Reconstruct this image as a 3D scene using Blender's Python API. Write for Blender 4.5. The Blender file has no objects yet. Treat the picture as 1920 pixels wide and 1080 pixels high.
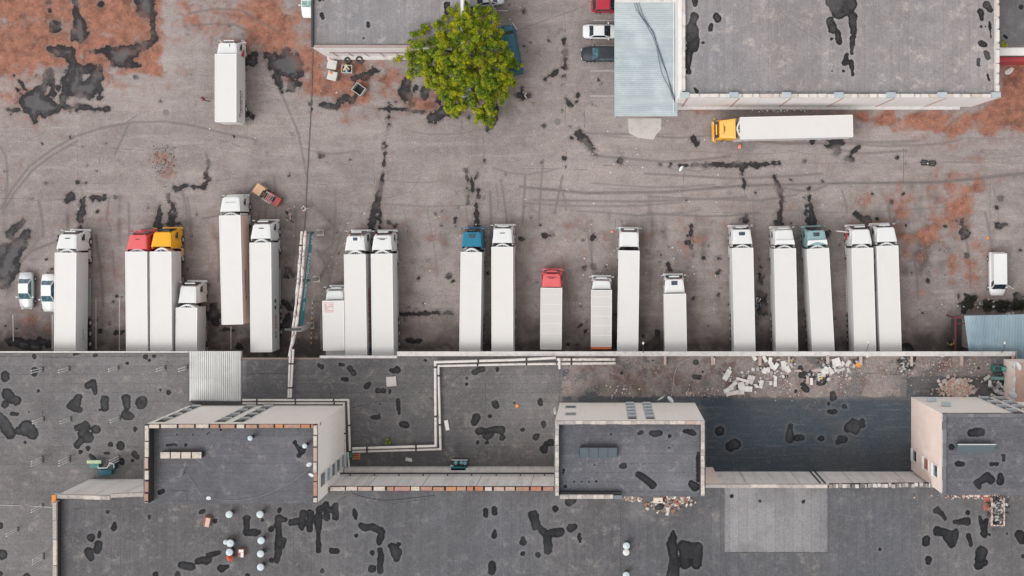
import bpy, bmesh, math, random
import numpy as np
from mathutils import Vector, Matrix
R = math.radians
rnd = random.Random(7)
scene = bpy.context.scene
col = scene.collection

# ---------------- camera: straight down, 125 m up, shifted (cropped) frame ----------------
H, F, VX, VY = 125.0, 1912.0, 1130.0, 430.0
cam = bpy.data.cameras.new("camera")
cam.sensor_width = 36.0
cam.lens = 36.0 * F / 1920.0
cam.shift_x = (960 - VX) / 1920.0
cam.shift_y = -(540 - VY) / 1920.0
cam.clip_end = 5000
camo = bpy.data.objects.new("camera", cam)
camo.location = (0, 0, H)
col.objects.link(camo)
scene.camera = camo

# ---------------- sky, sun, exposure ----------------
SUN_EL, SUN_AZ = 54.0, 232.0     # azimuth clockwise from +Y (north); light from the south-west
w = bpy.data.worlds.new("World")
scene.world = w
w.use_nodes = True
nt = w.node_tree
bgn = nt.nodes.get("Background") or nt.nodes.new("ShaderNodeBackground")
sky = nt.nodes.new("ShaderNodeTexSky")
sky.sky_type = 'NISHITA'
sky.sun_disc = False
sky.sun_elevation = R(SUN_EL)
sky.sun_rotation = R(SUN_AZ)
sky.dust_density = 2.0
hs = nt.nodes.new("ShaderNodeHueSaturation")
hs.inputs["Saturation"].default_value = 0.04
nt.links.new(sky.outputs[0], hs.inputs["Color"])
nt.links.new(hs.outputs[0], bgn.inputs["Color"])
bgn.inputs["Strength"].default_value = 0.15
sl = bpy.data.lights.new("sun", 'SUN')
sl.energy = 0.6
sl.angle = R(32)
sl.color = (1.0, 0.96, 0.92)
so = bpy.data.objects.new("sun", sl)
az, el = R(SUN_AZ), R(SUN_EL)
tosun = Vector((math.sin(az) * math.cos(el), math.cos(az) * math.cos(el), math.sin(el)))
so.rotation_euler = (-tosun).to_track_quat('-Z', 'Y').to_euler()
so.location = tosun * 200
col.objects.link(so)
scene.view_settings.view_transform = 'Standard'
scene.view_settings.look = 'None'
scene.view_settings.exposure = 0.55
scene.view_settings.gamma = 1.0
scene.view_settings.use_curve_mapping = False

def W(px, py, z=0.0):
    k = (H - z) / F
    return Vector(((px - VX) * k, -(py - VY) * k, z))

# ---------------- materials ----------------
MATS = {}
def nodes_of(name):
    m = bpy.data.materials.new(name)
    m.use_nodes = True
    n = m.node_tree
    b = n.nodes.get("Principled BSDF")
    return m, n, b
def N(n, t, **kw):
    x = n.nodes.new(t)
    for k, v in kw.items(): setattr(x, k, v)
    return x
def L(n, a, b): n.links.new(a, b)
def rgb(c): return (c[0], c[1], c[2], 1.0)
def mixc(n, fac, a, b, bt='MIX'):
    m = N(n, "ShaderNodeMix", data_type='RGBA', blend_type=bt)
    if isinstance(fac, (int, float)): m.inputs[0].default_value = fac
    else: L(n, fac, m.inputs[0])
    for s, v in ((6, a), (7, b)):
        if isinstance(v, (tuple, list)): m.inputs[s].default_value = rgb(v)
        else: L(n, v, m.inputs[s])
    return m.outputs[2]
def mth(n, op, a, b=None, c=None, clamp=False):
    m = N(n, "ShaderNodeMath", operation=op, use_clamp=clamp)
    for i, v in enumerate((a, b, c)):
        if v is None: continue
        if isinstance(v, (int, float)): m.inputs[i].default_value = v
        else: L(n, v, m.inputs[i])
    return m.outputs[0]
def noise(n, vec, scale, detail=6, rough=0.6, dist=0.0):
    t = N(n, "ShaderNodeTexNoise")
    t.inputs["Scale"].default_value = scale
    t.inputs["Detail"].default_value = detail
    t.inputs["Roughness"].default_value = rough
    t.inputs["Distortion"].default_value = dist
    L(n, vec, t.inputs["Vector"])
    return t.outputs["Fac"]
def smooth(n, v, lo, hi):
    m = N(n, "ShaderNodeMapRange", interpolation_type='SMOOTHSTEP')
    L(n, v, m.inputs[0])
    m.inputs[1].default_value = lo; m.inputs[2].default_value = hi
    m.inputs[3].default_value = 0.0; m.inputs[4].default_value = 1.0
    return m.outputs[0]
def attr(n, name):
    a = N(n, "ShaderNodeAttribute", attribute_name=name)
    return a.outputs["Fac"]

def paint(name, c, rough=0.45, dirt=0.25, dirtc=None, scale=1.5, metal=0.0, spec=0.5, ramp=(0.45, 0.8), streak=0.0, coat=0.0, seam=0.0):
    """worn paint / plastic / metal: base colour broken by dirt noise"""
    if name in MATS: return MATS[name]
    m, n, b = nodes_of(name)
    tc = N(n, "ShaderNodeTexCoord")
    oi = N(n, "ShaderNodeObjectInfo")
    add = N(n, "ShaderNodeVectorMath", operation='ADD')
    L(n, tc.outputs["Object"], add.inputs[0])
    comb = N(n, "ShaderNodeCombineXYZ")
    L(n, mth(n, 'MULTIPLY', oi.outputs["Random"], 57.0), comb.inputs[0])
    L(n, mth(n, 'MULTIPLY', oi.outputs["Random"], 31.0), comb.inputs[1])
    L(n, comb.outputs[0], add.inputs[1])
    v = add.outputs[0]
    dirtc = dirtc or tuple(x * 0.45 + 0.02 for x in c)
    f1 = smooth(n, noise(n, v, scale, 8, 0.65), *ramp)
    cc = mixc(n, mth(n, 'MULTIPLY', f1, dirt), c, dirtc)
    f2 = noise(n, v, scale * 9, 4, 0.7)
    cc = mixc(n, mth(n, 'MULTIPLY', f2, dirt * 0.35), cc, tuple(x * 0.6 for x in c))
    if streak:
        mp = N(n, "ShaderNodeMapping"); mp.inputs["Scale"].default_value = (3.0, 0.25, 0.4)
        L(n, v, mp.inputs[0])
        f3 = smooth(n, noise(n, mp.outputs[0], 3, 5, 0.6), 0.5, 0.85)
        cc = mixc(n, mth(n, 'MULTIPLY', f3, streak), cc, dirtc)
    if seam:
        sy = N(n, "ShaderNodeSeparateXYZ"); L(n, tc.outputs["Object"], sy.inputs[0])
        fr_ = mth(n, 'FRACT', mth(n, 'DIVIDE', mth(n, 'ADD', sy.outputs[1], mth(n, 'MULTIPLY_ADD', oi.outputs["Random"], 1.0, 200.0)), seam))
        cc = mixc(n, mth(n, 'MULTIPLY', mth(n, 'LESS_THAN', fr_, 0.05), 0.10), cc, dirtc)
        wn = N(n, "ShaderNodeTexWhiteNoise", noise_dimensions='1D')
        L(n, mth(n, 'ADD', mth(n, 'MULTIPLY', oi.outputs["Random"], 77.0), 3.0), wn.inputs["W"])
        cc = mixc(n, mth(n, 'MULTIPLY', wn.outputs[0], 0.22), cc, mixc(n, oi.outputs["Random"], (0.60, 0.585, 0.57), (0.70, 0.62, 0.58)))
    L(n, cc, b.inputs["Base Color"])
    rr = mth(n, 'MULTIPLY_ADD', f2, 0.25, rough - 0.1, clamp=True)
    L(n, rr, b.inputs["Roughness"])
    b.inputs["Metallic"].default_value = metal
    b.inputs["Specular IOR Level"].default_value = spec
    b.inputs["Coat Weight"].default_value = coat
    MATS[name] = m
    return m

def island_mat(name, cols, gapdark=0.0, rough=0.85, scale=4.0, grime=0.5):
    """random colour per loose piece, weathered"""
    if name in MATS: return MATS[name]
    m, n, b = nodes_of(name)
    g = N(n, "ShaderNodeNewGeometry")
    cr = N(n, "ShaderNodeValToRGB")
    cr.color_ramp.interpolation = 'CONSTANT'
    e = cr.color_ramp.elements
    while len(e) > 1: e.remove(e[-1])
    e[0].position = 0.0; e[0].color = rgb(cols[0])
    for i, c in enumerate(cols[1:]):
        x = e.new((i + 1) / len(cols)); x.color = rgb(c)
    L(n, g.outputs["Random Per Island"], cr.inputs[0])
    tc = N(n, "ShaderNodeNewGeometry").outputs["Position"]
    f = smooth(n, noise(n, tc, scale, 8, 0.7), 0.4, 0.75)
    cc = mixc(n, mth(n, 'MULTIPLY', f, grime), cr.outputs[0], (0.10, 0.085, 0.08))
    f2 = smooth(n, noise(n, tc, scale * 2.3, 5, 0.7), 0.55, 0.7)
    cc = mixc(n, mth(n, 'MULTIPLY', f2, grime * 0.8), cc, (0.62, 0.55, 0.5))
    L(n, cc, b.inputs["Base Color"])
    b.inputs["Roughness"].default_value = rough
    b.inputs["Specular IOR Level"].default_value = 0.2
    MATS[name] = m
    return m

def wall_mat(name, c, c2=None, line=None, joint=0.0, dirt=0.4, warm=None):
    """rendered / panelled wall; streaks run down (world z)"""
    if name in MATS: return MATS[name]
    m, n, b = nodes_of(name)
    p = N(n, "ShaderNodeNewGeometry").outputs["Position"]
    c2 = c2 or tuple(x * 0.62 for x in c)
    mp = N(n, "ShaderNodeMapping"); mp.inputs["Scale"].default_value = (1.2, 1.2, 0.12)
    L(n, p, mp.inputs[0])
    f = smooth(n, noise(n, mp.outputs[0], 1.4, 8, 0.65), 0.42, 0.75)
    cc = mixc(n, mth(n, 'MULTIPLY', f, dirt), c, c2)
    f2 = smooth(n, noise(n, p, 0.45, 6, 0.6), 0.45, 0.7)
    if warm: cc = mixc(n, mth(n, 'MULTIPLY', f2, 0.7), cc, warm)
    f3 = noise(n, p, 14, 3, 0.7)
    cc = mixc(n, mth(n, 'MULTIPLY', f3, 0.12), cc, tuple(x * 0.6 for x in c))
    if joint:
        s = N(n, "ShaderNodeSeparateXYZ"); L(n, p, s.inputs[0])
        fx = mth(n, 'FRACT', mth(n, 'DIVIDE', mth(n, 'ADD', s.outputs[0], 500.0), joint))
        j = mth(n, 'LESS_THAN', fx, 0.07 / joint)
        fz = mth(n, 'FRACT', mth(n, 'DIVIDE', s.outputs[2], 1.83))
        j2 = mth(n, 'LESS_THAN', fz, 0.05 / 1.83)
        jj = mth(n, 'MAXIMUM', j, mth(n, 'MULTIPLY', j2, 0.5))
        cc = mixc(n, mth(n, 'MULTIPLY', jj, 0.75), cc, (0.12, 0.11, 0.11))
    L(n, cc, b.inputs["Base Color"])
    b.inputs["Roughness"].default_value = 0.9
    b.inputs["Specular IOR Level"].default_value = 0.15
    MATS[name] = m
    return m

def surf_mat(name, base, base2, grain=0.35, soilc=(0.37, 0.168, 0.115), soil2=(0.205, 0.098, 0.072), wetc=(0.045, 0.044, 0.047),
             wetin=(0.085, 0.083, 0.088), ring=0.0, rolls=0.0, rollax=0, edge=1.6, bluec=(0.10, 0.125, 0.15), wamp=5.0):
    """ground / felt roof with stains, soil, cracks and lighter or darker areas from mesh attributes (all in px of 6.5 cm)"""
    m, n, b = nodes_of(name)
    p = N(n, "ShaderNodeNewGeometry").outputs["Position"]
    big = noise(n, p, 0.07, 5, 0.55)
    mid = noise(n, p, 0.55, 8, 0.62, 0.3)
    fine = noise(n, p, 5.5, 6, 0.75)
    vfine = noise(n, p, 17.0, 2, 0.8)
    f = smooth(n, mth(n, 'ADD', mth(n, 'MULTIPLY', big, 0.55), mth(n, 'MULTIPLY', mid, 0.45)), 0.38, 0.62)
    cc = mixc(n, f, base, base2)
    m2 = noise(n, p, 1.7, 7, 0.72)
    cc = mixc(n, mth(n, 'MULTIPLY', smooth(n, m2, 0.50, 0.70), 0.42), cc, tuple(x * 0.60 for x in base))
    cc = mixc(n, mth(n, 'MULTIPLY', smooth(n, m2, 0.50, 0.32), 0.35), cc, tuple(min(.9, x * 1.30) for x in base))
    lane = N(n, "ShaderNodeMapping"); lane.inputs["Scale"].default_value = (0.06, 0.5, 1); lane.inputs["Rotation"].default_value = (0, 0, 0.06)
    L(n, p, lane.inputs[0])
    if not rolls:
        ln_ = noise(n, lane.outputs[0], 1.6, 7, 0.68)
        cc = mixc(n, mth(n, 'MULTIPLY', smooth(n, ln_, 0.50, 0.66), 0.40), cc, tuple(x * 0.66 for x in base))
        cc = mixc(n, mth(n, 'MULTIPLY', smooth(n, ln_, 0.48, 0.34), 0.40), cc, tuple(x * 1.28 for x in base))
    # lighter / darker patches painted as attribute
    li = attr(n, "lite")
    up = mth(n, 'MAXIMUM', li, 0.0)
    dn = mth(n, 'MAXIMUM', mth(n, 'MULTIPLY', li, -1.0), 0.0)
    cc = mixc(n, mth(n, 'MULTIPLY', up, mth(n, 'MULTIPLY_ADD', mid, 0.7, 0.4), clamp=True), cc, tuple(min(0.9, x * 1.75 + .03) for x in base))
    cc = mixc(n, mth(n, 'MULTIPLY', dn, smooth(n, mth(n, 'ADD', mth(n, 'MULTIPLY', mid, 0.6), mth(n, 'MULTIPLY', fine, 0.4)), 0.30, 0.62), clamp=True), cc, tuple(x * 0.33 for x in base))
    cc = mixc(n, mth(n, 'MULTIPLY', attr(n, "blue"), 0.85), cc, bluec)
    if rolls:
        s = N(n, "ShaderNodeSeparateXYZ"); L(n, p, s.inputs[0])
        ax = s.outputs[rollax]
        wob = mth(n, 'MULTIPLY_ADD', mid, 0.12, ax)
        fr = mth(n, 'FRACT', mth(n, 'DIVIDE', mth(n, 'ADD', wob, 500.0), rolls))
        ln = mth(n, 'LESS_THAN', fr, 0.05 / rolls)
        cell = N(n, "ShaderNodeTexWhiteNoise", noise_dimensions='1D')
        L(n, mth(n, 'FLOOR', mth(n, 'DIVIDE', mth(n, 'ADD', wob, 500.0), rolls)), cell.inputs["W"])
        cc = mixc(n, mth(n, 'MULTIPLY', cell.outputs[0], 0.24), cc, tuple(x * 0.5 for x in base))
        cc = mixc(n, mth(n, 'MULTIPLY', ln, 0.38), cc, tuple(x * 0.4 for x in base))
        mp = N(n, "ShaderNodeMapping")
        mp.inputs["Scale"].default_value = (2.2, 0.22, 1) if rollax == 0 else (0.22, 2.2, 1)
        L(n, p, mp.inputs[0])
        st = smooth(n, noise(n, mp.outputs[0], 1.3, 6, 0.65), 0.5, 0.75)
        cc = mixc(n, mth(n, 'MULTIPLY', st, 0.20), cc, tuple(min(0.9, x * 1.7 + .02) for x in base))
        blot = smooth(n, noise(n, p, 0.8, 8, 0.74), 0.52, 0.68)
        cc = mixc(n, mth(n, 'MULTIPLY', blot, mth(n, 'MULTIPLY_ADD', attr(n, "blue"), -0.4, 0.46, clamp=True)), cc, (base[0] * 1.95 + .02, base[1] * 1.85 + .02, base[2] * 1.65 + .02))
        bl2 = smooth(n, noise(n, p, 0.16, 5, 0.6), 0.46, 0.62)
        cc = mixc(n, mth(n, 'MULTIPLY', bl2, 0.34), cc, tuple(x * 0.62 for x in base))
    # soil
    so_ = attr(n, "soil")
    sn = mth(n, 'ADD', mth(n, 'MULTIPLY', mid, 0.55), mth(n, 'MULTIPLY', fine, 0.45))
    so_ = mth(n, 'ADD', so_, mth(n, 'MULTIPLY', mth(n, 'MULTIPLY_ADD', noise(n, p, 0.28, 6, 0.7), 2.4, -1.2), smooth(n, so_, 0.05, 0.5)))
    sf = smooth(n, mth(n, 'ADD', so_, mth(n, 'MULTIPLY_ADD', sn, 3.6, -1.8)), 0.25, 0.85)
    sc = mixc(n, smooth(n, noise(n, p, 0.9, 8, 0.7), 0.35, 0.7), soilc, soil2)
    sc = mixc(n, smooth(n, noise(n, p, 2.2, 6, 0.7), 0.55, 0.75), sc, (0.44, 0.30, 0.25))
    sc = mixc(n, mth(n, 'MULTIPLY', smooth(n, noise(n, p, 0.42, 9, 0.75, .4), 0.47, 0.66), 0.8), sc, (0.13, 0.065, 0.048))
    cc = mixc(n, sf, cc, sc)
    # grain
    g = mth(n, 'ADD', mth(n, 'MULTIPLY', fine, 0.5), mth(n, 'MULTIPLY', vfine, 0.5))
    g = mth(n, 'SUBTRACT', g, 0.5)
    mul = mth(n, 'MAXIMUM', mth(n, 'MULTIPLY_ADD', g, grain * 7.5, 1.0), 0.35)
    comb = N(n, "ShaderNodeCombineXYZ")
    for i in range(3): L(n, mul, comb.inputs[i])
    vm = N(n, "ShaderNodeVectorMath", operation='MULTIPLY')
    L(n, cc, vm.inputs[0]); L(n, comb.outputs[0], vm.inputs[1])
    cc = vm.outputs[0]
    sp = smooth(n, noise(n, p, 3.3, 3, 0.6), 0.70, 0.76)
    cc = mixc(n, mth(n, 'MULTIPLY', sp, 0.5), cc, tuple(x * 0.35 for x in base))
    # cracks
    ck = mth(n, 'ADD', attr(n, "crack"), mth(n, 'MULTIPLY_ADD', mid, 1.6, -0.8))
    cf = mth(n, 'MULTIPLY', 0.8, mth(n, 'SUBTRACT', 1.0, smooth(n, ck, 0.3, 1.1)))
    cc = mixc(n, mth(n, 'MULTIPLY', cf, smooth(n, noise(n, p, 0.8, 4, .6), 0.3, 0.55)), cc, tuple(x * 0.38 for x in base))
    # soft tyre tracks
    tk = mth(n, 'SUBTRACT', 1.0, smooth(n, mth(n, 'ADD', attr(n, "track"), mth(n, 'MULTIPLY_ADD', mid, 3.0, -1.5)), 0.0, 4.0))
    cc = mixc(n, mth(n, 'MULTIPLY', tk, mth(n, 'MULTIPLY', 1.0, smooth(n, fine, 0.3, 0.65))), cc, tuple(x * 0.45 for x in base))
    # wet / tar
    lowf = noise(n, p, 1.3, 3, 0.5)
    dst = mth(n, 'ADD', mth(n, 'MULTIPLY_ADD', lowf, wamp * 1.5, wamp * -.75), attr(n, "wet"))
    dst = mth(n, 'ADD', dst, mth(n, 'ADD', mth(n, 'MULTIPLY_ADD', mid, wamp, -wamp / 2), mth(n, 'MULTIPLY_ADD', fine, wamp * 0.35, -wamp * 0.175)))
    wf = mth(n, 'SUBTRACT', 1.0, smooth(n, dst, -edge / 2, edge / 2))
    fade = smooth(n, noise(n, p, 0.33, 4, 0.6), 0.34, 0.52)
    wf = mth(n, 'MULTIPLY', wf, mth(n, 'MULTIPLY_ADD', fade, 0.14 if ring else 0.45, 0.86 if ring else 0.55))
    win = mth(n, 'SUBTRACT', 1.0, smooth(n, dst, -6.0, -2.0))
    inn = mixc(n, mth(n, 'MULTIPLY', smooth(n, mid, 0.40, 0.62), 1.0), wetc, wetin)
    wc = mixc(n, win, tuple(x * (0.85 if not ring else 0.55) for x in wetc), inn)
    wc = mixc(n, mth(n, 'MULTIPLY', smooth(n, m2, 0.52, 0.66), 0.35), wc, tuple(x * 2.2 for x in wetin))
    cc = mixc(n, mth(n, 'MULTIPLY', wf, mth(n, 'MULTIPLY_ADD', smooth(n, fine, 0.35, 0.5), 0.12, 0.85)), cc, wc)
    if not ring:
        deep = mth(n, 'SUBTRACT', 1.0, smooth(n, mth(n, 'ADD', dst, mth(n, 'MULTIPLY_ADD', m2, 10.0, -5.0)), -14.0, -8.0))
        cc = mixc(n, mth(n, 'MULTIPLY', deep, 0.7), cc, (0.125, 0.12, 0.122))
        fe = mth(n, 'SUBTRACT', 1.0, smooth(n, mth(n, 'ADD', dst, mth(n, 'MULTIPLY_ADD', fine, 9.0, -4.5)), -1.0, 6.0))
        cc = mixc(n, mth(n, 'MULTIPLY', fe, mth(n, 'MULTIPLY', mth(n, 'SUBTRACT', 1.0, wf), 0.6)), cc, tuple(x * 0.45 for x in base))
    if ring:
        halo = mth(n, 'MULTIPLY', mth(n, 'SUBTRACT', 1.0, smooth(n, dst, 0.5, 7.0)), mth(n, 'SUBTRACT', 1.0, wf))
        cc = mixc(n, mth(n, 'MULTIPLY', halo, ring), cc, tuple(min(0.9, x * 1.5 + .03) for x in base))
    L(n, cc, b.inputs["Base Color"])
    rr = mth(n, 'MULTIPLY_ADD', wf, -0.32, 0.93)
    L(n, rr, b.inputs["Roughness"])
    b.inputs["Specular IOR Level"].default_value = 0.10
    bp = N(n, "ShaderNodeBump"); bp.inputs["Strength"].default_value = 0.35; bp.inputs["Distance"].default_value = 0.03
    L(n, mth(n, 'ADD', fine, vfine), bp.inputs["Height"]); L(n, bp.outputs[0], b.inputs["Normal"])
    MATS[name] = m
    return m

def corr_mat(name, c, c2, rust=0.0, axis=0):
    if name in MATS: return MATS[name]
    m, n, b = nodes_of(name)
    p = N(n, "ShaderNodeNewGeometry").outputs["Position"]
    mp = N(n, "ShaderNodeMapping")
    mp.inputs["Scale"].default_value = (1, 0.08, 1) if axis == 0 else (0.08, 1, 1)
    L(n, p, mp.inputs[0])
    f = smooth(n, noise(n, mp.outputs[0], 1.1, 6, 0.7), 0.35, 0.7)
    cc = mixc(n, f, c, c2)
    f2 = smooth(n, noise(n, p, 0.35, 8, 0.65), 0.45, 0.68)
    cc = mixc(n, mth(n, 'MULTIPLY', f2, 0.5), cc, tuple(min(.9, x * 1.35) for x in c))
    if rust:
        f3 = smooth(n, noise(n, mp.outputs[0], 4.0, 8, 0.75), 0.60, 0.72)
        cc = mixc(n, mth(n, 'MULTIPLY', f3, rust), cc, (0.23, 0.13, 0.07))
    f4 = noise(n, p, 9, 3, 0.7)
    cc = mixc(n, mth(n, 'MULTIPLY', f4, 0.2), cc, tuple(x * 0.5 for x in c))
    L(n, cc, b.inputs["Base Color"])
    b.inputs["Roughness"].default_value = 0.55
    MATS[name] = m
    return m

def glass_mat(name, c=(0.02, 0.03, 0.035), rough=0.08):
    if name in MATS: return MATS[name]
    m, n, b = nodes_of(name)
    p = N(n, "ShaderNodeTexCoord").outputs["Object"]
    cc = mixc(n, smooth(n, noise(n, p, 2.5, 5, 0.6), 0.4, 0.7), c, tuple(x * 2.2 + .01 for x in c))
    L(n, cc, b.inputs["Base Color"])
    b.inputs["Roughness"].default_value = rough
    b.inputs["Coat Weight"].default_value = 0.3
    MATS[name] = m
    return m

# ---------------- mesh helpers ----------------
def tag(o, label=None, cat=None, group=None, kind=None):
    if label: o["label"] = label
    if cat: o["category"] = cat
    if group: o["group"] = group
    if kind: o["kind"] = kind
    return o
def thing(name, loc, rz, label, cat, group=None):
    o = bpy.data.objects.new(name, None)
    o.empty_display_size = 0.3
    o.location = loc; o.rotation_euler = (0, 0, rz)
    col.objects.link(o)
    return tag(o, label, cat, group)
class MB:
    def __init__(s): s.bm = bmesh.new()
    def box(s, x0, y0, z0, x1, y1, z1):
        m = Matrix.Translation(((x0 + x1) / 2, (y0 + y1) / 2, (z0 + z1) / 2)) @ Matrix.Diagonal((abs(x1 - x0), abs(y1 - y0), abs(z1 - z0), 1))
        bmesh.ops.create_cube(s.bm, size=1.0, matrix=m); return s
    def obox(s, c, size, rz=0, rx=0, ry=0):
        m = Matrix.Translation(c) @ Matrix.Rotation(rz, 4, 'Z') @ Matrix.Rotation(rx, 4, 'X') @ Matrix.Rotation(ry, 4, 'Y') @ Matrix.Diagonal((size[0], size[1], size[2], 1))
        bmesh.ops.create_cube(s.bm, size=1.0, matrix=m); return s
    def cyl(s, c, r, h, axis='Z', seg=16, r2=None):
        m = Matrix.Translation(c)
        if axis == 'X': m = m @ Matrix.Rotation(R(90), 4, 'Y')
        if axis == 'Y': m = m @ Matrix.Rotation(R(90), 4, 'X')
        bmesh.ops.create_cone(s.bm, cap_ends=True, segments=seg, radius1=r, radius2=r if r2 is None else r2, depth=h, matrix=m); return s
    def sph(s, c, r, seg=12, sc=(1, 1, 1)):
        m = Matrix.Translation(c) @ Matrix.Diagonal((sc[0], sc[1], sc[2], 1))
        bmesh.ops.create_uvsphere(s.bm, u_segments=seg, v_segments=max(6, seg // 2), radius=r, matrix=m); return s
    def prism(s, pts, z0, z1, ztop=None):
        """pts: list of (x,y) CCW; ztop optional per-point top z"""
        vb = [s.bm.verts.new((x, y, z0)) for x, y in pts]
        vt = [s.bm.verts.new((x, y, (ztop[i] if ztop else z1))) for i, (x, y) in enumerate(pts)]
        s.bm.faces.new(vt); s.bm.faces.new(vb[::-1])
        k = len(pts)
        for i in range(k): s.bm.faces.new((vb[i], vb[(i + 1) % k], vt[(i + 1) % k], vt[i]))
        return s
    def loft(s, rings, cap=True):
        """rings: list of equal-length lists of 3-D points"""
        vs = [[s.bm.verts.new(p) for p in r] for r in rings]
        k = len(rings[0])
        for a, b in zip(vs[:-1], vs[1:]):
            for i in range(k):
                s.bm.faces.new((a[i], a[(i + 1) % k], b[(i + 1) % k], b[i]))
        if cap:
            s.bm.faces.new(vs[0][::-1]); s.bm.faces.new(vs[-1])
        return s
    def quad(s, a, b, c, d):
        s.bm.faces.new([s.bm.verts.new(p) for p in (a, b, c, d)]); return s
    def slab(s, pts, t):
        """thin plate: 3-D polygon extruded against its normal by t"""
        a, b, c = Vector(pts[0]), Vector(pts[1]), Vector(pts[2])
        nrm = (b - a).cross(c - a).normalized() * t
        top = [Vector(p) for p in pts]; bot = [Vector(p) - nrm for p in pts]
        s.loft([bot, top]); return s
    def tube(s, pts, r, seg=8):
        pts = [Vector(p) for p in pts]
        rings = []
        for i, p in enumerate(pts):
            d = (pts[min(i + 1, len(pts) - 1)] - pts[max(i - 1, 0)]).normalized()
            up = Vector((0, 0, 1)) if abs(d.z) < 0.95 else Vector((1, 0, 0))
            a = d.cross(up).normalized(); b = a.cross(d).normalized()
            k = 1.0
            if 0 < i < len(pts) - 1:
                d1 = (pts[i] - pts[i - 1]).normalized(); d2 = (pts[i + 1] - pts[i]).normalized()
                k = 1.0 / max(0.6, math.cos(d1.angle(d2, 0) / 2))
            rr = r[i] if isinstance(r, (list, tuple)) else r
            rings.append([p + (a * math.cos(t) * k + b * math.sin(t)) * rr for t in [2 * math.pi * j / seg for j in range(seg)]])
        s.loft(rings); return s
    def bevel(s, w, seg=2):
        bmesh.ops.bevel(s.bm, geom=list(s.bm.edges), offset=w, segments=seg, affect='EDGES', profile=0.5, clamp_overlap=True); return s
    def mesh(s, name, mat, smooth_=False):
        bmesh.ops.recalc_face_normals(s.bm, faces=s.bm.faces)
        me = bpy.data.meshes.new(name)
        s.bm.to_mesh(me); s.bm.free()
        if smooth_:
            for p in me.polygons: p.use_smooth = True
        if mat: me.materials.append(mat)
        return me
    def build(s, name, mat, parent=None, smooth_=False, loc=None, rz=None):
        return put(name, s.mesh(name, mat, smooth_), parent, loc, rz)
def put(name, me, parent=None, loc=None, rz=None):
    o = bpy.data.objects.new(name, me)
    if loc is not None: o.location = loc
    if rz is not None: o.rotation_euler = (0, 0, rz)
    col.objects.link(o)
    if parent: o.parent = parent
    return o
def copy_tree(o, parent=None):
    c = o.copy(); col.objects.link(c); c.parent = parent
    for ch in list(o.children): copy_tree(ch, c)
    return c

# fields painted in photo pixels of the surface's own height
def seg_field(PX, PY, chains, clip, radius=True):
    D = np.full(PX.shape, clip, dtype=np.float32)
    xs = PX[0, :]; ys = PY[:, 0]
    for ch in chains:
        if len(ch) == 1: ch = [ch[0], (ch[0][0] + .01,) + tuple(ch[0][1:])]
        for a, b in zip(ch[:-1], ch[1:]):
            ra = a[2] if len(a) > 2 else 0; rb = b[2] if len(b) > 2 else 0
            m = max(ra, rb) + clip
            i0 = np.searchsorted(xs, min(a[0], b[0]) - m); i1 = np.searchsorted(xs, max(a[0], b[0]) + m)
            j0 = np.searchsorted(ys, min(a[1], b[1]) - m); j1 = np.searchsorted(ys, max(a[1], b[1]) + m)
            if i1 <= i0 or j1 <= j0: continue
            X = PX[j0:j1, i0:i1]; Y = PY[j0:j1, i0:i1]
            dx, dy = b[0] - a[0], b[1] - a[1]
            t = np.clip(((X - a[0]) * dx + (Y - a[1]) * dy) / max(dx * dx + dy * dy, 1e-6), 0, 1)
            d = np.hypot(X - a[0] - t * dx, Y - a[1] - t * dy) - (ra + (rb - ra) * t)
            D[j0:j1, i0:i1] = np.minimum(D[j0:j1, i0:i1], d)
    return D
def soft_field(PX, PY, blobs):
    """blobs: (x, y, rx, ry, amp) gaussian-ish; or ('box', x0,y0,x1,y1, amp, feather)"""
    S = np.zeros(PX.shape, dtype=np.float32)
    for b in blobs:
        if b[0] == 'box':
            _, x0, y0, x1, y1, amp, fe = b
            d = np.maximum(np.maximum(x0 - PX, PX - x1), np.maximum(y0 - PY, PY - y1))
            v = np.clip(0.5 - d / max(fe, .01), 0, 1) * amp
        else:
            x, y, rx, ry, amp = b
            xs = PX[0, :]; ys = PY[:, 0]
            i0, i1 = np.searchsorted(xs, (x - 3 * rx, x + 3 * rx)); j0, j1 = np.searchsorted(ys, (y - 3 * ry, y + 3 * ry))
            S[j0:j1, i0:i1] += amp * np.exp(-(((PX[j0:j1, i0:i1] - x) / rx) ** 2 + ((PY[j0:j1, i0:i1] - y) / ry) ** 2))
            continue
        S = np.where(np.abs(v) > np.abs(S), v, S) if False else S + v
    return S
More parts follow.
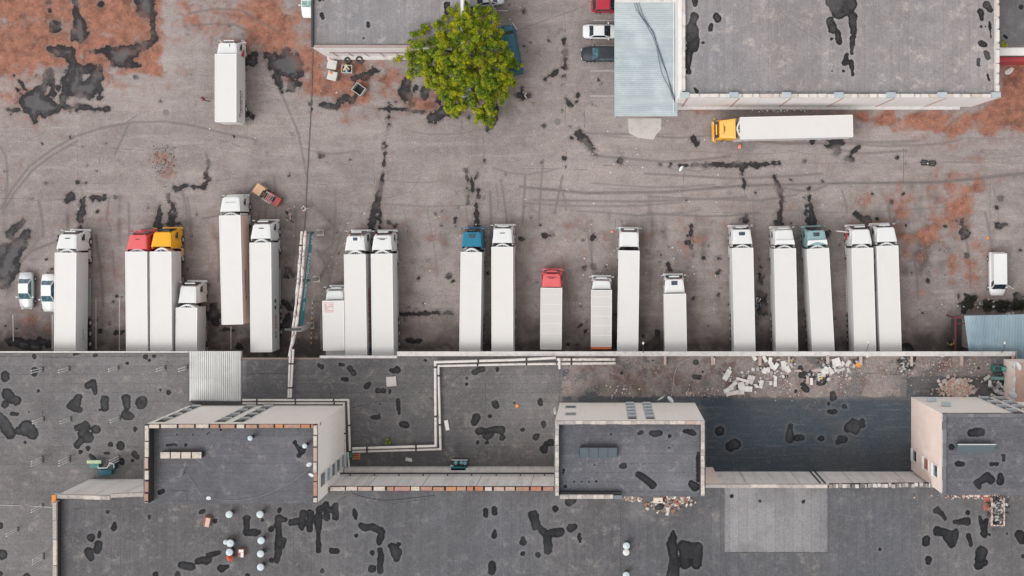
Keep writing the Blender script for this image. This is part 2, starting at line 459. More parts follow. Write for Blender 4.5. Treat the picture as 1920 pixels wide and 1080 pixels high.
def grid_surface(name, z, xs, ys, mat, wet=(), crack=(), soil=(), lite=(), blue=(), keep=None, parent=None, zfun=None, track=()):
    """xs, ys: sorted photo-pixel coordinates at height z"""
    xs = np.asarray(xs, dtype=np.float64); ys = np.asarray(ys, dtype=np.float64)
    PX, PY = np.meshgrid(xs, ys)
    k = (H - z) / F
    co = np.stack([(PX - VX) * k, -(PY - VY) * k, np.full(PX.shape, z)], -1)
    if zfun is not None: co[..., 2] += zfun(PX, PY)
    nx, ny = len(xs), len(ys)
    idx = np.arange(nx * ny).reshape(ny, nx)
    q = np.stack([idx[1:, :-1], idx[1:, 1:], idx[:-1, 1:], idx[:-1, :-1]], -1).reshape(-1, 4)
    if keep is not None:
        cx = (PX[1:, 1:] + PX[:-1, :-1]) / 2; cy = (PY[1:, 1:] + PY[:-1, :-1]) / 2
        q = q[keep(cx, cy).reshape(-1)]
    me = bpy.data.meshes.new(name)
    me.vertices.add(nx * ny); me.vertices.foreach_set("co", co.reshape(-1).astype(np.float32))
    me.loops.add(q.size); me.loops.foreach_set("vertex_index", q.reshape(-1).astype(np.int32))
    me.polygons.add(len(q)); me.polygons.foreach_set("loop_start", (np.arange(len(q)) * 4).astype(np.int32))
    me.polygons.foreach_set("loop_total", np.full(len(q), 4, dtype=np.int32))
    me.update(calc_edges=True)
    def put_attr(nm, v):
        a = me.attributes.new(nm, 'FLOAT', 'POINT'); a.data.foreach_set("value", v.reshape(-1).astype(np.float32))
    put_attr("wet", seg_field(PX, PY, wet, 14.0))
    put_attr("crack", seg_field(PX, PY, crack, 6.0))
    put_attr("track", seg_field(PX, PY, track, 8.0))
    put_attr("soil", soft_field(PX, PY, soil))
    put_attr("lite", soft_field(PX, PY, lite))
    put_attr("blue", soft_field(PX, PY, blue))
    me.materials.append(mat)
    return put(name, me, parent)
def sweep(a, b, step):
    return np.arange(a, b + step * .5, step)
# ======================= GROUND =======================
asphalt = surf_mat("asphalt_ground", (0.330, 0.282, 0.267), (0.250, 0.213, 0.204), grain=0.42, wamp=13.0, edge=2.2, wetc=(0.024, 0.023, 0.026), wetin=(0.048, 0.046, 0.050))
g_wet = [
 [(272,-5,20),(274,16,17),(285,28,8)],[(285,26,8),(287,50,5),(289,74,7),(276,84,9),(255,92,11),(238,100,17),(222,108,20),(205,95,9)],[(240,120,9),(262,124,3)],[(130,100,12),(120,96,9)],
 [(200,95,6),(180,97,3),(168,97,2)], [(140,0,3),(143,30,7),(150,45,14),(150,62,17),(135,72,5)],
 [(103,50,12)], [(95,18,4)], [(188,5,6)], [(90,5,4)],
 [(95,90,5),(110,97,13),(130,98,11),(138,122,9),(126,150,12)],
 [(92,135,7),(80,165,8),(62,190,22)], [(60,192,24),(85,200,20),(105,203,10)], [(45,180,6),(30,165,1.5)], [(52,172,3),(26,140,.8)],
 [(145,125,9),(140,165,16),(165,168,18),(185,140,11),(170,128,9),(150,130,10)], [(187,128,5),(187,180,6)],
 [(125,150,6),(122,180,9),(112,200,5)], [(62,210,14),(66,226,6)], [(97,140,4),(98,175,6)],
 [(14,207,3),(35,206,5)], [(122,203,5),(145,200,7),(180,204,4),(203,205,5)], [(115,155,3),(108,165,5)],
 [(515,120,15),(540,122,27),(555,135,14)], [(537,95,6),(540,110,14)], [(520,145,9),(528,165,4)], [(548,155,9),(562,160,5)],
 [(530,170,2),(550,170,3)], [(500,105,8),(515,110,12)],
 [(478,103,7),(472,115,11),(462,118,6)], [(463,216,5),(472,217,6)],
 [(665,147,7),(685,142,8),(702,132,7)], [(665,147,4),(669,158,3)], [(600,194,3),(630,200,6),(645,184,9),(662,190,6)], [(668,175,6),(662,190,5)],
 [(764,150,7),(758,174,12),(773,195,6)], [(778,166,5)], [(800,165,8),(797,176,11)], [(822,178,4),(823,192,5)], [(744,191,3)],
 [(730,200,5),(728,230,2),(722,270,1.6),(720,310,1.4),(716,340,3.2),(710,370,6),(702,395,7),(697,425,8)], [(710,375,4),(712,425,4)],
 [(728,204,3),(800,210,2)], [(811,222,12),(830,207,10),(855,212,8)], [(931,200,6),(930,222,6),(913,243,5)], [(880,222,5)], [(703,203,1),(728,205,2)],
 [(884,330,2),(886,360,3)], [(875,318,1.5),(877,345,2.5),(878,380,1.2)], [(897,358,4),(896,370,4)], [(893,380,4),(893,425,5)], [(907,300,1),(895,322,2),(886,350,2)],
 [(389,292,1.5),(390,308,2.2),(386,335,3.5),(391,337,4),(383,350,3.5),(345,349,1.5)], [(345,349,3.5),(328,355,6)], [(316,365,3.5),(318,378,2)],
 [(325,388,7),(322,417,8)], [(299,388,3),(296,424,9)], [(335,418,5)], [(130,372,9),(133,368,9)], [(158,370,3.5),(155,388,7),(150,405,8),(150,425,3)],
 [(172,373,4),(195,371,5)], [(217,370,4),(222,369,3)], [(85,343,1.5),(100,343,2)], [(145,342,2),(158,342,2)], [(57,372,2.5)],
 [(42,415,6),(18,440,9)], [(52,436,8),(40,455,14),(20,480,18),(8,510,20)], [(25,500,14),(10,530,12)], [(5,470,16)],
 [(603,291,5)], [(1083,250,7),(1095,262,9),(1108,272,6),(1114,290,4)], [(1070,258,4)], [(1057,298,4.5)], [(1163,302,7)], [(1162,286,2.5)],
 [(1060,315,2.2)], [(1257,309,2.2),(1330,309,4),(1385,310,6),(1462,307,3)], [(1390,318,4),(1396,345,2.2)], [(1396,348,3.5)], [(1238,310,2.5)],
 [(1299,261,5),(1304,270,5)], [(1450,330,3.5),(1460,348,4.5),(1466,372,4),(1463,400,5),(1461,420,9)], [(1518,353,3.2)], [(1518,365,3),(1521,395,6),(1523,424,9)],
 [(1511,385,2),(1513,412,3)], [(1523,264,6)], [(1563,268,10),(1575,265,9)], [(1568,285,7)], [(1552,273,5)], [(1610,276,4),(1598,286,3)], [(1585,299,4),(1598,299,6)],
 [(1446,306,4),(1460,304,2)], [(1508,302,3)], [(1680,296,3.5)], [(1672,379,5)], [(1484,336,1.5)], [(1398,406,4),(1397,412,7)],
 [(1062,185,4),(1070,197,5)], [(1083,176,1.5),(1081,190,3)], [(1058,72,2),(1057,82,4)], [(1059,95,4),(1059,125,5)], [(1023,147,4),(1045,132,4)], [(1057,143,3.5)],
 [(1020,235,3)], [(982,22,3)], [(984,86,3)], [(972,178,7),(982,180,6)], [(978,168,6)], [(1003,193,2.5)],
 [(1022,443,6),(1032,442,4)], [(977,448,3)], [(1112,446,6)], [(1095,501,5.5)], [(1112,501,5.5)], [(1138,500,2)], [(1253,497,3),(1254,503,3)],
 [(1296,424,3),(1294,440,4),(1291,460,2)], [(1318,482,4.5)], [(1347,485,4)], [(1286,455,4)], [(1425,485,1),(1425,500,2.5)], [(1426,515,4),(1428,530,3)],
 [(1427,548,6),(1432,570,10),(1430,583,8)], [(1550,440,8)], [(1607,403,6),(1625,412,9)], [(1645,413,5)], [(730,418,4),(740,425,6)],
 [(843,518,5)], [(540,505,6),(536,518,5)], [(552,515,4.5)], [(552,565,5),(551,585,3)], [(533,568,6),(545,578,6)], [(543,592,7),(536,610,9)],
 [(1233,622,4),(1232,645,10),(1210,655,9)], [(1100,603,4)], [(1098,622,6)], [(1345,510,6)], [(1290,440,3),(1300,480,3)],
 [(1806,428,6),(1812,440,6)], [(1873,422,8),(1885,420,3)], [(1868,390,3)], [(1875,373,6)], [(1820,560,8),(1808,575,10)], [(1855,572,9),(1890,574,9),(1935,570,10)],
 [(1910,555,9)], [(1797,553,4)], [(1812,478,5)], [(1620,655,12),(1700,655,12)], [(20,640,10),(70,652,12)], [(75,640,8),(100,645,8)],
 [(400,590,14),(400,575,10)], [(405,607,8)], [(440,620,5),(423,618,5)], [(450,650,7)], [(187,620,4)], [(218,625,4),(232,622,4)], [(733,590,3),(845,587,4)], [(765,640,4),(785,641,4)],
 [(1055,160,2)], [(1740,430,2)], [(1805,415,4),(1806,445,6)], [(1740,525,3)], [(1300,560,3)], [(1090,575,2)],
]
g_crack = [
 [(215,255),(230,235),(262,212),(300,203)], [(586,100),(584,180),(579,270),(573,380)], [(130,272),(270,282),(430,265),(480,290),(560,297),(660,310)],
 [(100,455),(60,470),(32,500)], [(112,410),(80,440),(35,495)], [(115,380),(150,343)], [(190,345),(186,300),(190,275)],
 [(0,372),(130,374),(220,372)], [(75,343),(250,345)], [(145,270),(146,340)], [(960,315),(1100,318)], [(975,350),(1100,362),(1250,360),(1400,348),(1600,343),(1750,342),(1830,335),(1920,325)],
 [(1000,355),(1120,355),(1280,352),(1440,346)], [(1130,310),(1250,309)], [(1270,309),(1900,303)], [(1694,270),(1694,345)], [(1396,355),(1399,425)], [(1378,335),(1375,395)],
 [(1283,320),(1277,398)], [(1057,0),(1060,60)], [(1066,150),(1083,190),(1100,230)], [(1054,330),(1040,400)], [(866,225),(866,242),(900,250)], [(703,204),(620,190),(574,176),(480,158)],
 [(800,210),(703,203)], [(560,170),(556,250)], [(905,250),(908,290),(905,300)], [(355,127),(362,150)], [(330,138),(400,143)], [(390,340),(480,330)],
 [(700,300),(702,345)], [(780,300),(790,330),(770,360),(720,372)], [(1200,395),(1230,395)], [(1165,405),(1168,425)], [(1153,406),(1155,430)],
 [(1270,400),(1370,398)], [(610,470),(640,440),(660,400)], [(595,435),(650,435)], [(600,470),(620,515)], [(480,345),(430,400),(380,410)], [(740,440),(760,520)],
 [(1690,345),(1560,343)], [(1110,425),(1110,500)], [(1060,200),(1062,300)], [(1097,170),(1096,240)], [(960,60),(1060,25),(1100,10)],
]
for cx, cy, r in ((311,211,5.5),(606,352,0),(1045,228,6),(295,97,5),(540,205,0)):
    if r: g_crack.append([(cx + r*math.cos(t*.45), cy + r*math.sin(t*.45)) for t in range(15)])
g_crack.append([(596,347),(612,346),(613,356),(597,357),(596,347)])
g_crack.append([(2,347),(10,347),(10,358),(2,358),(2,347)])
# tyre marks
g_track = [
 [(0,275),(10,290),(14,320),(14,350),(8,395)], [(2,392),(22,355),(55,312),(95,282),(140,256),(190,240),(250,229),(310,228),(360,235),(420,250),(480,262)],
 [(4,400),(28,360),(62,318),(100,290),(145,264)], [(355,25),(400,17),(450,18),(520,60)], [(360,48),(400,45),(440,46),(470,60)], [(975,350,.5),(1100,362,1),(1250,360,1),(1400,348,1),(1600,343,0),(1750,342,1),(1830,335,1),(1920,325,1)],
 [(1000,375),(1200,378),(1400,370)], [(600,395),(640,440),(630,470),(600,520)], [(595,470),(612,500),(622,540)], [(625,490),(618,530),(610,560)], [(1055,330),(1040,400)], [(1018,300),(1010,420)], [(985,330),(980,420)],
 [(205,370),(200,410),(208,430)], [(212,470),(214,520)], [(180,440),(190,520)], [(480,345),(430,400),(380,410)], [(100,455),(60,470),(32,500)], [(240,235),(215,290)], [(490,100),(530,180),(560,250),(575,330)]]
for k in range(46):
    x0 = rnd.uniform(20, 1900); y0 = rnd.uniform(330, 500); l_ = rnd.uniform(40, 140); s_ = rnd.uniform(-.12, .12); q_ = rnd.uniform(-1.5, .8)
    g_track.append([(x0 + s_ * t * l_ + 6 * math.sin(t * 2), y0 + t * l_, q_) for t in (0, .33, .66, 1)])
for k in range(26):
    x0 = rnd.uniform(560, 1800); y0 = rnd.uniform(235, 410); l_ = rnd.uniform(80, 380); q_ = rnd.uniform(-1.8, .4)
    g_track.append([(x0 + t * l_, y0 + rnd.uniform(-3, 3) + 9 * math.sin(t * 3), q_) for t in (0, .25, .5, .75, 1)])
# oil drips
for k in range(420):
    x = rnd.uniform(0, 1920); y = rnd.choice((rnd.uniform(0, 655), rnd.uniform(400, 655)))
    g_wet.append([(x, y, rnd.uniform(-1.2, 1.2) + (rnd.random() < .12) * 1.8), (x + rnd.uniform(-3, 3), y + rnd.uniform(-4, 4), rnd.uniform(-1.6, 1.0))])
g_soil = [(1500,450,200,100,.10),(1200,420,160,110,.08),(760,470,90,90,.10),(1000,520,60,60,.10),(300,500,60,120,.12), ('box', -400, -400, 292, 134, 1.0, 34), (330,20,60,60,.35), (470,20,90,60,.62), (560,95,60,60,.70), (500,60,60,50,.55), (470,85,25,25,.3), (640,150,75,42,.68), (730,160,70,42,.50),
 (810,200,60,26,.45), (610,180,40,30,.4), (20,170,60,40,.42), (95,190,70,50,.25), (200,150,40,30,.35), (225,205,70,30,.18), (1650,220,120,17,.58), (1885,190,60,45,.95), (1800,232,90,28,.5), (1905,130,28,70,.95),
 (1720,235,70,22,.35), (1900,230,60,30,.4), (1720,400,90,60,.30), (1790,360,60,45,.28), (1690,410,60,35,.22), (1640,420,50,40,.20), (1800,420,30,80,.30), (1828,510,26,55,.50), (1730,500,60,60,.28), (1860,330,60,60,.15),
 (1780,280,60,30,.28), (1300,206,45,9,.5), (1180,120,15,30,.15), (305,290,24,14,.42), (308,315,32,16,.40), (310,300,26,26,.16), (60,600,60,55,.35), (210,500,40,110,.28), (110,400,70,60,.16), (400,460,16,80,.35),
 (600,432,16,14,.4), (800,420,120,60,.16), (1030,440,90,60,.15), (1300,450,80,90,.17), (1180,160,30,30,.12), (30,330,40,60,.2), (300,120,60,60,.3), (1100,480,60,80,.12), (890,160,60,60,.4), (680,225,100,14,.18), (40,225,80,20,.2)]
g_lite = [(302,285,16,16,-.8), (310,318,20,10,-.5), (575,90,40,40,-.15), (455,75,30,30,-.3), ('box', -50, 600, 1010, 700, -.72, 80), ('box', 1010, 615, 1800, 700, -.66, 60), ('box', -50, 640, 1800, 700, -.5, 16), (20,470,60,90,-.45), (560,420,110,90,-.30), (540,520,70,110,-.35), (540,640,90,60,-.5), (430,360,50,40,-.25), (70,640,90,40,-.7), (620,520,40,90,-.3),  # boxes darken the bays towards the dock: grime plus painted-in contact shade
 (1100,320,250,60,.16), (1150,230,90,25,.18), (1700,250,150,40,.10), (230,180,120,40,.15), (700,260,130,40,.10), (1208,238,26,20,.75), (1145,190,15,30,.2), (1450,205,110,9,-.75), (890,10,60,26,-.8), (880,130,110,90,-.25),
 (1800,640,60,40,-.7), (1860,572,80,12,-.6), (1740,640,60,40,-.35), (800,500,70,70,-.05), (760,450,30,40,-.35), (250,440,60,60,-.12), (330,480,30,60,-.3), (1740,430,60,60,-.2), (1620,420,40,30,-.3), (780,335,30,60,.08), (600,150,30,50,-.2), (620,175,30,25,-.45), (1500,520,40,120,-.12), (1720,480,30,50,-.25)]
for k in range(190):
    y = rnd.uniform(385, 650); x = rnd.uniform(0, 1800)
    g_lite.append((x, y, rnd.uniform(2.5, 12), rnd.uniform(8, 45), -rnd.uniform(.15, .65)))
for k in range(90):
    g_lite.append((rnd.uniform(0, 1920), rnd.uniform(0, 420), rnd.uniform(10, 70), rnd.uniform(5, 30), rnd.uniform(-.35, .22)))
for k in range(60):
    g_lite.append((rnd.uniform(0, 290), rnd.uniform(0, 135), rnd.uniform(4, 16), rnd.uniform(4, 14), -rnd.uniform(.1, .6)))
    g_soil.append((rnd.uniform(0, 330), rnd.uniform(0, 150), rnd.uniform(4, 20), rnd.uniform(4, 14), rnd.uniform(-.55, .2)))
for k in range(46):
    g_lite.append((rnd.gauss(1740, 60), rnd.gauss(440, 60), rnd.uniform(3, 10), rnd.uniform(6, 22), -rnd.uniform(.2, .7)))
    g_soil.append((rnd.gauss(1740, 70), rnd.gauss(430, 60), rnd.uniform(4, 14), rnd.uniform(8, 26), rnd.uniform(-.3, .35)))
for k in range(60):
    g_wet.append([(rnd.uniform(20, 1800), rnd.uniform(400, 640), rnd.uniform(-2.5, 1.5))] * 1)
xs = np.concatenate([[-60000, -9000, -2500, -900, -500], sweep(-300, 2200, 2.0), [2400, 2900, 4500, 12000, 60000]])
ys = np.concatenate([[-60000, -9000, -2500, -900, -500], sweep(-300, 700, 2.0), [900, 1400, 2600, 12000, 60000]])
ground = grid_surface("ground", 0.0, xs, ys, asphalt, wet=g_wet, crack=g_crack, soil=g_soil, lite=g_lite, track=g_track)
tag(ground, "worn grey asphalt yard with oil stains, cracks and red soil patches", None, None, "structure")

# painted bay lines
lm = paint("worn_line_paint", (0.62, 0.60, 0.57), 0.8, 0.6, (0.33, 0.29, 0.27), 1.8, ramp=(0.3, 0.6))
mk = MB()
for (x0, y0, x1, y1, wd) in [(180,560,180,655,.12),(224,560,224,657,.12),(433,612,433,655,.12),(24,590,25,640,.12),(98,590,98,655,.12),(1112,38,1153,38.5,.1),(1107,133,1153,133,.1),
                             (1107,180,1153,180,.1),(1110,85,1153,85,.1),(927,19.5,952,20,.1),(602,655,602,590,.06)]:
    a = W(x0, y0); b = W(x1, y1); d = b - a
    mk.obox(((a.x + b.x) / 2, (a.y + b.y) / 2, 0.005), (d.length, wd, 0.002), math.atan2(d.y, d.x))
tag(mk.build("painted_marking", lm), "worn white parking bay lines on the asphalt", None, None, "structure")

# concrete apron south of the blue canopy
ap = [(1177,222),(1240,222),(1240,243),(1232,250),(1225,262),(1195,258),(1180,250)]
cm = paint("apron_concrete", (0.60, 0.54, 0.51), .9, .6, (0.33, 0.28, 0.26), 1.2)
mb = MB(); P = [W(*p) for p in ap]
mb.prism([(p.x, p.y) for p in P][::-1], 0.002, 0.06)
tag(mb.build("loading_apron", cm), "pale broken concrete apron in front of the pale blue metal canopy", None, None, "structure")

# ======================= BUILDINGS =======================
felt_kw = dict(soilc=(0.29, 0.245, 0.232), soil2=(0.215, 0.18, 0.172), ring=0.14, edge=1.0, wamp=5.5)
low_felt = surf_mat("low_roof_felt", (0.165, 0.155, 0.155), (0.125, 0.12, 0.125), grain=0.36, wetc=(0.030, 0.030, 0.033), wetin=(0.050, 0.050, 0.053), bluec=(0.052, 0.070, 0.086), rolls=1.05, rollax=1, **felt_kw)
high_felt = surf_mat("high_roof_felt", (0.150, 0.144, 0.148), (0.112, 0.108, 0.114), grain=0.30, wetc=(0.016, 0.017, 0.019), wetin=(0.026, 0.026, 0.029), bluec=(0.10, 0.115, 0.14), rolls=1.0, rollax=0, **felt_kw)
tower_felt = surf_mat("tower_roof_felt", (0.15, 0.147, 0.16), (0.118, 0.118, 0.13), grain=0.30, wetc=(0.020, 0.020, 0.023), wetin=(0.034, 0.034, 0.037), bluec=(0.10, 0.12, 0.145), rolls=1.0, rollax=1, **felt_kw)
shed_felt = surf_mat("pale_roof_felt", (0.30, 0.275, 0.275), (0.245, 0.23, 0.235), grain=0.28, wetc=(0.022, 0.022, 0.024), wetin=(0.05, 0.047, 0.048), bluec=(0.19, 0.21, 0.25), rolls=1.0, rollax=0, **felt_kw)
plaster = wall_mat("cream_plaster", (0.93, 0.88, 0.83), (0.74, 0.66, 0.60), dirt=0.25)
pinkpl = wall_mat("pink_plaster", (0.84, 0.68, 0.61), (0.66, 0.48, 0.41), dirt=0.3, warm=(0.86, 0.77, 0.72))
panelw = wall_mat("concrete_panel", (0.82, 0.79, 0.775), (0.52, 0.48, 0.46), joint=6.0, dirt=0.7)
whitew = wall_mat("white_render", (0.78, 0.75, 0.73), (0.55, 0.49, 0.46), dirt=0.35)
dockw = wall_mat("dock_wall", (0.30, 0.27, 0.26), (0.18, 0.16, 0.15), dirt=0.6)
ledge = wall_mat("concrete_ledge", (0.66, 0.63, 0.61), (0.36, 0.33, 0.315), dirt=0.6)
brick_or = island_mat("brick_coping", [(0.46, 0.19, 0.11), (0.42, 0.24, 0.18), (0.55, 0.25, 0.12), (0.48, 0.34, 0.28), (0.40, 0.22, 0.16), (0.44, 0.30, 0.25), (0.58, 0.50, 0.44)], scale=3.0)
brick_pale = island_mat("pale_coping", [(0.50, 0.44, 0.40), (0.55, 0.48, 0.43), (0.47, 0.40, 0.36), (0.60, 0.52, 0.46), (0.52, 0.38, 0.31), (0.42, 0.38, 0.36)], scale=3.5)
tile_mix = island_mat("mixed_coping_tile", [(0.68, 0.64, 0.60), (0.60, 0.50, 0.44), (0.66, 0.60, 0.56), (0.60, 0.54, 0.49), (0.66, 0.62, 0.58)], scale=2.0, grime=0.25)
darkgap = paint("dark_bitumen", (0.035, 0.034, 0.036), 0.8, 0.3)
redpanel = wall_mat("brown_tile_panel", (0.17, 0.085, 0.075), (0.30, 0.22, 0.19), dirt=0.5)
winglass = glass_mat("window_glass", (0.03, 0.04, 0.05), 0.12)
bluegl = glass_mat("pale_window_glass", (0.16, 0.21, 0.25), 0.15)
frame_w = paint("white_frame", (0.70, 0.70, 0.69), 0.5, 0.25)
galv = paint("galvanised_metal", (0.50, 0.55, 0.58), 0.45, 0.3, scale=3.0)
blue_tin = corr_mat("pale_blue_sheet", (0.44, 0.49, 0.50), (0.33, 0.395, 0.43), axis=1)
teal_tin = corr_mat("blue_sheet", (0.32, 0.41, 0.46), (0.22, 0.32, 0.39), rust=0.5, axis=0)
grey_tin = corr_mat("grey_asbestos_sheet", (0.72, 0.71, 0.69), (0.56, 0.56, 0.55), rust=0.8, axis=0)
plank = paint("dark_metal", (0.05, 0.05, 0.055), 0.6, 0.3)

def coping(a, b, wd, z0, z1, seg, gap, mat, name, parent, jitter=.02, gapmat=None):
    """broken coping blocks on a parapet from a to b (x,y)"""
    a = Vector((a[0], a[1])); b = Vector((b[0], b[1])); d = b - a; ln = d.length; d.normalize()
    ang = math.atan2(d.y, d.x); t = 0; mb = MB()
    while t < ln - .05:
        s = min(seg * rnd.uniform(.6, 1.3), ln - t)
        c = a + d * (t + s / 2)
        mb.obox((c.x + rnd.uniform(-jitter, jitter), c.y + rnd.uniform(-jitter, jitter), (z0 + z1) / 2 + rnd.uniform(-jitter, jitter)), (max(.05, s - (gap if rnd.random() < .8 else .03)), wd * rnd.uniform(.94, 1.0), z1 - z0), ang)
        t += s
    o = mb.build(name, mat, parent)
    if gapmat:
        c = (a + b) / 2
        MB().obox((c.x, c.y, z0 - .06), (ln, wd * .98, .3), ang).build("parapet", gapmat, parent)
    return o

def Z(px, py, z): p = W(px, py, z); return p.x, p.y

# ---- low dock warehouse (roof at 5.5 m) ----
wh = thing("warehouse", (0, 0, 0), 0, "long low warehouse with patched grey felt roof where the trucks are docked", "warehouse")
low_wet = [[(10,704,8),(10,708,8)],[(65,694,6),(65,701,5)],[(14,738,11),(22,750,9)],[(30,752,10)],[(10,758,8)],[(22,776,4),(32,776,4)],[(55,773,2.5)],[(72,733,3.5)],[(0,780,8),(8,795,12),(18,812,12)],
 [(50,803,16),(60,812,12)],[(35,808,8)],[(165,722,7),(175,718,7),(178,735,6)],[(148,745,8),(140,760,12)],[(130,762,6),(150,768,6)],[(196,750,9),(196,764,8)],[(187,768,3)],
 [(237,748,9),(238,762,7)],[(235,778,9),(244,780,8)],[(265,752,11),(265,757,11)],[(255,758,3)],[(145,802,7),(160,800,10),(152,815,8)],[(180,805,9)],[(165,820,11)],[(152,826,7),(145,834,7)],[(253,805,4.5)],[(301,731,3.5)],[(316,736,5)],
 [(64,668,4)],[(140,664,3),(150,663,2)],[(178,666,5)],[(273,669,4)],[(289,669,4.5)],[(281,675,3)],[(238,681,4)],[(235,663,2)],[(206,833,6)],[(226,836,8)],[(152,848,4)],[(170,855,4),(175,860,5)],[(196,850,2),(205,850,2)],[(222,852,2)],[(252,850,5),(258,858,5)],[(228,866,7)],[(248,865,4)],[(165,840,5)],[(47,830,3)],
 [(0,985,6)],[(4,1040,10)],[(0,1075,5)],[(50,1080,6)],
 [(597,684,5),(602,687,5)],[(638,684,3.5),(643,684,3.5)],[(656,690,5),(663,700,5)],[(643,711,4),(650,713,4)],[(687,725,5),(692,720,4)],[(733,695,4),(745,694,7)],[(708,732,5),(720,733,5)],[(731,732,3),(731,737,3)],[(747,750,4),(747,760,4),(748,776,3)],[(713,757,3)],
 [(695,783,3),(711,782,5)],[(712,776,3)],[(756,795,7),(760,797,7)],[(797,676,3.5)],[(890,697,6),(904,692,6)],[(933,692,4),(932,696,3)],[(875,721,4)],[(876,709,2)],[(928,755,6),(931,762,6)],[(893,783,8),(889,793,6)],[(918,781,3.5)],[(897,808,7),(915,806,5),(940,806,8)],[(912,818,7),(920,815,7)],[(896,830,4)],[(912,830,4)],[(942,822,6)],
 [(703,793,2)],[(1013,752,5),(1014,758,5)],[(1019,793,5),(1020,800,4)],[(980,806,4)],[(1005,820,7)],[(1020,842,8),(1023,832,4)],[(1032,830,7)],[(1010,815,3)],[(964,755,3)],[(1022,724,0)],
 [(1165,699,4)],[(1305,679,5)],[(1303,706,5),(1311,707,4)],[(1318,697,3)],[(1224,676,2)],[(1562,740,6),(1563,745,7)],[(1505,722,6),(1512,730,6)],[(1540,715,9),(1548,708,6)],[(1492,733,4)],[(1584,762,5),(1588,764,3)],[(1553,772,3),(1565,772,5)],[(1553,757,3)],[(1600,800,15),(1590,803,9)],[(1616,790,5),(1618,797,5)],
 [(1482,798,5),(1480,822,9)],[(1502,820,6)],[(1495,822,7)],[(1539,822,6)],[(1575,822,5),(1583,824,6),(1570,830,4)],[(1378,833,12),(1370,837,10)],[(1350,808,9)],[(1502,703,6),(1520,706,8)],[(1500,690,5)],[(1475,705,4)],[(1360,700,4)],[(1425,690,4)],[(1550,690,3)],[(1835,690,1.5)],[(1765,694,2)]]
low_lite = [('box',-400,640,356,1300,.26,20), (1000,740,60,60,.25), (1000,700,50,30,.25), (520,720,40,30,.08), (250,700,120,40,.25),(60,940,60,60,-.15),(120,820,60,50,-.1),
 (1500,720,160,30,.25),('box',1676,706,1700,745,.35,2),('box',1700,708,1840,745,-.25,3),(760,860,120,30,-.35),(870,850,90,40,-.3),(300,930,90,30,-.1),(1380,720,50,25,.15),(450,690,6,30,.9),('box',452,675,462,735,.7,2),('box',1390,650,1060,700,0,2)]  # dark blobs between the towers: shade of the walls painted into the felt
low_soil = [('box',1053,660,1690,744,.75,6),('box',1690,660,1860,706,.72,6),(1330,690,60,20,.2),(1480,735,90,18,.2)]
low_blue = [('box',1085,736,1372,760,.75,2),('box',1055,684,1071,750,.75,2),('box',1700,705,1713,740,.6,2),('box',1243,722,1301,737,.6,2),('box',1318,747,1722,900,1.05,14),('box',457,675,552,760,.35,10),(600,690,60,40,.25),(730,850,120,50,.3),('box',1557,727,1590,744,.45,3),('box',1522,660,1533,700,.45,2),('box',1595,690,1610,712,.4,2)]
low_crack = [[(1050,668),(1048,760),(1046,880)],[(355,660),(355,750)],[(0,668),(120,670),(250,668),(352,684)],[(82,660),(80,780)],[(0,865),(26,865)],[(0,820),(60,822)],[(660,765),(720,750),(790,742),(810,760)],[(800,738),(812,750),(800,745)],[(910,720),(911,790)],[(880,690),(840,720),(830,725)],[(470,700),(540,700)],[(1145,672),(1143,750)],[(1320,675),(1322,745)],[(1620,700),(1690,702)],[(600,672),(720,735)],
 [(1470,800),(1500,785),(1480,830)],[(1550,800),(1560,830),(1600,830)],[(1480,770),(1470,830)]]
def low_keep(cx, cy):
    k = (cy > 659.0)
    k &= ~((cx > 354) & (cx < 452) & (cy < 751))
    k &= ~((cx > 452) & (cx < 600) & (cy < 671))
    k &= ~((cx >= 600) & (cx < 745) & (cy < 668))
    k &= ~((cx > 1905) & (cy < 745) & (cy > 0) & (cx > 1914) & False)
    return k
grid_surface("roof", 5.5, sweep(-300, 1907, 2.0), sweep(658, 1300, 2.0), low_felt, wet=low_wet, crack=low_crack, lite=low_lite, soil=low_soil, blue=low_blue, keep=low_keep, parent=wh)
x0, yN = Z(-300, 659, 5.5); x1 = Z(1907, 659, 5.5)[0]; xa = Z(354, 0, 5.5)[0]; xb = Z(452, 0, 5.5)[0]; xc = Z(600, 0, 5.5)[0]; xd = Z(745, 0, 5.5)[0]
y671 = Z(0, 671.2, 5.5)[1]; y668 = Z(0, 668.2, 5.5)[1]; yS = Z(0, 1300, 5.5)[1]
mb = MB()
mb.box(x0, yN - 3.0, 5.25, xa, yN - .02, 5.49); mb.box(xb + .01, y671 - 2.5, 5.25, xc, y671 - .02, 5.49); mb.box(xc + .001, y668 - 2.7, 5.25, xd, y668 - .02, 5.49); mb.box(xd + .001, yN - 3.0, 5.25, x1, yN - .02, 5.49)
mb.build("canopy_slab", ledge, wh)
MB().box(x0, yS, 0, x1, -17.0, 5.24).build("wall", dockw, wh)
mb = MB(); mb.box(xd, yN - .52, 5.52, x1 - .3, yN + .02, 5.74)
mb.build("ledge", ledge, wh)
mb = MB(); mb.box(x0, yN - .12, 5.51, xa - .02, yN + .03, 5.62); mb.box(xc + .01, y668 - .2, 5.51, xd - .02, y668 + .1, 5.66)
mb.build("ledge", ledge, wh)
MB().box(xb + .05, y671 - .15, 5.51, xc, y671 + .03, 5.62).build("ledge", paint("rusty_edge", (0.28, 0.19, 0.17), 0.8, 0.5), wh)
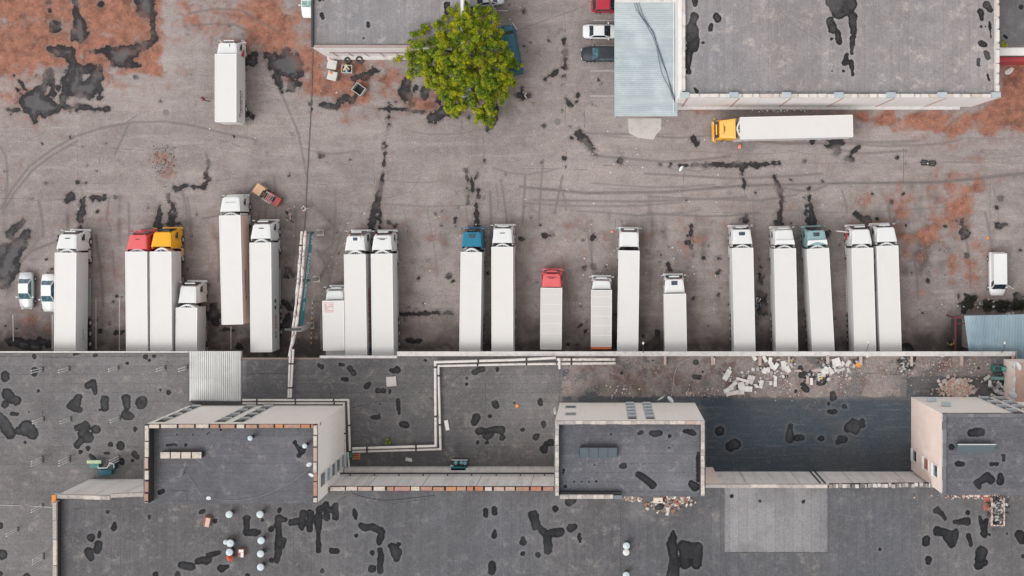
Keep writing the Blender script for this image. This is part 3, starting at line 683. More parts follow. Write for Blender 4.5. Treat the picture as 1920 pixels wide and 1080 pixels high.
# dock doors and rubber bumpers on the hidden dock wall
for xd_ in (-61, -53, -50, -46, -41.6, -38.2, -31, -27.5, -24.5, -16, -11.5, -6, 1, 3.4, 8.6, 16.5, 21.6, 26, 31, 34): MB().box(xd_ - 1.35, -16.99, 1.1, xd_ + 1.35, -16.9, 4.2).build("dock_door", paint("dock_door_paint", (0.25, 0.25, 0.26), 0.6, 0.4), wh)

# ribbed grey sheets on the warehouse between the felt roofs
rs = thing("ribbed_roof", (0, 0, 0), 0, "square of ribbed pale grey roof sheets behind the white trucks", "metal roof")
mb = MB(); xa_, yA = Z(355, 658.5, 5.75); xb_, yB = Z(451.5, 752, 5.75)
nrib = 27; prof = []
for i in range(nrib + 1):
    x = xa_ + (xb_ - xa_) * i / nrib
    prof += [(x, 5.36), (x + (xb_ - xa_) / nrib * .16, 5.76), (x + (xb_ - xa_) / nrib * .84, 5.76)]
prof = prof[:-2]
ym_ = yA + (yB - yA) * .55
for (ya_, yb_, dz) in ((yA, ym_, .0), (ym_ + .15, yB, .03)):
    for i in range(len(prof) - 1):
        (xa1, za1), (xb1, zb1) = prof[i], prof[i + 1]
        mb.quad((xa1, yb_, za1 + dz), (xb1, yb_, zb1 + dz), (xb1, ya_, zb1 + dz), (xa1, ya_, za1 + dz))
mb.build("sheeting", grey_tin, rs)
MB().box(xa_ + .03, yB + .02, 5.1, xb_ - .03, yA - .05, 5.34).build("deck", dockw, rs)

# ---- tall hall behind (roof at 12.8 m) ----
th = thing("hall", (0, 0, 0), 0, "tall hall with wide dark felt roof along the bottom behind the three stair towers", "building")
high_wet = [[(202,959,3.5)],[(215,982,4),(214,990,5)],[(170,1008,7),(172,1006,7)],[(187,998,3),(186,1005,4)],[(185,1022,8),(183,1030,8)],[(166,1035,8),(170,1045,7)],[(280,968,3.5),(280,972,3)],[(403,977,4)],[(342,1060,8),(358,1062,9)],[(333,1076,6)],[(292,1076,6)],[(370,1052,6),(388,1050,9)],[(390,1040,5),(412,1036,4)],
 [(414,1066,7),(427,1062,3)],[(463,972,7),(461,1000,5),(478,998,8)],[(375,962,3),(382,958,3)],[(360,948,1)],[(492,975,3)],[(485,997,4)],
 [(568,962,7),(567,980,7),(565,990,6)],[(582,962,7),(580,992,6)],[(600,955,8),(612,945,5),(613,970,7)],[(629,948,6),(629,970,6)],[(613,955,7),(630,960,4)],[(596,970,9),(597,1000,5),(597,1032,5)],[(522,972,8),(535,976,5)],[(545,980,6),(565,976,7)],[(522,985,7),(523,1010,7),(520,1050,6)],[(509,992,6)],[(533,1012,5),(530,1025,4)],[(508,1050,5)],[(622,1033,6),(632,1033,5)],[(605,1071,4.5)],
 [(664,956,4),(667,972,4)],[(676,985,5),(685,990,6),(700,988,7),(715,998,8),(712,1018,5)],[(735,1025,8),(742,1035,11),(744,1048,6)],[(748,1020,5)],[(713,1032,6),(713,1070,6)],[(698,1036,5)],[(697,1067,8)],[(667,1004,4)],[(910,957,5),(910,965,5)],[(927,953,5),(927,961,5)],[(927,995,5),(927,1005,5)],[(923,1056,6),(922,1072,8)],[(465,1078,5)],[(525,955,4),(522,960,3)],
 [(1000,966,9),(1005,985,9)],[(1012,990,6),(1026,1003,8),(1028,1030,9)],[(1030,1000,8),(1052,998,8)],[(1070,990,9),(1075,988,7)],[(1086,1003,4),(1086,1010,5)],[(1087,1016,3)],[(980,1010,4),(981,1017,7)],[(980,1038,6)],[(1009,1040,5)],[(1042,955,6)],[(1067,940,8),(1072,938,8)],[(1165,1003,1)],
 [(1263,995,2),(1262,1010,7),(1258,1020,10)],[(1260,1025,10),(1265,1050,9),(1262,1078,13)],[(1280,1025,11),(1308,1028,11)],[(1308,1030,11),(1306,1058,10)],[(1283,1035,11),(1285,1058,10)],[(1295,1040,12)],[(1372,930,3)],[(1424,940,3.5)],[(1506,941,4)],[(1490,917,2)],
 [(1757,957,7),(1768,965,5),(1773,972,3)],[(1790,979,4),(1812,978,8)],[(1815,960,5)],[(1757,995,9),(1770,998,9)],[(1778,1005,12),(1785,1018,9),(1792,998,7)],[(1736,1011,8),(1737,1017,8)],[(1815,1005,5),(1820,1020,5)],[(1841,1035,12),(1838,1048,10)],[(1835,1060,8),(1845,1055,7)],[(1741,1048,5),(1740,1055,4)],[(1649,1030,3.5)],[(1838,970,3),(1843,990,5)],[(1850,975,4),(1845,1002,6)],[(1855,1003,2.5)],[(1888,1000,3)],[(1912,1003,10),(1915,1012,8)],[(1918,1043,3)],
 [(1203,935,3)],[(1400,1000,0)]]
high_lite = [('box',1359,914,1551,1035,1.5,2),(300,960,110,60,-.2),('box',106,930,600,1200,-.10,40),(250,985,90,50,.10),(420,1000,60,50,.18),(700,1000,90,60,-.05),(860,990,120,40,.08),(1000,940,60,20,.12),(1150,990,60,40,-.10),(1330,1000,30,30,.3),(1340,1080,60,30,-.2),(1490,1070,60,40,-.1),(1620,1000,60,60,.0),(1700,960,80,60,.06),(1820,1070,120,40,.12),(600,940,60,20,.1),(540,1010,40,30,.15),(1200,960,30,20,.4),(1650,1050,120,30,.1)]
high_blue = [('box',680,930,1000,1200,.35,80),('box',1160,985,1360,1200,.3,40),('box',1551,925,1700,1200,.5,60),(1300,940,60,20,.3),('box',1358,1040,1500,1200,.35,20)]
high_crack = [[(1163,930),(1164,1080)],[(1359,915),(1359,1036),(1551,1036),(1551,916)],[(722,935),(735,945),(800,935),(815,930)],[(1360,1035),(1362,1080)],[(660,925),(640,935)],[(112,955),(270,950)]]
hk = lambda cx, cy: ~((cx < 612) & (cy < 928)) & ~((cx > 270) & (cx < 612) & (cy < 940) & False)
grid_surface("roof", 12.8, sweep(104, 2300, 2.0), sweep(914, 1330, 2.0), high_felt, wet=high_wet, crack=high_crack, lite=high_lite, blue=high_blue, keep=hk, parent=th)
hx0, hy = Z(103, 930, 13.1); hx1, hyE = Z(2300, 914, 12.8); hxm = Z(612, 0, 12.8)[0]; hyS = Z(0, 1330, 12.8)[1]
MB().box(hx0 + .02, hyS, 0.0, hxm, hy, 12.78).box(hxm + .005, hyS, 0.0, hx1, hyE + .02, 12.78).build("wall", panelw, th)
coping(Z(98, 930.5, 13.2), Z(206, 934, 13.2), .42, 12.9, 13.2, 1.9, .03, brick_pale, "coping", th, gapmat=ledge)
coping(Z(207, 930, 13.2), Z(270, 927.5, 13.2), .42, 12.9, 13.2, 2.4, .03, brick_pale, "coping", th, gapmat=ledge)
coping(Z(102, 942, 13.75), Z(103.5, 1320, 13.75), .42, 13.5, 13.75, 2.6, .06, brick_pale, "coping", th, gapmat=ledge)
_wx, _wy = Z(102, 942, 13.75); MB().box(_wx - .19, hyS, 12.2, _wx + .2, _wy, 13.3).build("parapet", panelw, th); MB().box(_wx + .205, hyS, 12.81, _wx + .25, _wy, 13.52).build("lining", darkgap, th)
MB().box(*Z(98, 946, 13.2), 13.1, *Z(105.5, 928, 13.2), 13.32).build("coping", paint("orange_brick", (0.68, 0.26, 0.06), 0.8, 0.35), th)
coping(Z(617, 916.5, 13.2), Z(1046, 917, 13.2), .42, 12.9, 13.2, 1.45, .24, brick_or, "coping", th, gapmat=darkgap)
coping(Z(1318, 911.5, 13.2), Z(1552, 912, 13.2), .38, 12.9, 13.2, 3.0, .03, brick_pale, "coping", th, gapmat=ledge)
coping(Z(1556, 911.5, 13.2), Z(1744, 909.5, 13.2), .4, 12.92, 13.2, .35, .05, island_mat("crumbled_coping", [(0.45, 0.42, 0.40), (0.16, 0.15, 0.15), (0.6, 0.57, 0.54), (0.3, 0.27, 0.26)], scale=6), "coping", th, .08, gapmat=darkgap)
mb = MB()
xa1 = Z(634, 892, 7.6)[0]; xb1 = Z(1044, 892, 7.6)[0]
mb.tube([(xa1, hyE + .32, 7.7), (xb1, hyE + .32, 7.7)], .11, 8)
for i in range(9):
    x = xa1 + (xb1 - xa1) * (i + .5) / 9; mb.box(x - .06, hyE + .02, 7.5, x + .06, hyE + .34, 7.62)
mb.build("pipe", plank, th)
mb = MB(); xl, _ = Z(1523, 0, 5.5)
mb.box(xl - .35, hyE + .02, 5.5, xl - .2, hyE + .12, 12.9); mb.box(xl + .2, hyE + .02, 5.5, xl + .35, hyE + .12, 12.9)
mb.build("downpipe", plank, th)
mb = MB(); xl, _ = Z(1318, 0, 12.8); xr, _ = Z(1350, 0, 12.8)
mb.box(xl, hyE + .02, 5.5, xr, hyE + .55, 12.75); mb.build("wall", pinkpl, th)["label"] = "pinkish rendered wall pier beside the middle tower"
mb = MB(); xl, _ = Z(646, 0, 6.4); xr, _ = Z(1044, 0, 6.4)
mb.box(xl, hyE + .02, 5.52, xr, hyE + .62, 6.5); mb.build("plinth", ledge, th)

# ---- stair towers ----
def tower(label, px0, px1, pyN, pyS, zt, felt_kwargs, wallm, copm, sides, zd=.35, gapm=None, seg=1.45, gap=.22, wallW=None):
    x0, yN = Z(px0, pyN, zt); x1, yS = Z(px1, pyS, zt)
    t = thing("stair_tower", (0, 0, 0), 0, label, "building")
    grid_surface("roof", zt - zd, sweep(px0 - 8, px1 + 8, 2.0), sweep(pyN - 8, pyS + 4, 2.0), tower_felt, parent=t,
                 keep=lambda cx, cy: (cx > px0 - 2) & (cx < px1 + 2) & (cy > pyN - 2) & (cy < pyS + 1), **felt_kwargs)
    MB().box(x0, yS, 0.0, x1, yN, zt - zd - .02).build("wall", wallm, t)
    wd = .38
    dk = zt - zd - .1
    if 'N' in sides: MB().box(x0, yN - wd, dk - .2, x1, yN - .004, zt - .36).build("parapet", wallm, t); MB().box(x0 + wd, yN - wd - .04, dk, x1 - wd, yN - wd - .003, zt - .2).build("lining", darkgap, t)
    if 'W' in sides: MB().box(x0 + .004, yS, dk - .2, x0 + wd, yN - wd - .004, zt - .36).build("parapet", wallm, t); MB().box(x0 + wd + .003, yS, dk, x0 + wd + .05, yN - wd - .05, zt - .2).build("lining", darkgap, t)
    if 'E' in sides: MB().box(x1 - wd, yS, dk - .2, x1 - .004, yN - wd - .004, zt - .36).build("parapet", wallm, t); MB().box(x1 - wd - .05, yS, dk, x1 - wd - .003, yN - wd - .05, zt - .2).build("lining", darkgap, t)
    if 'N' in sides: coping((x0 + wd + .01, yN - wd / 2), (x1 - wd - .01, yN - wd / 2), wd, zt - .2, zt, seg, gap, copm, "coping", t, gapmat=gapm or ledge)
    if 'W' in sides: coping((x0 + wd / 2, yN), (x0 + wd / 2, yS), wd, zt - .2, zt, seg, gap, copm, "coping", t, gapmat=gapm or ledge)
    if 'E' in sides: coping((x1 - wd / 2, yN), (x1 - wd / 2, yS), wd, zt - .2, zt, seg, gap, copm, "coping", t, gapmat=gapm or ledge)
    return t, x0, x1, yN, yS
t1, ax0, ax1, ayN, ayS = tower("left stair tower with cream walls, orange brick parapet and a curved cable on its roof", 271, 594, 796, 944, 17.3,
    dict(wet=[[(313,834,3),(330,834,4)],[(348,834,3.5)],[(299,923,4),(305,920,4)],[(553,830,4),(558,840,4),(565,845,8)],[(560,855,5)]] + [[(rnd.uniform(330, 470), rnd.uniform(805, 822), rnd.uniform(.5, 1.6))] for _ in range(26)],
         lite=[(400,870,120,50,-.12),(330,830,40,20,.1),(540,830,60,50,.14)], crack=[[(300,838),(302,895)],[(320,920),(350,920),(352,943)]]), plaster, brick_or, 'NWE', 1.3, darkgap)
t2, bx0, bx1, byN, byS = tower("middle stair tower with cream walls, two dishes and a blue-grey skylight", 1041, 1321, 789, 930, 16.8,
    dict(wet=[[(1167,874,6),(1170,874,6)],[(1198,890,6),(1210,898,8),(1225,910,7)],[(1303,912,9),(1296,906,6)],[(1309,850,3),(1310,900,5)],[(1222,812,5),(1237,812,6)],[(1255,818,4.5)],[(1287,808,6),(1300,812,6)],[(1146,814,3)],[(1197,813,4),(1203,810,3)],[(1060,912,4)],[(1057,882,2),(1056,888,2)],[(1115,872,1.5)],[(1254,840,1.5)]] + [[(1062 + 14 * i, 903, 2)] for i in range(5)],
         lite=[(1200,845,50,20,.3),(1270,905,30,15,.45),(1180,880,90,30,.1),(1290,850,20,30,.25)], blue=[(1065,860,30,80,.4),(1060,920,60,15,.4),(1290,940,60,30,.3)], crack=[[(1085,800),(1110,802),(1100,812),(1085,800)],[(1180,800),(1200,815)]]), plaster, brick_pale, 'NWE', .95, ledge, .9, .05)
t3, cx0, cx1, cyN, cyS = tower("right stair tower cut by the frame edge with pink west wall and three small windows", 1768, 2150, 776, 927, 16.5,
    dict(wet=[[(1822,812,8),(1838,810,9)],[(1784,838,5)],[(1793,870,4),(1805,870,5)],[(1859,870,4),(1868,870,4)],[(1882,855,5),(1882,862,4)],[(1832,905,8),(1852,893,8),(1858,900,8)],[(1835,912,6)],[(1876,890,5),(1875,903,7)]],
         lite=[(1820,850,40,10,.2),(1880,910,60,10,-.3)], blue=[(1840,780,80,10,.4)]), plaster, island_mat("grey_coping", [(0.16, 0.16, 0.175), (0.19, 0.185, 0.20), (0.14, 0.14, 0.155)], scale=4), 'NW', .25, ledge, 1.2, .02)
MB().box(cx0 - .05, cyS + .02, 0, cx0 - .003, cyN - .01, 16.2).build("wall", pinkpl, t3)["label"] = "pink stained west wall of the tower"
# south coping on part of the middle tower
MB().box(Z(1049, 0, 16.8)[0], byS - .02, 15.6, Z(1165, 0, 16.8)[0], byS + .3, 16.4).build("parapet", darkgap, t2)
coping(Z(1050, 932, 16.8), Z(1150, 932, 16.8), .42, 16.5, 16.75, .9, .04, brick_pale, "coping", t2, gapmat=ledge)
MB().box(*Z(1151, 936, 16.6), 16.42, *Z(1166, 929, 16.6), 16.6).build("coping", paint("blue_grey_sheet", (0.15, 0.18, 0.21), 0.6, 0.3), t2)
def recess_band(parent, xc, wd, yN, z0, z1, n, dark=redpanel, gl=bluegl):
    """vertical stair-window strip on a north wall: brown panel with panes"""
    MB().box(xc - wd / 2, yN + .005, z0, xc + wd / 2, yN + .02, z1).build("panel", dark, parent)
    for s in (-1, 1): MB().box(xc + s * wd / 2 - .05, yN + .005, z0, xc + s * wd / 2 + .05, yN + .05, z1).build("frame", frame_w, parent)
    for i in range(n):
        zc = z0 + (z1 - z0) * (i + .5) / n; hh = (z1 - z0) / n * .24
        wn = MB().box(xc - wd / 2 + .06, yN + .03, zc - hh, xc + wd / 2 - .06, yN + .06, zc + hh).build("window", gl, parent)
        MB().box(xc - wd / 2 + .06, yN + .03, zc - hh - .1, xc + wd / 2 - .06, yN + .2, zc - hh).build("sill", frame_w, wn)
for xc, wd in ((Z(373, 0, 5.5)[0], 1.1), (Z(475, 0, 5.5)[0], 1.2), (Z(507, 0, 5.5)[0], 1.2)): recess_band(t1, xc, wd, ayN, 5.6, 15.9, 4, plank, winglass)
for xc in (Z(1181, 0, 5.5)[0], Z(1212, 0, 5.5)[0]): recess_band(t2, xc, 1.0, byN, 5.6, 15.8, 5)
for xc in (Z(1840, 0, 5.5)[0], Z(1868, 0, 5.5)[0]): recess_band(t3, xc, 1.3, cyN, 5.6, 16.2, 4)
def framed_window(parent, x0, x1, y, z0, z1, gl=bluegl):
    fr = MB().box(x0 - .08, y + .003, z0 - .08, x1 + .08, y + .05, z1 + .08).build("window", frame_w, parent)
    MB().box(x0, y + .06, z0, x1, y + .07, z1).build("pane", gl, fr)
for zc in (8.6, 13.0): framed_window(t2, Z(1070, 0, zc)[0] - .55, Z(1070, 0, zc)[0] + .55, byN, zc - .75, zc + .75)
def side_window(parent, x, yc, zc, sx, w_=1.2, h_=1.2, gl=winglass, fmat=frame_w):
    s = sx
    wn = MB().box(x + s * .003, yc - w_ / 2 - .1, zc - h_ / 2 - .1, x + s * .07, yc + w_ / 2 + .1, zc + h_ / 2 + .1).build("window", fmat, parent)
    MB().box(x + s * .075, yc - w_ / 2, zc - h_ / 2, x + s * .085, yc + w_ / 2, zc + h_ / 2).build("pane", gl, wn)
    MB().box(x + s * .01, yc - w_ / 2 - .15, zc - h_ / 2 - .22, x + s * .3, yc + w_ / 2 + .15, zc - h_ / 2 - .14).build("sill", fmat, wn)
for zc in (7.1, 11.2, 14.4): side_window(t3, cx0 - .05, -26.2, zc, -1, 1.15, 1.2, winglass if zc != 11.2 else paint("rust_brown", (0.30, 0.12, 0.07), .8, .4))
for i, zc in enumerate((6.9, 9.0, 11.1, 13.2, 15.2)): side_window(t1, ax1, -26.9, zc, 1, 1.3, 1.5, bluegl if i in (0, 3) else winglass)
# exhaust hoods on the right tower's north wall
for (px, py, z) in ((1747, 756, 9.0), (1774, 764, 12.2)):
    x, y = Z(px, py, z); hd = thing("exhaust_hood", (x, cyN, z), 0, "small grey exhaust hood, %s of two on the right tower's north wall" % ("lower" if z < 10 else "upper"), "vent", "hoods on the right tower")
    MB().box(-.5, .01, -.25, .5, .55, .2).bevel(.08).build("hood", galv, hd); MB().box(-.35, .02, -.5, .35, .35, -.26).build("duct", plank, hd)

# brick planter-like chimney on left tower, skylights on the others
zt = 16.7
bc = thing("chimney_stack", (*Z(339, 854, 16.8), 16.02), 0, "long low brick chimney stack with four capped flues on the left tower roof", "chimney")
MB().box(-2.2, -.28, 0, 2.2, .30, .55).build("base", darkgap, bc)
for i in range(4): MB().box(-2.2 + i * 1.12, -.33, .56, -2.2 + i * 1.12 + .98, .33, .72).build("cap", brick_or, bc)
def skylight(loc, L_, Wd, label, mat, nseg):
    sk = thing("skylight", loc, 0, label, "skylight")
    MB().loft([[(-L_ / 2, -Wd / 2, 0), (-L_ / 2, Wd / 2, 0), (-L_ / 2, Wd / 2, .75), (-L_ / 2, -Wd / 2, .12)], [(L_ / 2, -Wd / 2, 0), (L_ / 2, Wd / 2, 0), (L_ / 2, Wd / 2, .75), (L_ / 2, -Wd / 2, .12)]]).build("housing", mat, sk)
    for i in range(nseg + 1):
        x = -L_ / 2 + L_ * i / nseg
        MB().slab([(x - .02, -Wd / 2, .15), (x + .02, -Wd / 2, .15), (x + .02, Wd / 2, .78), (x - .02, Wd / 2, .78)], .02).build("seam", darkgap if nseg > 1 else mat, sk)
    MB().box(-L_ / 2, Wd / 2 + .01, .6, L_ / 2, Wd / 2 + .08, .82).build("ridge", frame_w if nseg == 1 else darkgap, sk)
skylight((*Z(1122, 850, 16.6), 15.86), 4.0, 1.15, "blue-grey sloping skylight on the middle tower roof", paint("dull_blue_sheet", (0.10, 0.125, 0.14), 0.8, 0.4, spec=.15), 4)
skylight((*Z(1829, 841, 16.6), 16.27), 4.0, .95, "blue-grey sloping skylight with white ridge on the right tower roof", paint("dull_blue_sheet", (0.10, 0.125, 0.14), 0.8, 0.4, spec=.15), 1)

# ---- big pale-roofed shed, top right ----
ur = thing("depot_building", (0, 0, 0), 0, "large white building with pale grey roof at top right behind the yellow-cabbed truck", "building")
ur_wet = [[(1560,0,13),(1575,18,18),(1592,8,15)],[(1557,40,8),(1562,55,9)],[(1570,60,6),(1573,78,6)],[(1598,30,9),(1600,60,6)],[(1599,70,6),(1597,95,3)],[(1587,102,3),(1584,118,6)],[(1597,100,3)],[(1597,118,6),(1599,140,3)],[(1560,134,2.5)],[(1582,133,3)],[(1559,73,3)],
 [(1850,10,8),(1856,18,6)],[(1839,22,6),(1841,35,4)],[(1840,82,7),(1847,84,5)],[(1848,98,5),(1853,108,5)],[(1835,112,4),(1834,122,4)],[(1840,50,2.5)],[(1847,50,1.5)],[(1855,40,2),(1858,70,1)],[(1851,140,2),(1855,150,2)],
 [(1302,0,6),(1303,10,4)],[(1302,30,8),(1298,45,7)],[(1298,55,12),(1300,85,12)],[(1292,100,8),(1290,125,5)],[(1291,135,5)],[(1343,30,7),(1346,36,7)],[(1334,48,5),(1332,55,6)],[(1318,80,3)],[(1302,165,2),(1306,172,4)]]
ur_crack = [[(1440,0),(1460,15),(1485,45),(1510,60),(1540,80)],[(1607,125),(1630,140),(1660,155),(1690,172)],[(1283,176),(1420,172),(1560,173),(1700,175),(1864,176)]]
grid_surface("roof", 8.4, sweep(1281, 1868, 2.0), np.concatenate([[-700, -400], sweep(-200, 182, 2.0)]), shed_felt, wet=ur_wet, crack=ur_crack,
             lite=[(1300,90,20,70,.25),(1400,60,60,90,.12),(1640,100,90,90,.18),(1840,120,25,80,.15),(1560,60,120,50,-.05),(1720,40,40,90,-.12)], blue=[(1340,100,40,60,.3),(1290,170,60,12,.5),(1600,176,300,6,.6)], parent=ur)
ux0, uyS = Z(1283, 183, 8.9); ux1 = Z(1874, 183, 8.9)[0]; uyN = Z(0, -700, 8.4)[1]
uxw = Z(1272, 0, 8.9)[0]
MB().box(uxw, uyS, 0, ux1, uyN, 8.38).build("wall", whitew, ur)
coping((ux0 + .5, uyS + .22), (ux1 - .55, uyS + .22), .42, 8.6, 8.9, 1.18, .22, tile_mix, "coping", ur, gapmat=ledge)
coping((ux1 - .22, uyS + .6), (ux1 - .22, uyN), .42, 8.6, 8.9, 1.25, .24, tile_mix, "coping", ur, gapmat=ledge)
coping((uxw + .62, uyS + .8), (uxw + .62, uyN), .34, 8.6, 8.9, 1.25, .3, tile_mix, "coping", ur, gapmat=ledge)
MB().box(uxw - .02, uyS + .5, 8.39, uxw + .42, uyN, 8.62).build("parapet", whitew, ur)
for px in (1284, 1376, 1475, 1573, 1671, 1767, 1868):
    x, y = Z(px, 180, 9.0); MB().box(x - .52, uyS + .01, 8.62, x + .52, uyS + .6, 9.02).build("coping_cap", blue_tin, ur)
for i in range(7):
    x = Z(1290 + 97.5 * i, 0, 8.9)[0]; MB().box(x - .12, uyS - .025, .36, x + .12, uyS - .003, 8.35).build("expansion_joint", paint("pink_joint", (0.52, 0.33, 0.30), 0.8, 0.3), ur)
MB().box(uxw - .05, uyS - .35, 0, ux1 - 1.5, uyS - .004, .35).build("plinth", ledge, ur)

# ---- pale blue canopy beside it ----
def canopy(label, name, pts_px, z, mat, posts, pitch, axis, drop=0.0):
    t = thing(name, (0, 0, 0), 0, label, "canopy")
    return t
bcn = thing("metal_canopy", (0, 0, 0), 0, "pale blue ribbed metal canopy sheltering the parked cars beside the white building", "canopy")
kx0, kyS = Z(1152, 218, 3.9); kx1, kyN = Z(1270, -120, 3.9)
mb = MB(); nr = 92
for i in range(nr):
    ya = kyS + (kyN - kyS) * i / nr; yb = kyS + (kyN - kyS) * (i + .55) / nr; yc = kyS + (kyN - kyS) * (i + 1) / nr
    za, zb = 3.92, 3.955
    mb.quad((kx0, ya, za), (kx1, ya, za), (kx1, yb, zb), (kx0, yb, zb)); mb.quad((kx0, yb, zb), (kx1, yb, zb), (kx1, yc, za), (kx0, yc, za))
mb.build("sheeting", blue_tin, bcn)
MB().box(kx0 + .05, kyS + .05, 3.7, kx1 - .1, kyN - .05, 3.86).build("deck", paint("grey_beam", (0.25, 0.25, 0.25), .7, .4), bcn)
for i in range(6):
    y = kyS + .4 + i * 4.4; MB().box(kx0 + .15, y - .08, 0, kx0 + .3, y + .08, 3.7).build("post", galv, bcn)
x2 = Z(1262, 0, 3.97)[0]; MB().box(x2, kyS + .4, 3.98, x2 + .1, kyN, 4.03).build("gutter", frame_w, bcn)
y2 = Z(0, 3, 4)[1]; MB().box(kx0 + .1, y2 - .15, 3.98, kx1, y2 + .25, 4.1).build("ridge", ledge, bcn)

# ---- pale building, top left-centre ----
ul = thing("workshop_building", (0, 0, 0), 0, "low workshop with pale grey felt roof and white south wall beside the tree", "building")
grid_surface("roof", 6.0, sweep(586, 870, 2.0), np.concatenate([[-600, -300], sweep(-150, 86, 2.0)]), shed_felt,
             wet=[[(603,28,4),(605,33,4)],[(690,43,3),(691,50,3)],[(838,8,6),(840,20,8)],[(600,0,5)],[(606,0,4)],[(682,71,2)],[(833,30,1.5)]], crack=[[(586,80),(700,84),(870,84)],[(710,43),(722,47)],[(590,0),(588,80)]],
             lite=[(740,40,50,60,.1),(640,60,60,30,.05)], blue=[(700,40,90,60,.35)], parent=ul)
vx0, vyS = Z(583, 88, 6.4); vx1 = Z(869, 0, 6.4)[0]; vyN = Z(0, -600, 6)[1]
MB().box(vx0, vyS, 0, vx1, vyN, 5.98).build("wall", whitew, ul)
MB().box(vx0 + .35, vyS, 5.99, vx1 - .35, vyS + .22, 6.38).build("parapet", paint("dusty_rose", (0.42, 0.30, 0.29), .85, .5), ul)
MB().box(vx0, vyS, 5.99, vx0 + .2, vyN, 6.4).build("parapet", plank, ul)
MB().box(vx1 - .34, vyS, 5.99, vx1, vyN, 6.4).build("parapet", whitew, ul)
mb = MB(); mb.tube([(vx0 + 1.2, vyS - .1, 2.9), (vx1, vyS - .1, 2.9)], .05, 6)
for i in range(9): x = vx0 + 1.5 + i * 1.9; mb.tube([(x, vyS - .06, .1), (x, vyS - .06, 2.9)], .035, 5)
mb.build("pipe", paint("rust_pipe", (0.24, 0.12, 0.11), .7, .4), ul)
MB().box(vx0 + .2, vyS - .45, 0, vx1, vyS - .005, .22).build("plinth", ledge, ul)

# ---- building beyond, top right corner ----
ne = thing("outbuilding", (0, 0, 0), 0, "dark flat roof with white front edge in the top right corner", "building")
grid_surface("roof", 4.0, sweep(1876, 2200, 3.0), np.concatenate([[-400], sweep(-100, 88, 3.0)]), high_felt, wet=[[(1883,68,3),(1888,72,3)],[(1915,13,5)]], lite=[(1900,40,40,60,.35)], soil=[(1890,84,40,4,.6)], crack=[[(1885,0),(1920,14)]], parent=ne)
nx0, ny0 = Z(1875, 88, 4.0); MB().box(nx0, ny0 + .01, 0, nx0 + 20, ny0 + 30, 3.96).build("wall", dockw, ne)
MB().box(nx0, ny0 - .95, 3.2, nx0 + 20, ny0, 3.9).build("parapet", whitew, ne)
MB().box(nx0, ny0 - 1.5, 0, nx0 + 20, ny0 - .96, 2.6).build("lower_wall", paint("red_board", (0.42, 0.05, 0.06), .6, .4), ne)

# ---- blue sheet roof at right with dark pit ----
rc = thing("metal_shelter", (0, 0, 0), 0, "shelter with blue corrugated roof at the right edge by the white van", "shelter")
pp = [Z(1808, 592, 4.4), Z(2100, 585, 4.4), Z(2100, 690, 4.4), Z(1906, 683, 4.4), Z(1904, 661, 4.4), Z(1817, 661, 4.4)]
mb = MB(); xa2, xb2 = pp[0][0], pp[1][0]; n2 = 100
def ytop(x): t = (x - pp[0][0]) / (pp[1][0] - pp[0][0]); return pp[0][1] + t * (pp[1][1] - pp[0][1])
def xlow(y): return pp[0][0] + (y - pp[0][1]) / (pp[5][1] - pp[0][1]) * (pp[5][0] - pp[0][0])
for i in range(n2):
    xa3 = xa2 + (xb2 - xa2) * i / n2; xb3 = xa2 + (xb2 - xa2) * (i + .5) / n2; xc3 = xa2 + (xb2 - xa2) * (i + 1) / n2
    def yb_(x): return (pp[3][1] if x > pp[3][0] else pp[5][1])
    sh = .58 * (1 - i / n2) ** 6
    for (u, v, zu, zv) in ((xa3, xb3, 4.36, 4.45), (xb3, xc3, 4.45, 4.36)):
        mb.quad((u + sh, yb_(u + .01), zu), (v + sh, yb_(u + .01), zv), (v, ytop(v), zv), (u, ytop(u), zu))
mb.build("sheeting", teal_tin, rc)
mb = MB(); mb.box(xa2 + .9, pp[5][1] + .3, 0, xb2, pp[0][1] - .2, 4.2); mb.build("wall", dockw, rc)
fx, fy = Z(1790, 594, 3.0); fr = paint("maroon_frame", (0.16, 0.035, 0.045), .7, .4)
mb = MB(); mb.box(fx, fy - 4.2, 2.85, fx + .18, fy, 3.02); mb.box(fx + .19, fy - .2, 2.85, fx + 1.6, fy, 3.0); mb.box(fx, fy - .16, 0, fx + .16, fy - .01, 2.84); mb.box(fx + .19, fy - .9, 2.6, fx + 1.6, fy - .75, 2.72)
mb.build("frame", fr, rc)
MB().box(fx + .3, fy - 4.1, .9, fx + 1.55, fy - .4, 1.0).build("platform", paint("dark_floor", (0.05, 0.048, 0.05), .8, .3), rc)

# ---- pink annex at the right edge with dishes ----
px_, py_ = Z(1911, 681, 9.0)
pa = thing("annex", (0, 0, 0), 0, "pink walled annex at the right edge carrying satellite dishes", "building")
MB().box(px_ - .4, py_ - 4.4, 5.51, px_ + 12, py_ + .05, 8.9).build("wall", pinkpl, pa)
MB().box(px_ - .4, py_ - 4.4, 8.91, px_ + 12, py_ + .05, 9.05).build("roof", paint("pinkish_roof", (0.48, 0.32, 0.26), .85, .5), pa)
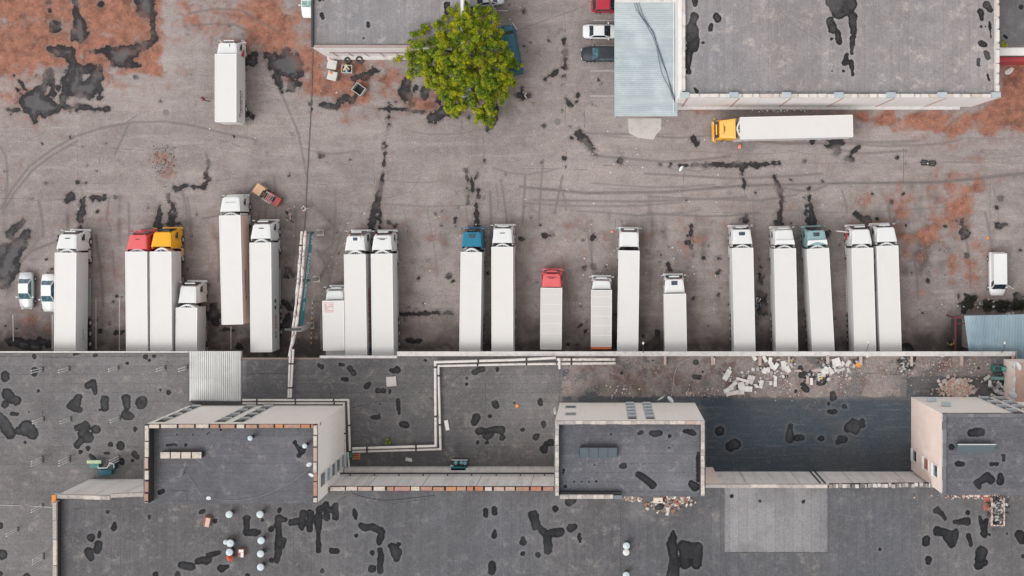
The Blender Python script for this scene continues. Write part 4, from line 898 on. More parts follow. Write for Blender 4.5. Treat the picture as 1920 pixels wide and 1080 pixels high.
# ======================= TRUCKS =======================
tyre = paint("tyre_rubber", (0.018, 0.018, 0.02), 0.85, 0.4, (0.06, 0.055, 0.05))
rimm = paint("steel_rim", (0.45, 0.46, 0.47), 0.4, 0.5, scale=4)
chas = paint("chassis_black", (0.028, 0.028, 0.032), 0.6, 0.3, (0.08, 0.07, 0.065))
wglass = glass_mat("vehicle_glass", (0.018, 0.026, 0.034), 0.06)
hatchg = glass_mat("hatch_glass", (0.035, 0.05, 0.08), 0.15)
whitep = paint("white_vehicle_paint", (0.76, 0.76, 0.755), 0.35, 0.16, (0.48, 0.45, 0.42), 1.2, coat=.2)
creamp = paint("white_box_paint", (0.69, 0.675, 0.658), 0.5, 0.20, (0.58, 0.53, 0.49), 0.5, streak=.16, seam=1.25)
greyp = paint("grey_box_paint", (0.60, 0.575, 0.55), 0.6, 0.22, (0.45, 0.41, 0.38), 0.5, streak=.2, seam=1.15)
sidep = paint("box_side_paint", (0.70, 0.69, 0.69), 0.45, 0.18, (0.50, 0.45, 0.42), 0.8)
pinks = paint("pink_side_paint", (0.78, 0.57, 0.50), 0.5, 0.3, (0.70, 0.60, 0.55), 0.6)
trimm = paint("box_edge_trim", (0.82, 0.82, 0.81), 0.4, 0.15)
yellp = paint("yellow_paint", (0.86, 0.42, 0.015), 0.38, 0.15, (0.60, 0.30, 0.05), coat=.2)
yell2 = paint("faded_yellow_paint", (0.84, 0.46, 0.09), 0.45, 0.25, (0.70, 0.42, 0.18))
redp = paint("red_paint", (0.66, 0.045, 0.065), 0.35, 0.2, (0.42, 0.05, 0.06), coat=.2)
red2 = paint("faded_red_paint", (0.76, 0.13, 0.14), 0.45, 0.2, (0.70, 0.25, 0.24))
bluep = paint("blue_paint", (0.012, 0.19, 0.31), 0.35, 0.25, (0.02, 0.10, 0.16), coat=.3)
tealp = paint("pale_teal_paint", (0.26, 0.40, 0.41), 0.4, 0.3, (0.28, 0.42, 0.40))
lampm = paint("headlamp", (0.75, 0.78, 0.80), 0.2, 0.1)
orange_ = paint("orange_reflector", (0.80, 0.16, 0.04), 0.5, 0.5, (0.7, 0.5, 0.4), 5)
MC = {}
def cached(key, fn):
    if key not in MC: MC[key] = fn()
    return MC[key]
def arc(xa, xb, y0, yb, n=9):
    """points from xa to xb bulging to yb at the middle"""
    out = []
    for i in range(n):
        t = i / (n - 1); x = xa + (xb - xa) * t
        out.append((x, y0 + (yb - y0) * math.sin(math.pi * t)))
    return out
def text_mesh(s, size, mat, ext=.01):
    cu = bpy.data.curves.new("txt", 'FONT'); cu.body = s; cu.size = size; cu.extrude = ext; cu.resolution_u = 2; cu.offset = .018
    o = bpy.data.objects.new("txt", cu); col.objects.link(o)
    dg = bpy.context.evaluated_depsgraph_get()
    me = bpy.data.meshes.new_from_object(o.evaluated_get(dg)); me.name = "lettering"
    bpy.data.objects.remove(o); bpy.data.curves.remove(cu)
    me.materials.clear(); me.materials.append(mat)
    return me
def lettering(parent, s, x, y0, y1, z, size, mat, side=1):
    """text on the +x (side=1, reads towards +y) or -x (reads towards -y) face, filling y0..y1"""
    me = text_mesh(s, 1.0, mat)
    xs_ = [v.co.x for v in me.vertices]; wdt = max(xs_) - min(xs_)
    sx = abs(y1 - y0) / wdt
    o = put("lettering", me, parent)
    o.scale = (sx, size, 1.0)
    o.rotation_euler = (R(90), 0, R(90) if side > 0 else R(-90))
    o.location = (x, min(y0, y1) if side > 0 else max(y0, y1), z)
    return o

def wheel(parent, x, y, r=.5, wd=.3, twin=False):
    """axle wheel; outer face towards sign(x)"""
    s = 1 if x > 0 else -1
    wd2 = wd * (2 if twin else 1)
    me = cached(("tyre", r, wd2), lambda: MB().cyl((0, 0, 0), r, wd2, 'X', 20).bevel(.035, 1).mesh("tyre", tyre))
    mr = cached(("rim", r, wd2, s), lambda: MB().cyl((s * (wd2 / 2 - .01), 0, 0), r * .56, .06, 'X', 14, None).cyl((s * (wd2 / 2 + .03), 0, 0), r * .22, .08, 'X', 8).mesh("rim", rimm))
    w_ = put("wheel", me, parent, (x - s * wd2 / 2, y, r)); put("rim", mr, w_)

def box_body(parent, L_, y0, z0, z1, roofm, sidem, hw=1.275, trim=True, roofseg=False, rear=True):
    b = MB().box(-hw, y0 - L_, z0, hw, y0, z1 - .03).mesh("box_body", sidem)
    body = put("box_body", b, parent)
    rf = MB().box(-hw + .05, y0 - L_ + .05, z1 - .029, hw - .05, y0 - .05, z1)
    rf.build("roof_panel", roofm, parent)
    if trim:
        m = MB()
        for s in (-1, 1): m.box(s * hw - .055, y0 - L_, z1 - .09, s * hw + .012 * s + (.043 if s < 0 else -.0), y0, z1 + .02) if False else m.box(min(s * (hw - .05), s * (hw + .015)), y0 - L_, z1 - .12, max(s * (hw - .05), s * (hw + .015)), y0, z1 + .025)
        m.box(-hw + .05, y0 - .05, z1 - .12, hw - .05, y0 + .015, z1 + .025); m.box(-hw + .05, y0 - L_ - .015, z1 - .12, hw - .05, y0 - L_ + .05, z1 + .025)
        m.build("roof_trim", trimm, parent)
    if roofseg:
        m = MB(); y = y0 - .8
        while y > y0 - L_ + .3: m.box(-hw + .06, y - .015, z1 + .001, hw - .06, y + .015, z1 + .014); y -= 1.15
        m.build("roof_rib", trimm, parent)
    if rear:
        for s in (-1, 1): MB().box(min(s * .01, s * (hw - .05)), y0 - L_ - .05, z0 + .1, max(s * .01, s * (hw - .05)), y0 - L_ - .001, z1 - .15).build("rear_door", sidem, parent)
    MB().box(-hw + .02, y0 - L_ - .03, z0 - .18, hw - .02, y0 - L_ + .1, z0 - .01).build("rear_bumper", chas, parent)
    return body

def cab_unit(t, yb, yf, cm, fm=None, hatch='slot', fair=True, ztop=3.85, zfront=3.25, wtop_f=1.02, wtop_b=1.17, visor='dark', backarc=.38):
    """cab-over cab: yb back, yf front (m). cm cab paint, fm fairing paint"""
    fm = fm or cm
    d = yf - yb
    key = ("cab", round(d, 2), cm.name, round(zfront, 2), wtop_f)
    def mk():
        zs = [(.55, 1.2, yf - .02), (1.0, 1.22, yf + .02), (1.9, 1.22, yf), (2.45, 1.20, yf - .17), (zfront - .3, 1.15, yf - .30), (zfront - .03, 1.04, yf - .44)]
        rings = []
        for z, hw, y1 in zs:
            c = .22
            rings.append([(-hw, yb, z), (hw, yb, z), (hw, y1 - c * 1.3, z), (hw - c, y1 - .05, z), (0, y1, z), (-hw + c, y1 - .05, z), (-hw, y1 - c * 1.3, z)])
        return MB().loft(rings).mesh("cab", cm)
    cab = put("cab", cached(key, mk), t)
    # door lines and side windows
    for s in (-1, 1):
        MB().slab([(s * 1.228, yf - .38, 1.95), (s * 1.228, yf - 1.15, 1.95), (s * 1.19, yf - 1.15, 2.62), (s * 1.17, yf - .48, 2.62)], .012 * s).build("side_window", wglass, t)
        MB().box(min(s * 1.221, s * 1.232), yf - 1.27, .9, max(s * 1.221, s * 1.232), yf - 1.245, 2.75).build("door_seam", chas, t)
        # mirrors on arms ahead of the doors
        mi = MB().box(min(s * 1.22, s * 1.48), yf - .02, 2.25, max(s * 1.22, s * 1.48), yf + .05, 2.32).box(min(s * 1.33, s * 1.5), yf - .02, 1.75, max(s * 1.33, s * 1.5), yf + .10, 2.45).build("mirror", cm, t)
        MB().box(min(s * .75, s * 1.12), yf + .0, .62, max(s * .75, s * 1.12), yf + .06, .85).build("headlight", lampm, t)
    # windscreen
    MB().slab([(-1.02, yf + .01, 1.75), (1.02, yf + .01, 1.75), (.96, yf - .30, zfront - .12), (-.96, yf - .30, zfront - .12)], .02).build("windscreen", wglass, t)
    MB().loft([[(-.62, yf - .16, zfront - .25), (-.62, yf - .02, zfront - .31), (-.62, yf - .01, zfront - .27), (-.62, yf - .15, zfront - .20)], [(.62, yf - .16, zfront - .25), (.62, yf - .02, zfront - .31), (.62, yf - .01, zfront - .27), (.62, yf - .15, zfront - .20)]]).build("sun_visor", cm if visor == 'dark' else chas, t)
    MB().box(-1.22, yf - .1, .38, 1.22, yf + .20, .66).bevel(.04, 1).build("bumper", cm, t)
    # roof / fairing
    pts = [(-wtop_b, yb - .02)] + [(x, y) for x, y in arc(-wtop_b + .12, wtop_b - .12, yb + .02, yb + (backarc if fair else .02), 9)] + [(wtop_b, yb - .02), (wtop_b - .01, yb + .3), (wtop_f + .03, yb + d * .55), (wtop_f, yf - .6), (wtop_f - .18, yf - .42), (-wtop_f + .18, yf - .42), (-wtop_f, yf - .6), (-wtop_f - .03, yb + d * .55), (-wtop_b + .01, yb + .3)]
    def zt(y):
        u = (y - yb) / d
        return zfront + (ztop - zfront) * (1 - min(1, max(0, u))) ** .8
    key = ("roof", round(d, 2), fm.name, ztop, zfront, wtop_f, wtop_b, fair)
    def mkr():
        m = MB()
        vb = [m.bm.verts.new((x * 1.02, y, zfront - .35)) for x, y in pts]; vt = [m.bm.verts.new((x, y, zt(y))) for x, y in pts]
        ci = [m.bm.verts.new((x * .8, y * .96 + (yb + d / 2) * .04, zt(y * .96 + (yb + d / 2) * .04) + .05)) for x, y in pts]
        k = len(pts)
        for i in range(k):
            j = (i + 1) % k
            m.bm.faces.new((vb[i], vb[j], vt[j], vt[i])); m.bm.faces.new((vt[i], vt[j], ci[j], ci[i]))
        m.bm.faces.new(ci); m.bm.faces.new(vb[::-1])
        bmesh.ops.triangulate(m.bm, faces=[f for f in m.bm.faces if len(f.verts) > 4])
        return m.mesh("roof_fairing", fm)
    put("roof_fairing" if fair else "cab_roof", cached(key, mkr), t)
    yh = yb + d * .58
    zh = zt(yh) + .055
    if hatch == 'slot':
        MB().box(-.30, yh - .05, zh, .30, yh + .05, zh + .03).build("roof_slot", chas, t)
    elif hatch == 'bar':
        MB().box(-.30, yh - .11, zh, .30, yh - .02, zh + .03).box(-.62, yh + .04, zh, .62, yh + .08, zh + .04).build("roof_slot", chas, t)
    elif hatch == 'square':
        h_ = MB().box(-.36, yh - .24, zh - .05, .36, yh + .24, zh + .04).build("roof_hatch", chas, t)
        MB().box(-.30, yh - .19, zh + .041, .30, yh + .19, zh + .05).build("pane", hatchg, h_)
    elif hatch == 'framed':
        h_ = MB().box(-.58, yh - .26, zh - .05, .58, yh + .30, zh + .03).build("roof_hatch", cm, t)
        MB().box(-.27, yh - .2, zh + .031, .27, yh + .18, zh + .05).build("pane", hatchg, h_)
        MB().box(-.58, yh + .31, zh - .04, .58, yh + .34, zh + .05).build("wind_strip", chas, h_)
    elif hatch == 'vent':
        MB().box(-.25, yh - .2, zh - .05, .25, yh + .2, zh + .05).bevel(.04, 1).build("roof_hatch", cm, t)
        MB().box(.26, yh - .2, zh - .03, .29, yh + .2, zh + .03).build("roof_slot", chas, t)
    elif hatch == 'low':
        MB().box(-.24, yh - .1, zh - .05, .24, yh - .02, zh + .04).build("roof_slot", chas, t)
    for s in (-1, 1):
        MB().box(min(s * .62, s * .80), yf - .46, zfront + .03, max(s * .62, s * .80), yf - .36, zfront + .10).build("marker_light", orange_, t)
        MB().tube([(s * .15, yf + .015, 1.85), (s * .75, yf - .09, 2.2)], .018, 5).build("wiper", chas, t)
        MB().tube([(s * 1.20, yf - .25, 2.75), (s * 1.42, yf + .05, 2.62), (s * 1.42, yf + .06, 2.0)], .025, 5).build("mirror_arm", chas, t)
        MB().box(min(s * 1.225, s * 1.245), yf - 1.15, 1.5, max(s * 1.225, s * 1.245), yf - 1.0, 1.56).build("door_handle", chas, t)
        MB().box(min(s * 1.02, s * 1.24), yf - 2.0, .40, max(s * 1.02, s * 1.24), yf - 1.62, .75).build("step", chas, t)
    if fair:
        for s in (-1, 1):
            MB().box(min(s * 1.13, s * 1.18), yb - .22, 1.1, max(s * 1.13, s * 1.18), yb - .005, ztop - .2).build("side_deflector", cm, t)
            MB().tube([(s * .3, yb + .0, 1.9), (s * .42, yb - .15, 1.5), (s * .25, yb - .3, 1.35)], .03, 5).build("air_hose", redp if s > 0 else bluep, t)
        # dark hollow at the back of the fairing
        MB().box(-.85, yb + .02, 2.5, .85, yb + .10, zfront - .4).build("rear_panel", chas, t)

def reefer(t, y0, wd=.9, dep=.45, zt=3.72, m=None):
    pts = [(-wd, y0)] + arc(-wd, wd, y0 + .06, y0 + dep, 11) + [(wd, y0)]
    r_ = MB().prism(pts[::-1], 2.05, zt).build("cooling_unit", m or whitep, t)
    pt2 = [(-wd * .66, y0 + .0)] + arc(-wd * .66, wd * .66, y0 + .02, y0 + dep * .55, 9) + [(wd * .66, y0 + .0)]
    MB().prism(pt2[::-1], zt + .002, zt + .02).build("fan_recess", chas, r_)
    for i in range(4):
        x = -.5 + i * .28 + rnd.uniform(-.05, .05); MB().box(x, y0 + .04, zt + .021, x + rnd.uniform(.06, .16), y0 + rnd.uniform(.12, .25), zt + .06).build("fan", rimm, r_)

def semi(label, rfl, rfr, yf, rl, yr, ycab, cm=None, fm=None, hatch='slot', roofm=None, sidem=None, txt=None, unit=True, skirt=None, group="articulated trucks backed up to the dock", z=4.0, cabkw={}):
    """px at roof height: front-left x, front-right x, front y, rear-left x, rear y; cab front y"""
    A = W((rfl + rfr) / 2, yf, z); B = W(rl + (rfr - rfl) / 2, yr, z)
    d = A - B; ang = math.atan2(d.y, d.x) - math.pi / 2
    Ltr = d.length; hw = (rfr - rfl) / 2 * (H - z) / F
    hw = min(1.31, max(1.22, hw))
    t = thing("semi_truck", (A.x, A.y, 0), ang, label, "truck", group)
    cm = cm or whitep
    box_body(t, Ltr, 0, 1.15, z, roofm or creamp, sidem or sidep, hw)
    yfm = (yf - ycab) * (H - 3.3) / F     # cab front ahead of the trailer
    yb = yfm - 2.15
    cab_unit(t, yb, yfm, cm, fm, hatch, **cabkw)
    if unit: reefer(t, 0, dep=min(.5, max(.25, yb * .55 + .2)))
    MB().box(-.45, -3.6, .62, .45, yb + .6, .92).box(-.5, -.1, .93, .5, .0 + max(.1, yb - .2), 1.05).build("chassis", chas, t)
    MB().box(-.45, -Ltr + .3, .85, -.3, -1.2, 1.14).box(.3, -Ltr + .3, .85, .45, -1.2, 1.14).build("trailer_frame", chas, t)
    for s in (-1, 1):
        MB().cyl((s * 1.0, yb - .75, .72), .32, 1.1, 'Y', 14).build("fuel_tank", rimm, t)
        MB().box(min(s * .75, s * 1.22), -1.15, 1.02, max(s * .75, s * 1.22), .25, 1.1).build("mudguard", chas, t)
        wheel(t, s * 1.24, yfm - 1.35); wheel(t, s * 1.24, -.95, twin=True)
        for k in range(3): wheel(t, s * 1.27, -Ltr + 2.0 + k * 1.3, .48, .38)
        MB().box(min(s * 1.24, s * 1.29), -Ltr + 5.4, .55, max(s * 1.24, s * 1.29), -3.2, .62).box(min(s * 1.24, s * 1.29), -Ltr + 5.4, .85, max(s * 1.24, s * 1.29), -3.2, .92).build("side_guard", rimm, t)
        if skirt: MB().box(min(s * 1.16, s * 1.3), -.5, .4, max(s * 1.16, s * 1.3), yb - .25, 1.0).build("side_skirt", skirt, t)
    if txt: txt(t, hw, Ltr)
    return t

redt = paint("red_lettering", (0.50, 0.05, 0.05), 0.5, 0.3, (0.6, 0.3, 0.3)); blk = paint("black_lettering", (0.03, 0.03, 0.035), 0.5, 0.2)
darkt = paint("plum_lettering", (0.13, 0.05, 0.07), 0.5, 0.2); violet = paint("violet_lettering", (0.10, 0.08, 0.16), 0.5, 0.2); bluet = paint("blue_lettering", (0.05, 0.12, 0.30), .5, .2)
def t_A(t, hw, L_): lettering(t, "TRUKTA", hw + .012, -10.6, -9.2, 2.1, .35, paint("grey_blue_lettering", (0.25, 0.33, 0.40), .5, .3))
def t_C(t, hw, L_): MB().box(-hw - .02, -10.0, 3.0, -hw - .005, -6.6, 3.5).build("stripe", blk, t)
def t_D(t, hw, L_): lettering(t, "HNHHMHHHH", hw + .012, -9.4, -6.6, 2.6, .45, blk); lettering(t, "28", hw + .012, -10.1, -9.6, 2.55, .4, blk)
def t_E(t, hw, L_): lettering(t, "II", hw + .012, -8.2, -7.0, 2.35, .75, blk); lettering(t, "SANS", hw + .012, -10.4, -8.7, 2.35, .7, redt); lettering(t, "24", hw + .012, -11.5, -10.7, 2.3, .75, paint("grey_lettering", (0.12, 0.12, 0.13), .5, .2))
def t_F(t, hw, L_): lettering(t, "BZKAOB TKOBEKEBA", hw + .012, -10.6, -4.0, 2.1, 1.1, redt); lettering(t, "S", hw + .012, -12.0, -11.2, 1.9, 1.3, bluet)
def t_O(t, hw, L_): lettering(t, "TTERNSERNS", -hw - .012, -2.1, -5.4, 2.5, .6, violet, -1); lettering(t, "A", -hw - .012, -1.0, -1.5, 2.5, .8, violet, -1)
def t_G(t, hw, L_): lettering(t, "IV", hw + .012, -12.3, -11.6, 1.5, .8, blk)

whites = "white semi truck with "
semi("white semi truck farthest left in the dock row, next to two silver cars", 103,143,474, 101,683, 433, txt=t_A)
semi("semi truck with red cab touching the yellow-cabbed one", 235,275,472, 237,681, 434, redp, red2, 'low', txt=None, cabkw=dict(visor='dark'))
semi("semi truck with yellow cab and yellow side skirt in the dock row", 281,321,472, 282,681, 429, yellp, yellp, 'none', txt=t_C, skirt=yellp, cabkw=dict(visor='cab', backarc=.22))
semi("white semi truck with pinkish trailer side, standing forward clear of the dock", 411,450.5,404, 416,608, 366, hatch='bar', txt=t_D, sidem=pinks)
semi("white semi truck with red and black lettering beside the pipe rack", 468,508,455, 470,660, 414, txt=t_E)
semi("white semi truck with framed roof window and red lettering along its side", 645,685,477, 648,684, 434, hatch='framed', txt=t_F)
semi("white semi truck with dark bar on its roof, right of the one with red lettering", 695.5,735.5,476, 698,683, 434, hatch='bar', txt=t_G)
semi("semi truck with bright blue cab", 864,903,473, 861,681, 429, bluep, bluep, 'square', cabkw=dict(visor='cab', backarc=.15))
semi("white semi truck next to the blue-cabbed truck", 921.5,961.5,463, 922,671, 423, hatch='slot')
semi("white semi truck with smooth rounded roof fairing between two small box trucks", 1160,1199,470, 1157,677, 429, hatch='none', cabkw=dict(backarc=.3, wtop_b=1.12, wtop_f=1.08), unit=False)
semi("white semi truck with small square roof hatch, leftmost of the right-hand group", 1373,1412,465, 1377.5,673, 425, hatch='square')
semi("white semi truck with plain roof left of the teal-cabbed truck", 1451.5,1492,466, 1456,674, 427, hatch='none')
semi("semi truck with pale teal cab and white rear fairing", 1513,1554,466, 1524.5,674, 426, tealp, tealp, 'square', cabkw=dict(visor='cab'))
tN = semi("white semi truck with an open cab door, touching the rightmost truck", 1597,1637,465, 1603,674, 424, hatch='none')
semi("white semi truck farthest right in the dock row", 1644,1684,461, 1651,674, 421, hatch='none', txt=t_O, cabkw=dict(backarc=.25))
# white wing of the teal cab's fairing; open door on the next truck
for o in list(bpy.data.objects):
    if o.name.startswith("semi_truck") and "teal" in o.get("label", ""):
        yb = 2.55 - 2.15
        MB().prism([(-1.0, .45), (-.7, .62), (0, .78), (.7, .62), (1.0, .45), (1.2, .42), (1.12, 1.0), (-1.12, 1.0), (-1.2, .42)][::-1], 3.5, 3.98).build("fairing_wing", whitep, o)
MB().obox((-1.95, 2.0, 1.75), (1.35, .08, 1.7), R(-8)).build("open_door", whitep, tN)
MB().obox((-1.95, 2.02, 2.2), (.9, .1, .6), R(-8)).build("door_window", wglass, tN)
MB().box(-1.26, 1.0, 1.0, -1.19, 1.9, 1.9).build("seat", redp, tN)
# yellow-cabbed truck by the white building (nose to the left)
def side_truck():
    z = 4.0
    A = W(1388, 240.5, z); B = W(1599, 236, z); d = A - B; ang = math.atan2(d.y, d.x) - math.pi / 2
    t = thing("semi_truck", (A.x, A.y, 0), ang, "semi truck with yellow cab parked alone beside the large white building", "truck")
    box_body(t, d.length, 0, 1.15, z, creamp, sidep, 1.30)
    yfm = 2.80; cab_unit(t, .52, yfm, yellp, yell2, 'bar'); reefer(t, 0, dep=.42)
    MB().box(-.45, -3.6, .62, .45, 1.2, .92).build("chassis", chas, t)
    for s in (-1, 1):
        MB().cyl((s * 1.0, -.05, .72), .32, 1.1, 'Y', 14).build("fuel_tank", rimm, t)
        wheel(t, s * 1.24, yfm - 1.35); wheel(t, s * 1.24, -1.2, twin=True)
        for k in range(3): wheel(t, s * 1.27, -d.length + 2 + k * 1.3, .48, .38)
        MB().box(min(s * 1.24, s * 1.29), -8, .7, max(s * 1.24, s * 1.29), -3.2, .78).build("side_guard", rimm, t)
side_truck()

def rigid(label, rfl, rfr, yf, rl, yr, ycab, cm, hatch, z=3.7, roofm=None, sidem=None, cabtop=3.3, fair=False, unit=False, roofseg=False, extra=None, group="box trucks", fm=None, zf=2.75, narrow=.93):
    A = W((rfl + rfr) / 2, yf, z); B = W(rl + (rfr - rfl) / 2, yr, z); d = A - B; ang = math.atan2(d.y, d.x) - math.pi / 2
    t = thing("box_truck", (A.x, A.y, 0), ang, label, "truck", group)
    hw = (rfr - rfl) / 2 * (H - z) / F; L_ = d.length
    box_body(t, L_, 0, 1.0, z, roofm or creamp, sidem or sidep, hw, roofseg=roofseg)
    yfm = (yf - ycab) * (H - 2.9) / F
    cab_unit(t, .08 + (.45 if unit else 0), yfm, cm, fm, hatch, fair=fair, ztop=cabtop, zfront=zf, wtop_f=narrow, wtop_b=narrow + .12)
    if unit: reefer(t, 0, .95, .4, z - .15)
    MB().box(-.45, -L_ + .1, .6, .45, yfm - .4, .85).build("chassis", chas, t)
    for s in (-1, 1):
        wheel(t, s * 1.18, yfm - 1.25, .44, .28); wheel(t, s * 1.22, -L_ + 1.9, .46, .28, True)
        MB().box(min(s * .8, s * 1.15), -2.6, .45, max(s * .8, s * 1.15), -1.4, .95).bevel(.06, 1).build("fuel_tank", rimm, t)
        MB().box(min(s * 1.2, s * 1.25), -L_ + 2.9, .55, max(s * 1.2, s * 1.25), -2.8, .75).build("side_guard", rimm, t)
    if extra: extra(t, hw, L_)
    return t
def x_U(t, hw, L_):
    lettering(t, "Transport", hw + .012, -7.4, -4.1, 2.35, .85, darkt)
    lettering(t, "logistik service cargo", hw + .012, -6.9, -4.3, 2.0, .2, blk)
    MB().slab([(1.235, 1.2, 1.2), (1.235, .12, 1.2), (1.235, .12, 2.3)], .012).build("red_flash", redp, t)
def x_Q(t, hw, L_):
    m = MB()
    for i in range(4):
        for j in range(4):
            if rnd.random() < .8: m.box(-.95 + i * .24, -1.25 + j * .24, 3.701, -.79 + i * .24, -1.12 + j * .24, 3.712)
    m.box(-1.0, -1.33, 3.701, -.96, -.25, 3.71).box(-.02, -1.33, 3.701, .02, -.25, 3.71).box(-1.0, -1.37, 3.701, .02, -1.33, 3.71).box(-1.0, -.25, 3.701, .02, -.21, 3.71)
    m.build("roof_sign", paint("pale_red_marking", (0.66, 0.28, 0.24), .6, .5), t)
    lettering(t, "KOLDWAGEN", hw + .012, -5.8, -1.0, 2.2, .8, darkt)
    MB().box(-hw + .1, -L_ - .95, 1.1, hw - .1, -L_ - .06, 2.9).build("tail_lift", whitep, t)
def x_S(t, hw, L_):
    MB().box(-hw, -L_ - .28, 3.3, hw, -L_ - .06, 3.62).build("reflector_board", orange_, t)
rigid("white box truck with Transport lettering parked alone at the upper left", 403,443,101.5, 403,228, 72, whitep, 'vent', z=4.0, cabtop=3.55, zf=3.2, narrow=1.05, extra=x_U)
rigid("white box truck with cooling unit tucked between two longer trucks", 330,369.5,577, 329,690, 531, whitep, 'none', cabtop=3.5, zf=3.0, unit=True)
rigid("white box truck with pale red roof marking and a folded tail lift", 604.5,644.5,564, 606,657, 540, whitep, 'none', z=3.7, cabtop=3.0, zf=2.6, extra=x_Q)
rigid("small box truck with red cab and grey ribbed box", 1014,1053.5,540, 1013,655, 508, red2, 'bar', roofm=greyp, z=3.5, cabtop=3.3, zf=2.7, roofseg=True, narrow=.98)
rigid("small white box truck with grey roof and orange reflector board", 1108.5,1147,544, 1108,650, 521, whitep, 'none', roofm=greyp, z=3.5, cabtop=2.9, zf=2.6, roofseg=True, narrow=.98, extra=x_S)
rigid("white box truck with square roof hatch standing alone in the middle bays", 1245,1286,551, 1247,668, 518, whitep, 'square', z=3.6, cabtop=3.05, zf=2.8, narrow=1.08)

# ======================= CARS AND VANS =======================
def car(label, px, py, L_, Wd, rz, bm_, kind="sedan", roofm=None, z=.9, glassm=None, cat="car", group=None, hood=None, trunk=None, name=None):
    """nose towards local +y"""
    gl = glassm or wglass
    p = W(px, py, z); t = thing(name or ("parked_van" if kind == 'van' else "parked_car"), (p.x, p.y, 0), rz, label, cat, group)
    h = L_ / 2; w2 = Wd / 2
    # body lofted nose to tail
    if kind == 'van': prof = [(-h, .9, .5, 1.0), (-h + .08, .97, .38, 1.1), (-h * .4, 1.0, .35, 1.12), (h * .55, 1.0, .35, 1.12), (h - .55, .96, .36, 1.02), (h - .15, .82, .40, .86), (h, .62, .48, .70)]
    else: prof = [(-h, .72, .48, .82), (-h + .12, .86, .38, .93), (-h + .7, .97, .32, .98), (0, 1.0, .30, .95), (h - 1.2, .98, .32, .93), (h - .35, .90, .36, .80), (h - .06, .74, .42, .68), (h, .6, .48, .60)]
    rings = []
    for y, k, z0, z1 in prof:
        a = w2 * k
        rings.append([(-a * .94, y, z0), (a * .94, y, z0), (a, y, (z0 + z1) / 2), (a * .97, y, z1 - .12), (a * .84, y, z1), (0, y, z1 + .03), (-a * .84, y, z1), (-a * .97, y, z1 - .12), (-a, y, (z0 + z1) / 2)])
    MB().loft(rings).build("body", bm_, t, True)
    if kind == 'van': gb0, gt0, gt1, gb1, zb, zr, wr = -h + .05, -h + .15, h - 1.45, h - .75, 1.0, 1.95, .80
    elif kind == 'suv': gb0, gt0, gt1, gb1, zb, zr, wr = -h + .15, -h + .5, h - 2.1, h - 1.35, .92, 1.6, .74
    elif kind == 'hatch': gb0, gt0, gt1, gb1, zb, zr, wr = -h + .15, -h + .6, h - 1.9, h - 1.1, .9, 1.48, .70
    else: gb0, gt0, gt1, gb1, zb, zr, wr = -h + .75, -h + 1.35, h - 2.0, h - 1.2, .92, 1.42, .68
    wb = w2 * .86; wt = w2 * wr
    c = MB().loft([[(-wb, gb0, zb), (-wt, gt0, zr), (-wt, gt1, zr), (-wb, gb1, zb)], [(wb, gb0, zb), (wt, gt0, zr), (wt, gt1, zr), (wb, gb1, zb)]]).bevel(.045, 2)
    cb = c.build("cabin", roofm or bm_, t)
    e = .012
    def pane(name, q, inset=.12):
        a = [Vector(v) for v in q]; cc = sum(a, Vector()) / 4
        q2 = [v + (cc - v) * inset for v in a]; nn = (a[1] - a[0]).cross(a[2] - a[0]).normalized()
        if nn.dot(cc - Vector((0, (gt0 + gt1) / 2, zb))) < 0: nn = -nn
        q2 = [v + nn * e for v in q2]
        m = MB(); m.loft([[v - nn * .01 for v in q2], q2]); m.build(name, gl, t)
    pane("windscreen", [(-wb, gb1, zb), (wb, gb1, zb), (wt, gt1, zr), (-wt, gt1, zr)], .09)
    if not kind == 'van': pane("rear_window", [(wb, gb0, zb), (-wb, gb0, zb), (-wt, gt0, zr), (wt, gt0, zr)], .10)
    for s in (-1, 1):
        if kind == 'van': pane("side_window", [(s * wb, gb1 - .2, zb + .1), (s * wb, gb1 - .95, zb + .1), (s * wt, gt1 - .5, zr - .05), (s * wt, gt1 + .05, zr - .05)], .12)
        else: pane("side_window", [(s * wb, gb0 + .1, zb), (s * wt, gt0, zr), (s * wt, gt1, zr), (s * wb, gb1 - .1, zb)], .14)
        MB().box(min(s * w2 * .95, s * (w2 + .2)), gb1 - .35, .92, max(s * w2 * .95, s * (w2 + .2)), gb1 - .2, 1.08).bevel(.02, 1).build("mirror", bm_, t)
        MB().box(min(s * w2 * .42, s * w2 * .70), h - .12, .56, max(s * w2 * .42, s * w2 * .70), h - .005, .67).build("headlight", lampm, t)
        MB().box(min(s * w2 * .5, s * w2 * .78), -h + .02, .66, max(s * w2 * .5, s * w2 * .78), -h + .1, .82).build("tail_light", redp, t)
        for yy in (-h + .85, h - .95): wheel(t, s * (w2 + .005), yy, .32, .2)
    return t
silver = paint("silver_car_paint", (0.60, 0.61, 0.62), 0.3, 0.15, metal=.3, coat=.4)
carw = paint("white_car_paint", (0.78, 0.78, 0.775), 0.3, 0.08, coat=.4)
dgrey = paint("dark_slate_paint", (0.022, 0.028, 0.035), 0.5, 0.35, (0.10, 0.10, 0.10), 4)
crims = paint("crimson_paint", (0.45, 0.015, 0.035), 0.3, 0.2, (0.55, 0.08, 0.10), coat=.5)
bgl = glass_mat("blue_tinted_glass", (0.05, 0.10, 0.12), 0.08)
car("silver car with dark rear window, leftmost vehicle in the yard", 47.5, 545, 4.5, 1.78, math.pi, silver, glassm=bgl)
car("white car partly hidden behind the leftmost semi truck", 90, 549, 4.6, 1.78, math.pi, carw, glassm=bgl)
car("white car standing against the west wall of the low workshop", 577, -2, 4.5, 1.75, math.pi, carw, glassm=glass_mat("mint_glass", (0.13, 0.22, 0.20), .1))
